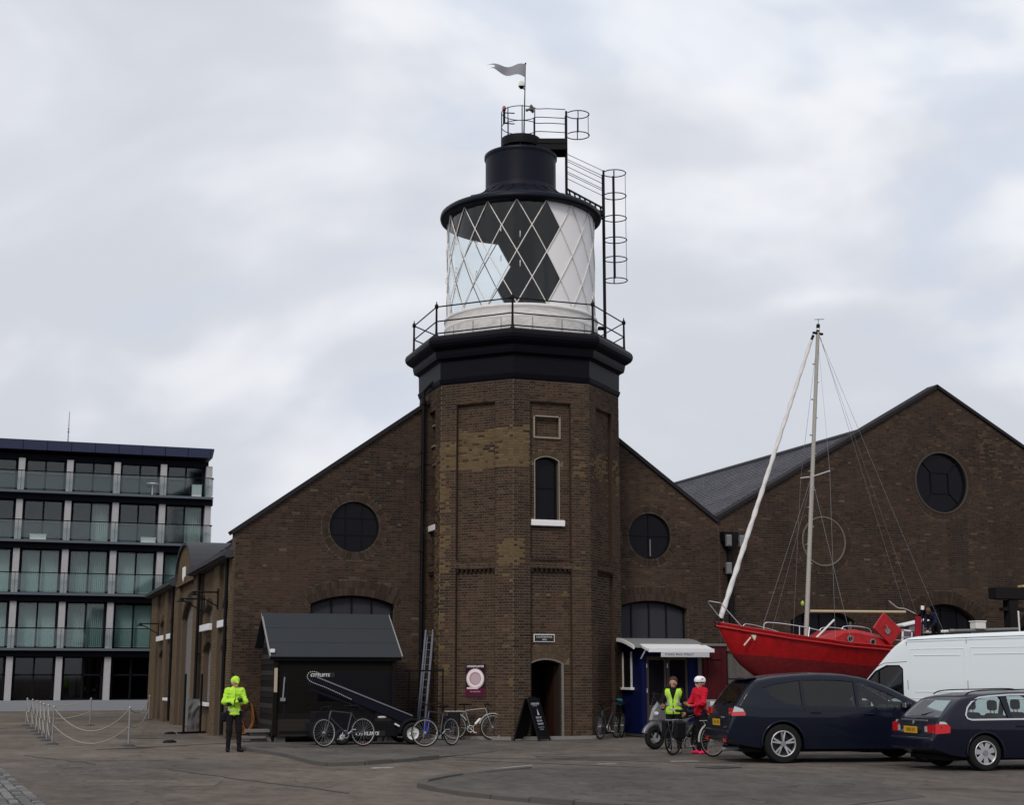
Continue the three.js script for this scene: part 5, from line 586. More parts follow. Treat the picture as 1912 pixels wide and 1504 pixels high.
function sub(a, geos) { let A = new Brush(a); A.updateMatrixWorld(); for (const g of geos) { const q = g.index ? g.toNonIndexed() : g; for (const k of Object.keys(q.attributes)) if (!['position', 'normal'].includes(k)) q.deleteAttribute(k); const B = new Brush(q); B.updateMatrixWorld(); A = csg.evaluate(A, B, SUBTRACTION); } return A.geometry; }
const sidePrism = pts => new THREE.ExtrudeGeometry(shape(pts), { depth: 3, bevelEnabled: false }).translate(0, 0, -1.5);
const endPrism = (pts, x0, x1) => new THREE.ExtrudeGeometry(shape(pts), { depth: x1 - x0, bevelEnabled: false }).rotateY(Math.PI / 2).translate(x0, 0, 0);      // pts in (z,y)
function sidePatch(pts, w, off, sides = [1, -1]) { return sides.map(s => { const g = new THREE.ShapeGeometry(shape(pts)), p = g.attributes.position; for (let i = 0; i < p.count; i++) p.setZ(i, s * (w(p.getX(i), p.getY(i)) + off)); g.computeVertexNormals(); return g; }); }
function sideStrip(path, w, off, wd, s) { const l = [], r = []; for (let i = 0; i < path.length; i++) { const a = path[Math.max(0, i - 1)], b = path[Math.min(path.length - 1, i + 1)], d = Math.hypot(b[0] - a[0], b[1] - a[1]) || 1, n = [-(b[1] - a[1]) / d * wd / 2, (b[0] - a[0]) / d * wd / 2]; l.push([path[i][0] + n[0], path[i][1] + n[1]]); r.push([path[i][0] - n[0], path[i][1] - n[1]]); } const P = []; const q = p => [p[0], p[1], s * (w(p[0], p[1]) + off)]; for (let i = 0; i < path.length - 1; i++) P.push(...q(l[i]), ...q(r[i]), ...q(l[i + 1]), ...q(l[i + 1]), ...q(r[i]), ...q(r[i + 1])); const g = new THREE.BufferGeometry(); g.setAttribute('position', new THREE.Float32BufferAttribute(P, 3)); g.computeVertexNormals(); return g; }
function carWheel(root, x, z, r, kind) {
  const s = Math.sign(z), t = mesh('wheel', lathe([[r * 0.62, -0.1], [r * 0.9, -0.11], [r * 0.985, -0.085], [r, -0.03], [r, 0.03], [r * 0.985, 0.085], [r * 0.9, 0.11], [r * 0.62, 0.1]], 44).rotateX(Math.PI / 2), M.rubber, root); t.position.set(x, r, z); const R = r * 0.66, sp = [torus(R * 0.97, 0.016, 40, 6).translate(0, 0, s * 0.095), lathe([[R * 0.92, -0.08], [R, 0.09]], 40).rotateX(Math.PI / 2)];
  const n = kind === 'double' ? 5 : 7; for (let k = 0; k < n; k++) { const a = k / n * 6.283 + 0.3; if (kind === 'double') for (const e of [-0.16, 0.16]) sp.push(beam(V(0.035 * Math.cos(a), 0.035 * Math.sin(a), s * 0.075), V(R * 0.95 * Math.cos(a + e), R * 0.95 * Math.sin(a + e), s * 0.09), 0.026, 0.03)); else { const g = new THREE.ExtrudeGeometry(shape([[0.04, -0.03], [R * 0.95, -0.05], [R * 0.95, 0.05], [0.04, 0.03]]), { depth: 0.025, bevelEnabled: true, bevelSize: 0.004, bevelThickness: 0.004, bevelSegments: 1 }).rotateZ(a).translate(0, 0, s > 0 ? 0.06 : -0.085); sp.push(g); } }
  mesh('rim', sp, M.alloy, t); mesh('hub', new THREE.CylinderGeometry(0.05, 0.055, 0.03, 20).rotateX(Math.PI / 2).translate(0, 0, s * 0.085), M.greyMetal, t); mesh('brake', new THREE.CylinderGeometry(R * 0.85, R * 0.85, 0.02, 32).rotateX(Math.PI / 2).translate(0, 0, -s * 0.02), M.iron, t);
}
const plateT = txt => mat([1, 1, 1], 0.4, 0, { map: canvasTex(520, 112, (c, w, h) => { c.fillStyle = '#c99a1e'; c.fillRect(0, 0, w, h); c.fillStyle = '#17140a'; c.font = 'bold 88px sans-serif'; c.textAlign = 'center'; c.fillText(txt, w / 2, 88, 480); }) });
function seats(root, rows, m) { for (const [x, y, z] of rows) { const o = mesh('seat', [rbox(0.48, 0.14, 0.5, 0.05, x + 0.15, y, z), rbox(0.14, 0.6, 0.48, 0.06, x - 0.14, y + 0.3, z, 0.18)], m, root); mesh('headrest', [rbox(0.1, 0.19, 0.26, 0.05, x - 0.2, y + 0.74, z), bar(V(x - 0.19, y + 0.55, z - 0.06), V(x - 0.2, y + 0.68, z - 0.06), 0.008), bar(V(x - 0.19, y + 0.55, z + 0.06), V(x - 0.2, y + 0.68, z + 0.06), 0.008)], m, o); } }
function car(o, d) {
  const xs = []; for (let x = d.x0; x <= d.x1 + 1e-6; x += (d.x1 - d.x0) / 64) xs.push(x); const raw = lin(d.top), top = x => { let s = 0; for (let k = -3; k <= 3; k++) s += raw(Math.min(d.x1, Math.max(d.x0, x + k * 0.022))); return s / 7; }, bot = lin(d.bot); d.topF = top;
  const outer = loftBody(xs, top, bot, d.w), inner = loftBody(xs.filter(x => x > d.x0 + 0.12 && x < d.x1 - 0.12), top, x => Math.max(bot(x), d.floor ?? 0.3), d.w, 0.055), cuts = [inner]; for (const p of d.side) cuts.push(sidePrism(p)); for (const e of d.ends) cuts.push(endPrism(...e)); for (const [x, r] of d.arches) for (const s of [1, -1]) cuts.push(new THREE.CylinderGeometry(r, r, 0.5, 36).rotateX(Math.PI / 2).translate(x, d.wr, s * (d.hw - 0.1)));
  mesh('body', toCreasedNormals(sub(outer, cuts), 0.6), d.paint, o);
  for (const [x, r] of d.arches) for (const s of [1, -1]) { mesh('wheel_arch', [new THREE.TorusGeometry(r, 0.018, 6, 24, Math.PI * 1.06).rotateZ(-0.09).translate(x, d.wr, s * (d.w(x, d.wr + r) - 0.006))], d.paint, o); mesh('arch_liner', lathe([[r - 0.01, -0.2], [r - 0.01, 0.19]], 24, 0, Math.PI).rotateX(Math.PI / 2).rotateZ(Math.PI / 2).translate(x, d.wr, s * (d.hw - 0.22)), M.black, o); }
  for (const x of d.axles) for (const s of [1, -1]) carWheel(o, x, s * (d.hw - 0.12), d.wr, d.wheel);
  d.side.forEach((p, i) => { const c = [p.reduce((s, q) => s + q[0], 0) / p.length, p.reduce((s, q) => s + q[1], 0) / p.length], q = p.map(v => [(v[0] - c[0]) * 1.03 + c[0], (v[1] - c[1]) * 1.05 + c[1]]); for (const g of sidePatch(q, d.w, -0.02)) mesh('side_window', g, d.glass[i], o); });
  for (const [pts, m, nm] of d.endGlass) { const g = new THREE.BufferGeometry(); const [a, b, c, e] = pts; g.setAttribute('position', new THREE.Float32BufferAttribute([...a, ...b, ...c, ...a, ...c, ...e], 3)); g.computeVertexNormals(); mesh(nm, g, m, o); }
  for (const s of [1, -1]) { for (const p of d.seams) mesh('panel_gap', sideStrip(p, d.w, 0.0015, 0.012, s), M.black, o); for (const [x, y] of d.handles) mesh('door_handle', rbox(0.2, 0.032, 0.03, 0.012, x, y, s * (d.w(x, y) + 0.012)), d.paint, o); }
  mesh('underbody', box2(d.x0 + 0.3, d.x1 - 0.3, d.floor - 0.1, d.floor - 0.02, -d.hw + 0.25, d.hw - 0.25), M.black, o);
}
const vw = (hw, L, yb, H, tum, e = 0.1) => (x, y) => hw * (1 - e * Math.pow(Math.abs(x) / L, 7)) * (y < yb ? 1 - 0.055 * Math.pow(Math.max(0, (yb - 0.12 - y)) / 0.7, 2) - 0.012 * Math.max(0, (y - yb + 0.12)) / 0.12 : 0.988 - tum * Math.pow((y - yb) / (H - yb), 1.12));
M.carBlue = mat([0.0042, 0.0062, 0.016], 0.4, 0, { clearcoat: 0.42, clearcoatRoughness: 0.04, specularIntensity: 0.2 }); M.carInk = mat([0.004, 0.005, 0.015], 0.4, 0, { clearcoat: 0.42, clearcoatRoughness: 0.04, specularIntensity: 0.2 }); M.seat = mat([0.03, 0.031, 0.035], 0.9); M.clearTint = mat([0.72, 0.8, 0.8], 0.02, 0, { transmission: 1, thickness: 0, ior: 1.5 }); M.privacy = mat([0.06, 0.06, 0.075], 0.02, 0, { transmission: 1, thickness: 0, ior: 1.5 });
{ // people carrier
  const w = vw(0.935, 2.42, 1.02, 1.66, 0.20), o = thing('people_carrier', 'dark blue people carrier seen from its rear corner beside the bicycles', 'car', [16.36, 0, 26.64], -0.2); o.scale.setScalar(1.06);
  const side = [[[-1.72, 1.38], [-1.5, 1.45], [-0.98, 1.525], [-0.98, 1.06], [-1.3, 1.1], [-1.5, 1.2]], [[-0.92, 1.53], [-0.3, 1.53], [0.08, 1.50], [0.08, 1.03], [-0.92, 1.06]], [[0.14, 1.49], [0.4, 1.42], [0.75, 1.27], [1.1, 1.08], [1.14, 1.01], [0.14, 1.03]]];
  car(o, { x0: -2.39, x1: 2.39, hw: 0.935, w, wr: 0.36, floor: 0.3, paint: M.carBlue, wheel: 'double', axles: [-1.37, 1.48], arches: [[-1.37, 0.415], [1.48, 0.415]],
    top: [[-2.39, 0.62], [-2.37, 0.76], [-2.32, 0.8], [-2.31, 0.98], [-2.22, 1.09], [-2.04, 1.34], [-1.92, 1.49], [-1.84, 1.55], [-1.5, 1.615], [-1.1, 1.655], [-0.6, 1.68], [-0.1, 1.665], [0.3, 1.60], [0.7, 1.46], [1.1, 1.26], [1.5, 1.06], [1.68, 1.0], [2.0, 0.93], [2.25, 0.8], [2.36, 0.65], [2.39, 0.55]], bot: [[-2.39, 0.4], [-2.1, 0.3], [-1.7, 0.24], [1.8, 0.22], [2.39, 0.32]],
    side, glass: [M.privacy, M.privacy, M.clearTint], ends: [[[[-0.62, 1.09], [0.62, 1.09], [0.54, 1.42], [-0.54, 1.42]], -2.5, -1.8], [[[-0.68, 1.11], [0.68, 1.11], [0.52, 1.44], [-0.52, 1.44]], 0.62, 1.55]],
    endGlass: [[[[-2.235, 1.06, -0.66], [-2.235, 1.06, 0.66], [-1.955, 1.44, 0.57], [-1.955, 1.44, -0.57]], M.privacy, 'rear_window'], [[[1.42, 1.09, -0.74], [1.42, 1.085, 0.74], [0.68, 1.455, 0.6], [0.68, 1.455, -0.6]], M.clearTint, 'windscreen']],
    seams: [[[-0.95, 1.02], [-0.95, 0.75], [-1.02, 0.62]], [[0.11, 1.0], [0.11, 0.3]], [[1.18, 0.98], [1.2, 0.6], [1.12, 0.32]], [[-0.92, 0.48], [0.0, 0.47], [1.1, 0.46]]], handles: [[-0.72, 0.93], [0.32, 0.9]] });
  mesh('spoiler', rbox(0.24, 0.035, 1.16, 0.016, -1.86, 1.56, 0, 0.12), M.carBlue, o); for (const s of [1, -1]) { const l = mesh('tail_lamp', sidePatch([[-2.32, 0.94], [-2.1, 0.95], [-2.13, 1.0], [-2.28, 1.05]], w, 0.008, [s]), M.lampClear, o); mesh('red_lens', sidePatch([[-2.34, 0.87], [-2.08, 0.88], [-2.09, 0.945], [-2.33, 0.935]], w, 0.008, [s]), M.lampRed, l); mesh('rear_lens', [box(0.03, 0.13, 0.2, -2.31, 0.95, s * 0.72)], M.lampRed, l); mesh('door_mirror', [rbox(0.12, 0.13, 0.2, 0.05, 1.05, 1.06, s * 1.02)], M.carBlue, o); }
  mesh('mirror_glass', rbox(0.02, 0.09, 0.15, 0.008, 0.985, 1.06, 1.02), M.steel, o); mesh('number_plate', new THREE.PlaneGeometry(0.52, 0.12).rotateY(-Math.PI / 2).translate(-2.395, 0.74, 0), plateT('AE57 HKX'), o); mesh('rear_bumper', [rbox(0.16, 0.2, 1.66, 0.06, -2.34, 0.52, 0)], M.carBlue, o); mesh('reflector', [box(0.02, 0.06, 0.16, -2.42, 0.42, 0.62), box(0.02, 0.06, 0.16, -2.42, 0.42, -0.62)], M.lampRed, o); mesh('exhaust', bar(V(-2.42, 0.25, 0.45), V(-2.1, 0.26, 0.45), 0.035), M.greyMetal, o); mesh('badge', [box(0.01, 0.02, 0.22, -2.385, 0.84, 0.42)], M.alloy, o); mesh('rear_wiper', bar(V(-2.25, 1.07, 0), V(-2.19, 1.15, 0.3), 0.012), M.black, o);
  seats(o, [[-0.35, 0.55, 0.4], [-0.35, 0.55, -0.4], [0.55, 0.55, 0.42], [0.55, 0.55, -0.42]], M.seat); mesh('dashboard', rbox(0.4, 0.25, 1.5, 0.08, 1.3, 0.92, 0), M.seat, o); mesh('steering_wheel', torus(0.18, 0.016, 24, 6).rotateY(Math.PI / 2).rotateZ(0.35).translate(0.98, 1.0, 0.42), M.black, o);
}
{ // estate car
  const w = vw(0.90, 2.45, 0.90, 1.43, 0.21), o = thing('estate_car', 'dark blue estate car with chrome window trim at the right edge', 'car', [18.55, 0, 23.4], -0.12);
  const side = [[[-1.72, 1.0], [-1.66, 1.12], [-1.45, 1.28], [-1.28, 1.31], [-1.0, 1.33], [-0.92, 0.94], [-1.66, 0.93]].map(p => p), [[-0.86, 1.335], [-0.1, 1.35], [-0.1, 0.94], [-0.84, 0.94]], [[-0.02, 1.35], [0.3, 1.33], [0.55, 1.22], [0.98, 0.98], [0.98, 0.93], [-0.02, 0.94]]];
  car(o, { x0: -2.42, x1: 2.42, hw: 0.90, w, wr: 0.32, floor: 0.28, paint: M.carInk, wheel: 'seven', axles: [-1.42, 1.42], arches: [[-1.42, 0.37], [1.42, 0.37]],
    top: [[-2.42, 0.55], [-2.40, 0.68], [-2.36, 0.72], [-2.33, 0.86], [-2.28, 0.92], [-2.22, 0.95], [-1.86, 1.27], [-1.74, 1.33], [-1.4, 1.385], [-0.7, 1.43], [-0.1, 1.435], [0.3, 1.40], [0.65, 1.25], [1.1, 0.98], [1.25, 0.94], [1.8, 0.86], [2.2, 0.75], [2.38, 0.6], [2.42, 0.5]], bot: [[-2.42, 0.38], [-2.1, 0.26], [-1.7, 0.2], [1.8, 0.2], [2.42, 0.3]],
    side, glass: [M.clearTint, M.clearTint, M.clearTint], ends: [[[[-0.62, 0.98], [0.62, 0.98], [0.5, 1.25], [-0.5, 1.25]], -2.4, -1.75], [[[-0.66, 1.0], [0.66, 1.0], [0.5, 1.3], [-0.5, 1.3]], 0.45, 1.25]],
    endGlass: [[[[-2.205, 0.955, -0.68], [-2.205, 0.955, 0.68], [-1.865, 1.262, 0.55], [-1.865, 1.262, -0.55]], M.clearTint, 'rear_window'], [[[1.12, 0.965, -0.7], [1.12, 0.965, 0.7], [0.55, 1.3, 0.55], [0.55, 1.3, -0.55]], M.clearTint, 'windscreen']],
    seams: [[[-0.89, 0.92], [-0.89, 0.72], [-1.02, 0.6]], [[-0.06, 0.92], [-0.06, 0.25]], [[1.0, 0.92], [1.02, 0.5], [0.95, 0.25]], [[-2.3, 0.55], [-1.8, 0.56]]], handles: [[-0.68, 0.8], [0.16, 0.79]] });
  for (const s of [1, -1]) mesh('chrome_trim', sideStrip([[1.05, 0.925], [0, 0.925], [-1.0, 0.92], [-1.66, 0.915], [-1.74, 0.94], [-1.76, 1.0], [-1.7, 1.13], [-1.58, 1.24], [-1.42, 1.31], [-1.2, 1.335], [-0.8, 1.36], [0, 1.372], [0.32, 1.35], [0.6, 1.22]], w, 0.004, 0.028, s), M.steel, o);
  for (const s of [1, -1]) { const l = mesh('tail_lamp', [...sidePatch([[-2.38, 0.66], [-2.1, 0.68], [-2.09, 0.78], [-2.14, 0.84], [-2.36, 0.84]], w, 0.006, [s]), box(0.03, 0.14, 0.24, -2.375, 0.75, s * 0.68)], M.lampRed, o); mesh('indicator_lens', sidePatch([[-2.3, 0.838], [-2.14, 0.838], [-2.18, 0.875], [-2.28, 0.885]], w, 0.008, [s]), M.lampClear, l); mesh('reversing_lens', box(0.02, 0.1, 0.06, -2.395, 0.74, s * 0.52), M.lampClear, l); mesh('roof_rail', tube([V(-1.6, 1.36, s * 0.6), V(-1.5, 1.41, s * 0.6), V(-0.6, 1.45, s * 0.6), V(0.1, 1.45, s * 0.6), V(0.2, 1.42, s * 0.6)], 0.012, 24), M.black, o); mesh('door_mirror', rbox(0.12, 0.13, 0.2, 0.05, 0.9, 1.0, s * 1.0), M.carInk, o); }
  mesh('mirror_glass', rbox(0.02, 0.1, 0.15, 0.008, 0.835, 1.0, 1.0), M.steel, o); mesh('number_plate', new THREE.PlaneGeometry(0.52, 0.12).rotateY(-Math.PI / 2).translate(-2.43, 0.72, 0), plateT('V688 JKU'), o); mesh('rear_bumper', rbox(0.18, 0.24, 1.62, 0.06, -2.37, 0.48, 0), M.carInk, o); mesh('tailgate_strip', box(0.02, 0.02, 1.0, -2.345, 0.895, 0), M.steel, o); mesh('badge', new THREE.CylinderGeometry(0.035, 0.035, 0.01, 20).rotateZ(Math.PI / 2).translate(-2.365, 0.85, 0), M.alloy, o); mesh('rear_wiper', bar(V(-2.19, 0.98, 0), V(-2.08, 1.05, 0.34), 0.012), M.black, o);
  seats(o, [[-0.75, 0.42, 0.38], [-0.75, 0.42, -0.38], [0.2, 0.42, 0.4], [0.2, 0.42, -0.4]], M.seat); mesh('dashboard', rbox(0.4, 0.22, 1.4, 0.08, 0.95, 0.82, 0), M.seat, o); mesh('steering_wheel', torus(0.18, 0.016, 24, 6).rotateY(Math.PI / 2).rotateZ(0.35).translate(0.62, 0.9, 0.4), M.black, o); mesh('parcel_shelf', box(0.7, 0.03, 1.2, -1.7, 0.88, 0), M.seat, o);
}
{ // white van, nose away to the left
  const w = (x, y) => 0.99 * (1 - 0.10 * Math.pow(Math.max(0, x) / 2.75, 6)) * (1 - 0.02 * Math.pow(Math.max(0, 0.9 - y), 2) - 0.05 * Math.pow(Math.max(0, y - 1.2) / 1.4, 1.6)), o = thing('white_van', 'tall white panel van parked behind the two dark cars', 'van', [20.53, 0, 28.08], 2.165), wp = mat([0.64, 0.71, 0.745], 0.35, 0, { clearcoat: 0.6, clearcoatRoughness: 0.1 });
  const win = [[0.98, 1.28], [0.98, 1.86], [1.05, 1.93], [1.35, 1.93], [1.62, 1.80], [2.05, 1.36], [2.1, 1.25], [1.7, 1.18], [1.3, 1.2]];
  car(o, { x0: -2.9, x1: 2.75, hw: 0.99, w, wr: 0.34, floor: 0.4, paint: wp, wheel: 'seven', axles: [-1.5, 2.0], arches: [[-1.5, 0.4], [2.0, 0.4]],
    top: [[-2.9, 2.5], [-2.85, 2.66], [-2.7, 2.7], [0.2, 2.63], [0.7, 2.60], [0.95, 2.55], [1.2, 2.38], [1.55, 2.0], [2.0, 1.52], [2.25, 1.26], [2.5, 1.12], [2.68, 0.95], [2.75, 0.7]], bot: [[-2.9, 0.4], [2.5, 0.34], [2.75, 0.42]], side: [win], glass: [M.tint], ends: [[[[-0.72, 1.34], [0.72, 1.34], [0.66, 1.92], [-0.66, 1.92]], 1.45, 2.4]], endGlass: [[[[2.2, 1.31, -0.86], [2.2, 1.31, 0.86], [1.63, 1.915, 0.8], [1.63, 1.915, -0.8]], M.tint, 'windscreen']],
    seams: [[[0.87, 2.5], [0.86, 1.5], [0.85, 0.5]], [[-0.5, 2.53], [-0.5, 1.5], [-0.5, 0.5]], [[0.87, 2.02], [1.4, 1.99], [1.62, 1.9]], [[0.85, 2.5], [-0.5, 2.535], [-2.8, 2.57]]], handles: [[1.1, 1.1], [-0.3, 1.15]] });
  const press = (x0, x1, y0, y1, s) => { const Z = (x, y, d) => V(x, y, s * (w(x, y) + d)); for (const y of [y0, y1]) mesh('pressed_rib', bar(Z(x0, y, 0), Z(x1, y, 0), 0.011, 8), wp, o); const a = x0 - 0.08, b = x1 + 0.08, c = y0 - 0.14, e = y1 + 0.14; for (const [p, q] of [[[a, c], [b, c]], [[a, e], [b, e]], [[a, c], [a, e]], [[b, c], [b, e]]]) mesh('pressed_edge', bar(Z(...p, -0.004), Z(...q, -0.004), 0.012, 8), wp, o); };
  for (const s of [1, -1]) { press(-0.36, 0.7, 1.36, 2.16, s); press(-1.9, -0.66, 1.36, 2.18, s); mesh('roof_gutter', sideStrip([[0.9, 2.47], [-0.5, 2.5], [-2.85, 2.54]], w, 0.012, 0.03, s), wp, o); mesh('window_rubber', sideStrip([...win, win[0]], w, 0.003, 0.035, s), M.black, o); mesh('window_bar', sideStrip([[1.55, 1.84], [1.55, 1.2]], w, 0.002, 0.035, s), M.black, o); mesh('door_mirror', [rbox(0.12, 0.34, 0.2, 0.05, 2.02, 1.28, s * 1.16), bar(V(1.98, 1.2, s * 0.95), V(2.02, 1.2, s * 1.1), 0.02)], M.black, o); mesh('rub_strip', sideStrip([[1.5, 0.82], [0, 0.82], [-1.0, 0.82]], w, 0.012, 0.1, s), M.black, o); }
  seats(o, [[1.15, 0.8, 0.45], [1.15, 0.8, -0.45]], M.seat); mesh('bulkhead', box(0.04, 2.0, 1.8, 0.75, 1.5, 0), M.midGrey, o); mesh('dashboard', rbox(0.5, 0.3, 1.6, 0.08, 2.0, 1.15, 0), M.seat, o);
}

// ---------------------------------------------------------------- red sailing boat on a cradle, bow to the left
{
  const o = thing('sailing_boat', 'red sailing boat with bare mast propped ashore behind the people carrier', 'boat', [20.6, 2.03, 34], Math.PI); o.rotation.order = 'YXZ'; o.rotation.z = 0.0875;
  const b = lin([[-3.7, 0.55], [-3.2, 0.8], [-2, 1.08], [-0.6, 1.18], [0.6, 1.12], [1.6, 0.86], [2.4, 0.52], [2.9, 0.27], [3.2, 0.05], [3.24, 0.02]]), sh = lin([[-3.7, 0.64], [-2, 0.56], [0, 0.52], [1.5, 0.58], [2.5, 0.67], [3.24, 0.76]]), kl = lin([[-3.7, 0.25], [-3.3, -0.2], [-2.4, -0.7], [-1, -0.95], [0.5, -0.98], [1.3, -0.85], [2.0, -0.55], [2.45, -0.28], [2.75, 0.0], [3.0, 0.36], [3.24, 0.74]]);
  const scuff = (() => { const q = tileNoise(512, 512, 3, 5, 4), q2 = tileNoise(512, 512, 12, 4, 9); return tex(512, 512, (i, j) => { const a = q(i, j), b = q2(i, j), v = Math.max(120, Math.min(255, 240 + a * 60 + b * 40 - (b > 0.28 ? 45 : 0))); return [v, v * (b > 0.3 ? 1 : 0.97), v * 0.97]; }); })(), topM = mat([0.36, 0.006, 0.009], 0.45, 0, { clearcoat: 0.25, clearcoatRoughness: 0.35, map: rep(scuff, 0.35), specularIntensity: 0.5 }), botM = mat([0.155, 0.016, 0.019], 0.8, 0, { map: rep(scuff, 0.5) });
  const hull = (t0, t1, nt) => { const P = [], nx = 60; const pt = (i, j, s) => { const x = -3.7 + 6.94 * i / nx, k = kl(x), y1 = sh(x), wl = Math.min(Math.max(0, k), y1), lo = t0 ? Math.max(k, 0) : k, hi = t0 ? y1 : Math.max(k, Math.min(0, y1)), y = lo + (hi - lo) * j / nt, t = Math.min(1, Math.max(0, (y - k) / Math.max(0.02, y1 - k))); return [x, y, s * b(x) * Math.pow(t, 0.5) * (1 - 0.06 * (1 - t))]; }; for (const s of [1, -1]) for (let i = 0; i < nx; i++) for (let j = 0; j < nt; j++) { const a = pt(i, j, s), c = pt(i + 1, j, s), d = pt(i + 1, j + 1, s), e = pt(i, j + 1, s); P.push(...a, ...c, ...d, ...a, ...d, ...e); } const g = new THREE.BufferGeometry(); g.setAttribute('position', new THREE.Float32BufferAttribute(P, 3)); g.computeVertexNormals(); return metric(toCreasedNormals(mergeVertices(g, 1e-4), 0.7)); };
  mesh('topsides', hull(1, 1, 8), topM, o); mesh('bottom', hull(0, 1, 12), botM, o); { const k = kl(-3.7), g = new THREE.ShapeGeometry(shape([[0, k], [0.3, 0.4], [0.55, 0.64], [-0.55, 0.64], [-0.3, 0.4]])).rotateY(-Math.PI / 2).translate(-3.7, 0, 0); mesh('transom', g, topM, o); }
  { const pts = []; for (let i = 0; i <= 40; i++) { const x = -3.7 + 6.94 * i / 40; pts.push([x, b(x)]); } const s2 = shape([...pts, ...pts.slice().reverse().map(p => [p[0], -p[1]])]); const g = new THREE.ShapeGeometry(s2), p = g.attributes.position; for (let i = 0; i < p.count; i++) { const x = p.getX(i), z = p.getY(i); p.setXYZ(i, x, sh(x) - 0.03, z); } g.computeVertexNormals(); mesh('deck', g, mat([0.3, 0.03, 0.035], 0.7), o); }
  for (const s of [1, -1]) mesh('rubbing_strake', tube(Array.from({ length: 30 }, (_, i) => { const x = -3.7 + 6.94 * i / 29; return V(x, sh(x) - 0.09, s * (b(x) * 0.985 + 0.01)); }), 0.03, 80, 6), topM, o), mesh('toe_rail', tube(Array.from({ length: 30 }, (_, i) => { const x = -3.7 + 6.94 * i / 29; return V(x, sh(x) + 0.01, s * (b(x) - 0.01)); }), 0.02, 80, 6), topM, o);
  mesh('keel', extr(shape([[1.0, -0.85], [-1.6, -0.85], [-1.4, -1.5], [0.5, -1.5]]), 0.16, 0.05, -0.08), botM, o); mesh('rudder', [rbox(0.3, 1.0, 0.06, 0.02, -3.75, 0.0, 0)], botM, o);
  const cab = extr(shape([[-1.62, 0.5], [0.42, 0.5], [0.2, 0.7], [-0.1, 0.88], [-0.5, 0.93], [-1.3, 0.86], [-1.62, 0.7]]), 1.4, 0.09, -0.7); mesh('cabin', toCreasedNormals(cab, 0.5), topM, o); for (const [x, y] of [[-0.32, 0.66], [-1.0, 0.64]]) for (const s of [1, -1]) { const p = mesh('porthole', torus(0.075, 0.022, 24, 6).translate(x, y, s * 0.715), M.midGrey, o); mesh('pane', new THREE.CircleGeometry(0.07, 20).translate(x, y, s * 0.708), M.darkPane, p); }
  mesh('cabin_grabrail', [0.55, -0.55].map(z => tube([V(-0.15, 0.9, z), V(-0.2, 0.97, z), V(-1.0, 0.98, z), V(-1.05, 0.88, z)], 0.016, 20)), M.steel, o); mesh('lashing', [box(0.05, 0.42, 0.03, -0.3, 0.7, 0.74, 0, -0.1), box(0.05, 0.5, 0.03, -0.62, 0.72, 0.73, 0, -0.1)], M.darkGrey, o);
  const ht = mesh('raised_hatch', rbox(0.72, 0.56, 0.06, 0.03), topM, o); ht.position.set(-1.38, 1.02, -0.78); ht.rotation.set(0, Math.PI, -0.62); mesh('vent', [new THREE.CylinderGeometry(0.07, 0.07, 0.04, 20).rotateX(Math.PI / 2).translate(0.02, -0.06, 0.045), beam(V(0.02, -0.06, 0.07), V(-0.13, 0.03, 0.08), 0.03, 0.02)], M.greyMetal, ht);
  // rig
  const mast = mesh('mast', bar(V(0.58, 0.45, 0), V(0.58, 9.02, 0), 0.062, 14, 0.05), mat([0.42, 0.41, 0.38], 0.55, 0, { map: rep(grainT, 1, 6) }), o); mesh('mast_steps', Array.from({ length: 12 }, (_, i) => box(0.05, 0.02, 0.09, 0.58 + (i % 2 ? 0.07 : -0.07), 2.6 + i * 0.5, 0.03)), M.alloy, mast); mesh('masthead', [box(0.3, 0.05, 0.08, 0.58, 8.98, 0), lathe([[0.04, 0], [0.05, 0.02], [0.05, 0.22], [0, 0.24]], 12).translate(0.58, 9.02, 0), bar(V(0.58, 9.25, 0), V(0.58, 9.4, 0), 0.008), bar(V(0.4, 9.42, 0), V(0.7, 9.36, 0), 0.008)], M.black, mast); mesh('masthead_light_band', lathe([[0.053, 0.05], [0.053, 0.1]], 12).translate(0.58, 9.02, 0), M.white, mast); mesh('winches', [ball(0.06, 0.58, 0.95, 0.07), box(0.08, 0.3, 0.06, 0.53, 0.7, 0.06), ball(0.05, 0.52, 1.1, 0.05)], M.iron, mast);
  mesh('spreader', [bar(V(0.58, 4.95, 0), V(0.5, 5.02, 0.75), 0.018), bar(V(0.58, 4.95, 0), V(0.5, 5.02, -0.75), 0.018)], M.whiteOld, o);
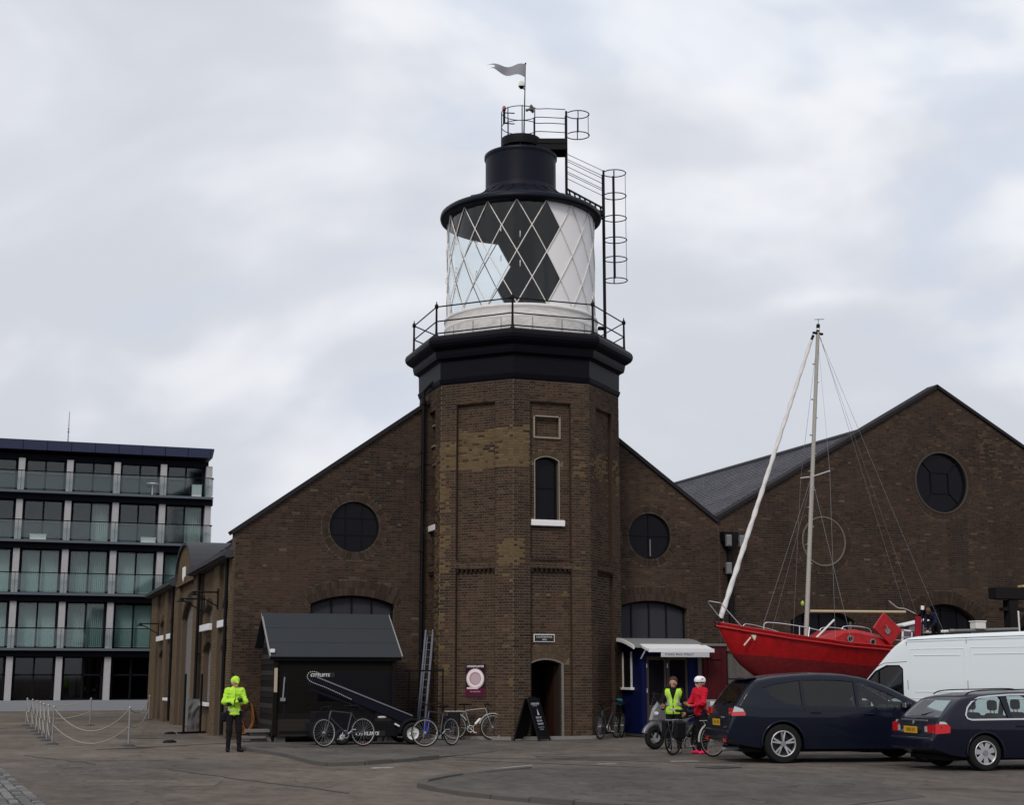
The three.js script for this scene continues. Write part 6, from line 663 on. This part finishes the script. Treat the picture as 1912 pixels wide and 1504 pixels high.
  { const a = V(3.12, 0.86, 0), t = V(0.78, 8.75, 0), p = []; for (let i = 0; i <= 40; i++) { const u = i / 40, q = a.clone().lerp(t, u); q.x += 0.003 * Math.sin(i * 1.7); p.push(q); } const g = new THREE.TubeGeometry(new THREE.CatmullRomCurve3(p), 160, 1, 12), ps = g.attributes.position, cv = new THREE.CatmullRomCurve3(p); for (let i = 0; i < ps.count; i++) { const ring = Math.floor(i / 13), u = ring / 160, c = cv.getPointAt(u), k = i % 13 / 12 * 6.283, r = (0.068 - 0.022 * u) * (1 + 0.09 * Math.sin(k * 2 + u * 95) + 0.05 * Math.sin(u * 160)); ps.setXYZ(i, c.x + (ps.getX(i) - c.x) * r, c.y + (ps.getY(i) - c.y) * r, c.z + (ps.getZ(i) - c.z) * r); } g.computeVertexNormals(); mesh('furled_sail', g, mat([0.62, 0.62, 0.62], 0.85), o); mesh('furler_drum', [lathe([[0.03, 0], [0.09, 0], [0.09, 0.03], [0.04, 0.04], [0.04, 0.1], [0.09, 0.11], [0.09, 0.14], [0.03, 0.15]], 16).rotateZ(0.29).translate(3.15, 0.74, 0), box(0.02, 0.2, 0.2, 3.2, 0.82, 0)], M.iron, o); mesh('halyard_swivel', bar(V(0.8, 8.68, 0), V(0.72, 8.9, 0), 0.04), M.black, o); }
  mesh('boom', bar(V(0.5, 1.33, 0), V(-2.45, 1.61, 0), 0.038, 10), mat([0.42, 0.37, 0.24], 0.6), o); mesh('boom_strut', bar(V(0.3, 0.62, 0), V(-0.25, 1.18, 0), 0.028), M.whiteOld, o); mesh('topping_lift', bar(V(0.5, 8.9, 0), V(-2.45, 1.62, 0), 0.005, 4), M.midGrey, o);
  const wire = (a, c) => mesh('shroud', bar(a, c, 0.0045, 4), M.greyMetal, o); for (const s of [1, -1]) { wire(V(0.58, 8.9, 0), V(0.5, 5.02, s * 0.75)); wire(V(0.5, 5.02, s * 0.75), V(0.35, 0.55, s * 1.08)); wire(V(0.58, 4.9, 0), V(1.1, 0.58, s * 1.0)); wire(V(0.58, 4.9, 0), V(-0.1, 0.56, s * 1.12)); wire(V(0.55, 8.95, 0), V(-3.6, 0.66, s * 0.5)); } wire(V(0.62, 4.9, 0), V(1.9, 0.64, 0.05)); for (const s of [1, -1]) mesh('bottlescrew', bar(V(1.1, 0.58, s), V(1.06, 0.82, s * 0.97), 0.02), M.steel, o);
  for (const s of [1, -1]) mesh('deck_rail', [tube([V(2.15, 0.62, s * 0.56), V(2.13, 0.83, s * 0.56), V(1.95, 0.86, s * 0.62), V(1.2, 0.82, s * 0.9), V(0.75, 0.76, s * 1.0)], 0.015, 26), bar(V(1.3, 0.58, s * 0.9), V(1.3, 0.83, s * 0.88), 0.014)], M.steel, o); mesh('pulpit', [tube([V(3.3, 1.24, 0.32), V(3.48, 1.28, 0), V(3.3, 1.24, -0.32)], 0.015, 16), bar(V(3.3, 1.24, 0.32), V(2.7, 0.7, 0.38), 0.013), bar(V(3.3, 1.24, -0.32), V(2.7, 0.7, -0.38), 0.013)], M.alloy, o);
  for (const s of [1, -1]) { const an = mesh('anchor', [bar(V(2.48, 0.44, s * 0.50), V(2.62, 0.22, s * 0.42), 0.02), extr(shape([[0, 0], [0.16, 0.05], [0.04, 0.18]]), 0.05, 0.01, 0).rotateZ(0.6).translate(2.36, 0.36, s * 0.5)], M.cream, o); }
  mesh('skin_fitting', [box(0.3, 0.04, 0.03, -0.35, -0.25, 1.02, 0.06), box(0.05, 0.05, 0.05, -0.2, -0.26, 1.05)], M.stone, o); mesh('mooring_rope', [tube([V(-1.8, 0.62, 0.5), V(-1.95, 0.7, 0.6), V(-2.1, 0.66, 0.4), V(-2.2, 0.74, 0.6), V(-2.35, 0.64, 0.5)], 0.04, 30)], M.cream, o); mesh('riding_light', ball(0.05, 0.69, 1.52, 0.06, 1, 1.4, 1), mat([0.28, 0.42, 0.05], 0.3), o);
  mesh('self_steering_vane', rbox(0.16, 1.1, 0.1, 0.02, -3.0, 1.0, 0.2), mat([0.25, 0.012, 0.03], 0.6), o); mesh('vane_arm', [tube([V(-2.9, 1.62, 0.2), V(-2.55, 1.72, 0.2), V(-2.35, 1.72, 0.2), V(-2.05, 1.88, 0.2)], 0.017, 12)], M.alloy, o); mesh('aerial_pole', [bar(V(-3.2, 0.6, 0.3), V(-3.2, 1.9, 0.3), 0.018), lathe([[0.02, 0], [0.045, 0.02], [0.045, 0.2], [0, 0.24]], 12).translate(-3.2, 1.7, 0.3)], M.black, o); mesh('aerial_tip', lathe([[0.048, 0.06], [0.048, 0.17]], 12).translate(-3.2, 1.7, 0.3), M.white, o); mesh('framed_panel', [box(0.05, 0.42, 0.03, -2.62, 0.95, 0.35), box(0.05, 0.42, 0.03, -2.9, 0.95, 0.35), box(0.33, 0.05, 0.03, -2.76, 1.15, 0.35), box(0.33, 0.05, 0.03, -2.76, 0.76, 0.35)], M.white, o); mesh('solar_panel', box(0.24, 0.36, 0.01, -2.76, 0.95, 0.34), mat([0.09, 0.09, 0.13], 0.4), o); mesh('stern_rail', [tube([V(-1.9, 0.86, 0.7), V(-2.8, 0.9, 0.8), V(-3.6, 0.95, 0.5), V(-3.6, 0.95, -0.5), V(-2.8, 0.9, -0.8), V(-1.9, 0.86, -0.7)], 0.015, 40)], M.alloy, o);
  // cradle, upright in the world
  const c = thing('boat_cradle', 'steel cradle and timber blocks carrying the red boat', 'cradle', [20.8, 0, 34]); mesh('timber_block', [box(0.5, 0.52, 0.7, -0.6, 0.26, 0), box(0.5, 0.5, 0.7, 1.2, 0.25, 0)], mat([0.16, 0.12, 0.08], 0.9), c); for (const x of [-1.3, 1.5]) for (const s of [1, -1]) mesh('prop', [bar(V(x, 0.03, s * 1.35), V(x, 1.55 + x * -0.06, s * 0.86), 0.045), box(0.3, 0.04, 0.3, x, 0.02, s * 1.35), box(0.25, 0.05, 0.25, x, 1.56 - x * 0.06, s * 0.84)], M.iron, c); mesh('cross_beam', [box(0.12, 0.12, 2.6, -1.3, 0.1, 0), box(0.12, 0.12, 2.6, 1.5, 0.1, 0), box(2.9, 0.12, 0.12, 0.1, 0.1, 0.6), box(2.9, 0.12, 0.12, 0.1, 0.1, -0.6)], M.iron, c);
}
// ---------------------------------------------------------------- people
function iso(bones, c, half, res, k, col, wrinkle = 0) {                       // bones: [a, b, ra, rb] tapered capsules, smooth-joined
  const mc = new MarchingCubes(res, M.skin, false, false, 90000); mc.isolation = 0; const hs = res / 2, B = bones.map(([a, b, ra, rb]) => { const d = [b[0] - a[0], b[1] - a[1], b[2] - a[2]]; return { a, d, L: Math.max(1e-9, d[0] * d[0] + d[1] * d[1] + d[2] * d[2]), ra, rb, q: undefined }; });
  const dist = (x, y, z) => { let s = 1e9; for (const e of B) { const px = x - e.a[0], py = y - e.a[1], pz = z - e.a[2]; let t = (px * e.d[0] + py * e.d[1] + pz * e.d[2]) / e.L; t = t < 0 ? 0 : t > 1 ? 1 : t; const qx = px - e.d[0] * t, qy = py - e.d[1] * t, qz = pz - e.d[2] * t, v = Math.sqrt(qx * qx + qy * qy + qz * qz) - (e.ra + (e.rb - e.ra) * t); if (v - s > k) continue; if (s - v > k) { s = v; continue; } const h = Math.max(k - Math.abs(s - v), 0) / k; s = Math.min(s, v) - h * h * k * 0.25; } if (wrinkle && s < 0.04 && s > -0.04) s += wrinkle * (noise.noise(x * 13, y * 22, z * 13) + 0.5 * noise.noise(x * 31 + y * 9, y * 34, z * 31)); return s; };
  for (let z = 0; z < res; z++) for (let y = 0; y < res; y++) for (let x = 0; x < res; x++) mc.field[x + y * res + z * res * res] = -dist(c[0] + (x - hs) / hs * half, c[1] + (y - hs) / hs * half, c[2] + (z - hs) / hs * half);
  mc.update(); const n = mc.count, pos = new Float32Array(n * 3), nor = new Float32Array(n * 3), cl = new Float32Array(n * 3); for (let i = 0; i < n; i++) { const x = mc.positionArray[i * 3] * half + c[0], y = mc.positionArray[i * 3 + 1] * half + c[1], z = mc.positionArray[i * 3 + 2] * half + c[2], e = 0.004, nx = dist(x + e, y, z) - dist(x - e, y, z), ny = dist(x, y + e, z) - dist(x, y - e, z), nz = dist(x, y, z + e) - dist(x, y, z - e), l = Math.hypot(nx, ny, nz) || 1; pos.set([x, y, z], i * 3); nor.set([nx / l, ny / l, nz / l], i * 3); cl.set(col ? col(x, y, z) : [1, 1, 1], i * 3); }
  const g = new THREE.BufferGeometry(); g.setAttribute('position', new THREE.BufferAttribute(pos, 3)); g.setAttribute('normal', new THREE.BufferAttribute(nor, 3)); g.setAttribute('color', new THREE.BufferAttribute(cl, 3)); return g;
}
const lerp3 = (a, b, t) => [0, 1, 2].map(i => a[i] + (b[i] - a[i]) * t);
function headGeo(hp, pitch) {                                      // head at hp facing +z, tipped by pitch
  const B = [[[0, 0.035, -0.015], [0, 0.03, -0.005], 0.082, 0.08], [[0, -0.02, 0.01], [0, -0.085, 0.042], 0.068, 0.036], [[0, 0.0, 0.085], [0, -0.035, 0.102], 0.010, 0.014], [[-0.074, -0.005, 0], [-0.078, -0.035, 0], 0.014, 0.010], [[0.074, -0.005, 0], [0.078, -0.035, 0], 0.014, 0.010], [[-0.02, -0.066, 0.078], [0.02, -0.066, 0.078], 0.009, 0.009]];
  const g = iso(B, [0, -0.01, 0.01], 0.16, 54, 0.03, (x, y, z) => (y > 0.0 && y < 0.016 && z > 0.06 && Math.abs(Math.abs(x) - 0.03) < 0.014) ? [0.12, 0.1, 0.1] : (Math.abs(y + 0.066) < 0.008 && z > 0.07 && Math.abs(x) < 0.026) ? [0.75, 0.45, 0.45] : [1, 1, 1]); g.rotateX(pitch); g.translate(...hp); return g;
}
function handGeo(wr, dir, palmN, curl = 0.7, right = 1) {           // palm and five fingers from wrist along dir
  const d = V(...dir).normalize(), n = V(...palmN).normalize(), s = new THREE.Vector3().crossVectors(d, n).multiplyScalar(right), w = V(...wr), P = (a, b, c) => { const q = w.clone().addScaledVector(d, a).addScaledVector(s, b).addScaledVector(n, c); return [q.x, q.y, q.z]; }, B = [[P(0, 0, 0), P(0.08, 0, 0), 0.024, 0.026], [P(0.03, 0.018, 0), P(0.085, 0.026, 0), 0.018, 0.016], [P(0.03, -0.018, 0), P(0.085, -0.026, 0), 0.018, 0.016]];
  [[-0.032, 0.06], [-0.011, 0.075], [0.011, 0.08], [0.032, 0.07]].forEach(([o, L]) => { const c1 = Math.cos(curl), s1 = Math.sin(curl), a = P(0.09, o, 0), b = P(0.09 + L * 0.5 * c1, o * 1.1, L * 0.5 * s1), c = P(0.09 + L * 0.5 * c1 + L * 0.5 * Math.cos(curl * 1.9), o * 1.1, L * 0.5 * s1 + L * 0.5 * Math.sin(curl * 1.9)); B.push([a, b, 0.0095, 0.009], [b, c, 0.009, 0.0075]); });
  B.push([P(0.02, 0.03, 0.005), P(0.06, 0.058, 0.02), 0.013, 0.0105], [P(0.06, 0.058, 0.02), P(0.09, 0.055, 0.035), 0.0105, 0.0085]); const c = P(0.08, 0, 0.02); return iso(B, c, 0.125, 56, 0.008);
}
function person(label, X, D, yaw, q, sc = 1) {
  const o = thing('person', label, 'person', [X, q.y ?? 0, D], yaw, null); delete o.userData.group; o.scale.setScalar(sc);
  const J = q.J, arm = (s, k) => [[J['sh' + s], J['el' + s], 0.05 + k, 0.042 + k], [J['el' + s], J['wr' + s], 0.04 + k, 0.03 + k]], leg = (s, k) => [[J['hip' + s], J['kn' + s], 0.083 + k, 0.055 + k], [J['kn' + s], J['an' + s], 0.055 + k, 0.038 + k]];
  const torso = k => [[J.pel, J.wai, 0.115 + k, 0.105 + k], [J.wai, J.che, 0.11 + k, 0.115 + k], [lerp3(J.shL, J.shR, 0.12), lerp3(J.shL, J.shR, 0.88), 0.062 + k, 0.062 + k], [lerp3(J.hipL, J.hipR, 0.1), lerp3(J.hipL, J.hipR, 0.9), 0.09 + k, 0.09 + k], [lerp3(lerp3(J.shL, J.shR, 0.22), J.wai, 0.25), lerp3(lerp3(J.shL, J.shR, 0.78), J.wai, 0.25), 0.085 + k, 0.085 + k]];
  const foot = s => [[J['an' + s], J['he' + s] ?? J['an' + s], 0.036, 0.034], [[J['an' + s][0], 0.04, J['an' + s][2]], J['to' + s], 0.036, 0.028]];
  const c = [0, 0.85, 0.02];
  const bodyG = [iso([...torso(-0.012), ...arm('L', -0.012), ...arm('R', -0.012), ...leg('L', -0.012), ...leg('R', -0.012), [J.che, J.nek, 0.06, 0.052], [J.nek, lerp3(J.nek, J.head, 0.8), 0.052, 0.05]], c, 0.95, 84, 0.05), headGeo(J.head, q.pitch ?? 0)]; if (q.headYaw) { const h = bodyG[1]; h.translate(-J.head[0], -J.head[1], -J.head[2]); h.rotateY(q.headYaw); h.translate(...J.head); }
  for (const s of ['L', 'R']) bodyG.push(handGeo(J['wr' + s], q['hd' + s], q['hn' + s], q.curl ?? 0.6, s === 'L' ? 1 : -1));
  for (const g of bodyG) g.deleteAttribute('uv'); const bm = q.gloves ? mat([1, 1, 1], 0.6, 0, { vertexColors: true }) : M.skin; if (q.gloves) bodyG.forEach((g, i) => { const a = g.attributes.color; for (let k = 0; k < a.count; k++) i >= 2 ? a.setXYZ(k, 0.012, 0.012, 0.014) : a.setXYZ(k, a.getX(k) * 0.42, a.getY(k) * 0.24, a.getZ(k) * 0.17); });
  mesh('body', mergeGeometries(bodyG), bm, o);
  mesh('jacket', iso([...torso(0.012), ...arm('L', 0.012), ...arm('R', 0.012), [J.che, J.nek, 0.08, 0.066]], c, 0.95, 112, q.jk ?? 0.06, null, 0.011), q.jacket, o);
  mesh('trousers', iso([...leg('L', 0.01), ...leg('R', 0.01), [lerp3(J.hipL, J.hipR, 0.1), lerp3(J.hipL, J.hipR, 0.9), 0.097, 0.097]], c, 0.95, 112, 0.05, null, 0.009), q.trousers, o);
  for (const s of ['L', 'R']) mesh('shoe', iso([[J['an' + s], [J['an' + s][0], 0.05, J['an' + s][2] - 0.03], 0.042, 0.044], [[J['an' + s][0], 0.045, J['an' + s][2] - 0.03], J['to' + s], 0.045, 0.036]], [J['an' + s][0], 0.08, J['an' + s][2] + 0.05], 0.2, 40, 0.03), q.shoes, o);
  return o;
}
const stand = (o = {}) => ({ pel: [0, 0.94, 0], wai: [0, 1.08, 0.005], che: [0, 1.28, 0], nek: [0, 1.42, 0.0], head: [0, 1.545, 0.02], shL: [-0.17, 1.37, 0], shR: [0.17, 1.37, 0], elL: [-0.24, 1.1, 0.02], elR: [0.24, 1.1, 0.02], wrL: [-0.2, 0.87, 0.1], wrR: [0.2, 0.87, 0.1], hipL: [-0.09, 0.89, 0], hipR: [0.09, 0.89, 0], knL: [-0.1, 0.48, 0.015], knR: [0.1, 0.48, 0.015], anL: [-0.11, 0.08, -0.02], anR: [0.11, 0.08, -0.02], toL: [-0.13, 0.035, 0.14], toR: [0.13, 0.035, 0.14], ...o });
const cloth = (c, o = {}) => mat(c, 0.9, 0, { bumpMap: rep(grainB, 1), bumpScale: 0.002, ...o }), hiVis = cloth([0.40, 0.70, 0.06]), blackC = cloth([0.010, 0.010, 0.012]);
{ // cyclist in a yellow jacket, arms crossed, head turned down to the right
  const o = person('person in a hi-vis yellow jacket and cap standing with crossed arms', 5.14, 34.1, -0.05, { J: stand({ elL: [-0.235, 1.12, 0.07], elR: [0.24, 1.13, 0.07], wrL: [0.03, 1.13, 0.2], wrR: [-0.03, 1.09, 0.17], anL: [-0.11, 0.08, 0.0], toL: [-0.12, 0.035, 0.15], anR: [0.14, 0.08, 0.02], toR: [0.2, 0.035, 0.16], knL: [-0.1, 0.48, 0.03], knR: [0.12, 0.48, 0.03] }), hdL: [0.9, 0.25, 0.05], hnL: [0, 0, -1], hdR: [-0.9, -0.15, 0.02], hnR: [0, 0, -1], curl: 0.35, jacket: hiVis, trousers: blackC, shoes: blackC, pitch: 0.25, headYaw: 0.5, gloves: true });
  mesh('cap', iso([[[0.0, 1.60, 0.0], [0.01, 1.61, 0.01], 0.098, 0.096], [[0.03, 1.57, 0.08], [0.065, 1.545, 0.13], 0.03, 0.012]], [0, 1.6, 0.03], 0.18, 50, 0.04), hiVis, o); mesh('zip', box(0.006, 0.3, 0.006, 0.01, 1.27, 0.145), M.black, o); mesh('waist_band', lathe([[0.128, 0], [0.134, 0.01], [0.134, 0.035], [0.128, 0.045]], 28).scale(1.35, 1, 0.95).translate(0, 0.9, 0.0), mat([0.3, 0.31, 0.3], 0.4), o); mesh('jacket_hem', lathe([[0.126, 0], [0.134, 0.008], [0.134, 0.04], [0.126, 0.048]], 28).scale(1.34, 1, 0.95).translate(0, 0.83, 0.0), hiVis, o); mesh('hip_bag', rbox(0.14, 0.22, 0.12, 0.05, -0.22, 0.78, -0.05), M.black, o); mesh('cuff', [torus(0.05, 0.014, 20, 6).rotateY(1.2).translate(0.0, 1.13, 0.19), torus(0.05, 0.014, 20, 6).rotateY(1.2).translate(-0.01, 1.09, 0.165)], M.black, o);
}
{ // black clothes and open hi-vis vest, turned left
  const o = person('person in black clothes and a yellow hi-vis vest by the motor scooter', 14.45, 30.35, -0.55, { J: stand({ elL: [-0.25, 1.12, 0.03], wrL: [-0.22, 0.98, 0.2], elR: [0.25, 1.1, -0.02], wrR: [0.26, 0.9, 0.1] }), hdL: [0.1, 0.3, 0.8], hnL: [0, 1, 0], hdR: [0, -0.5, 0.6], hnR: [-1, 0, 0], jacket: blackC, trousers: blackC, shoes: mat([0.2, 0.2, 0.2], 0.8), pitch: 0.3, headYaw: -0.2 });
  const J = stand(); const tb = (k) => [[J.pel, J.wai, 0.115 + k, 0.107 + k], [J.wai, J.che, 0.112 + k, 0.118 + k], [[-0.13, 1.37, 0], [0.13, 1.37, 0], 0.064 + k, 0.064 + k], [[-0.08, 0.92, 0], [0.08, 0.92, 0], 0.095 + k, 0.095 + k], [[-0.09, 1.3, 0], [0.09, 1.3, 0], 0.09 + k, 0.09 + k]]; let vg = iso(tb(0.026), [0, 1.1, 0], 0.5, 90, 0.05); // open V at the front
  { const p = vg.attributes.position, P = [], N = [], nn = vg.attributes.normal; for (let i = 0; i < p.count; i += 3) { const x = (p.getX(i) + p.getX(i + 1) + p.getX(i + 2)) / 3, y = (p.getY(i) + p.getY(i + 1) + p.getY(i + 2)) / 3, z = (p.getZ(i) + p.getZ(i + 1) + p.getZ(i + 2)) / 3; if (z > 0.02 && (Math.abs(x) < (y - 1.14) * 0.3 || Math.abs(x) < 0.008) || y > 1.425 || y < 0.86) continue; for (let k = 0; k < 3; k++) { P.push(p.getX(i + k), p.getY(i + k), p.getZ(i + k)); N.push(nn.getX(i + k), nn.getY(i + k), nn.getZ(i + k)); } } vg = new THREE.BufferGeometry(); vg.setAttribute('position', new THREE.Float32BufferAttribute(P, 3)); vg.setAttribute('normal', new THREE.Float32BufferAttribute(N, 3)); }
  const vest = mesh('hi_vis_vest', vg, hiVis, o); const rf = mat([0.34, 0.36, 0.34], 0.35, 0.2); for (const y of [0.93, 1.05]) mesh('reflective_band', lathe([[0.143, 0], [0.146, 0.005], [0.146, 0.045], [0.143, 0.05]], 32).scale(1.27, 1, 1.0).translate(0, y, 0), rf, vest); for (const x of [-0.1, 0.1]) mesh('reflective_band', beam(V(x, 1.1, 0.128), V(x * 1.15, 1.36, 0.1), 0.045, 0.01), rf, vest);
  mesh('hair', iso([[[0, 1.6, -0.02], [0, 1.6, 0.0], 0.1, 0.095], [[0, 1.54, -0.06], [0, 1.5, -0.06], 0.07, 0.05]], [0, 1.56, 0], 0.18, 44, 0.03), mat([0.05, 0.03, 0.022], 0.8), o);
}
{ // red fleece, white helmet, in profile to the left
  const o = person('person in a red fleece and white cycle helmet with pink shoes', 14.82, 29.75, -1.35, { J: stand({ elL: [-0.23, 1.12, 0.1], wrL: [-0.12, 1.08, 0.29], elR: [0.23, 1.12, 0.1], wrR: [0.1, 1.05, 0.3] }), hdL: [0.6, 0, 0.6], hnL: [0, 1, 0], hdR: [-0.5, 0, 0.7], hnR: [0, 1, 0], jacket: cloth([0.45, 0.012, 0.03]), trousers: blackC, shoes: mat([0.75, 0.03, 0.12], 0.6), jk: 0.07 });
  mesh('helmet', iso([[[0, 1.6, -0.035], [0, 1.605, 0.035], 0.104, 0.1]], [0, 1.62, 0], 0.2, 54, 0.02), M.white, o); mesh('helmet_vents', [-0.096, 0.096].map(x => ball(0.02, x, 1.64, 0.0, 0.5, 0.5, 2.0)), M.black, o); mesh('helmet_rim', torus(0.097, 0.012, 32, 6).rotateX(Math.PI / 2).scale(1, 1, 1.3).translate(0, 1.565, -0.005), M.black, o); mesh('sunglasses', [rbox(0.13, 0.035, 0.02, 0.01, 0, 1.553, 0.105)], M.black, o); mesh('hair', iso([[[0, 1.54, -0.06], [0, 1.47, -0.07], 0.06, 0.045]], [0, 1.5, -0.05], 0.13, 34, 0.02), mat([0.12, 0.07, 0.045], 0.8), o); mesh('jacket_hem', lathe([[0.13, 0], [0.137, 0.01], [0.137, 0.03]], 24).scale(1.3, 1, 1).translate(0, 0.85, 0), cloth([0.4, 0.012, 0.03]), o);
}
{ // bending over on the boat's after deck, mostly hidden by the van roof
  person('person in dark navy bending forward on the stern of the boat', 24.35, 34.3, -1.2, { y: 2.35, J: stand({ wai: [0, 1.06, 0.08], che: [0, 1.2, 0.2], nek: [0, 1.29, 0.3], head: [0, 1.36, 0.4], shL: [-0.17, 1.24, 0.24], shR: [0.17, 1.24, 0.24], elL: [-0.2, 0.98, 0.34], elR: [0.2, 0.98, 0.34], wrL: [-0.1, 0.82, 0.46], wrR: [0.1, 0.82, 0.46] }), hdL: [0, -0.7, 0.5], hnL: [0, -0.5, -0.7], hdR: [0, -0.7, 0.5], hnR: [0, -0.5, -0.7], jacket: cloth([0.012, 0.014, 0.032]), trousers: blackC, shoes: blackC, pitch: 0.5 }, 0.82).children[0].material = mat([0.1, 0.06, 0.045], 0.8);
}
{ const at = (n, l, c) => thing(n, l, c, [25.3, 0, 35.6]);
  for (const [x, l] of [[-0.9, 'dark trestle under the left end of the pale spars'], [2.3, 'dark trestle under the right end of the pale spars']]) { const o = at('trestle', l, 'trestle'); for (const s of [-1, 1]) mesh('leg', bar(V(x, 0, s * 0.3), V(x, 2.86, s * 0.03), 0.04), M.iron, o); mesh('head', box(0.12, 0.06, 0.4, x, 2.86, 0), M.iron, o); }
  const a = at('spar', 'long pale spar lying behind the van roof', 'spar'); mesh('pole', bar(V(-1.1, 2.93, 0), V(2.7, 3.03, 0), 0.045), M.whiteOld, a); mesh('end_fitting', bar(V(2.6, 3.03, 0), V(2.74, 3.033, 0), 0.055), M.greyMetal, a);
  const b = at('spar', 'shorter grey spar beside the pale spar behind the van roof', 'spar'); mesh('pole', bar(V(0.4, 2.98, 0.12), V(2.7, 3.06, 0.12), 0.045), M.midGrey, b); mesh('end_fitting', bar(V(0.34, 2.978, 0.12), V(0.48, 2.983, 0.12), 0.055), M.greyMetal, b);
  const c = at('hatch_cover', 'white tilted hatch cover next to the red vane above the van', 'hatch'); mesh('lid', rbox(0.95, 0.07, 0.5, 0.02, -0.85, 3.2, 0.05, 0.2), M.white, c); mesh('coaming', box(0.5, 0.24, 0.4, -0.85, 3.06, 0.05), M.midGrey, c);
  const d = at('plastic_box', 'white box lying on the spars above the van roof', 'box'); mesh('body', rbox(0.35, 0.2, 0.3, 0.03, 1.35, 3.14, 0.08), M.whiteOld, d); mesh('lid', rbox(0.38, 0.04, 0.33, 0.015, 1.35, 3.26, 0.08), M.whiteOld, d);
  const e = at('stake', 'thin white upright stake behind the van roof near the timber frame', 'stake'); mesh('shaft', bar(V(2.85, 0, 0), V(2.85, 3.55, 0), 0.025), M.whiteOld, e); mesh('cap', ball(0.03, 2.85, 3.56, 0), M.whiteOld, e); }
renderer.render(scene, camera);
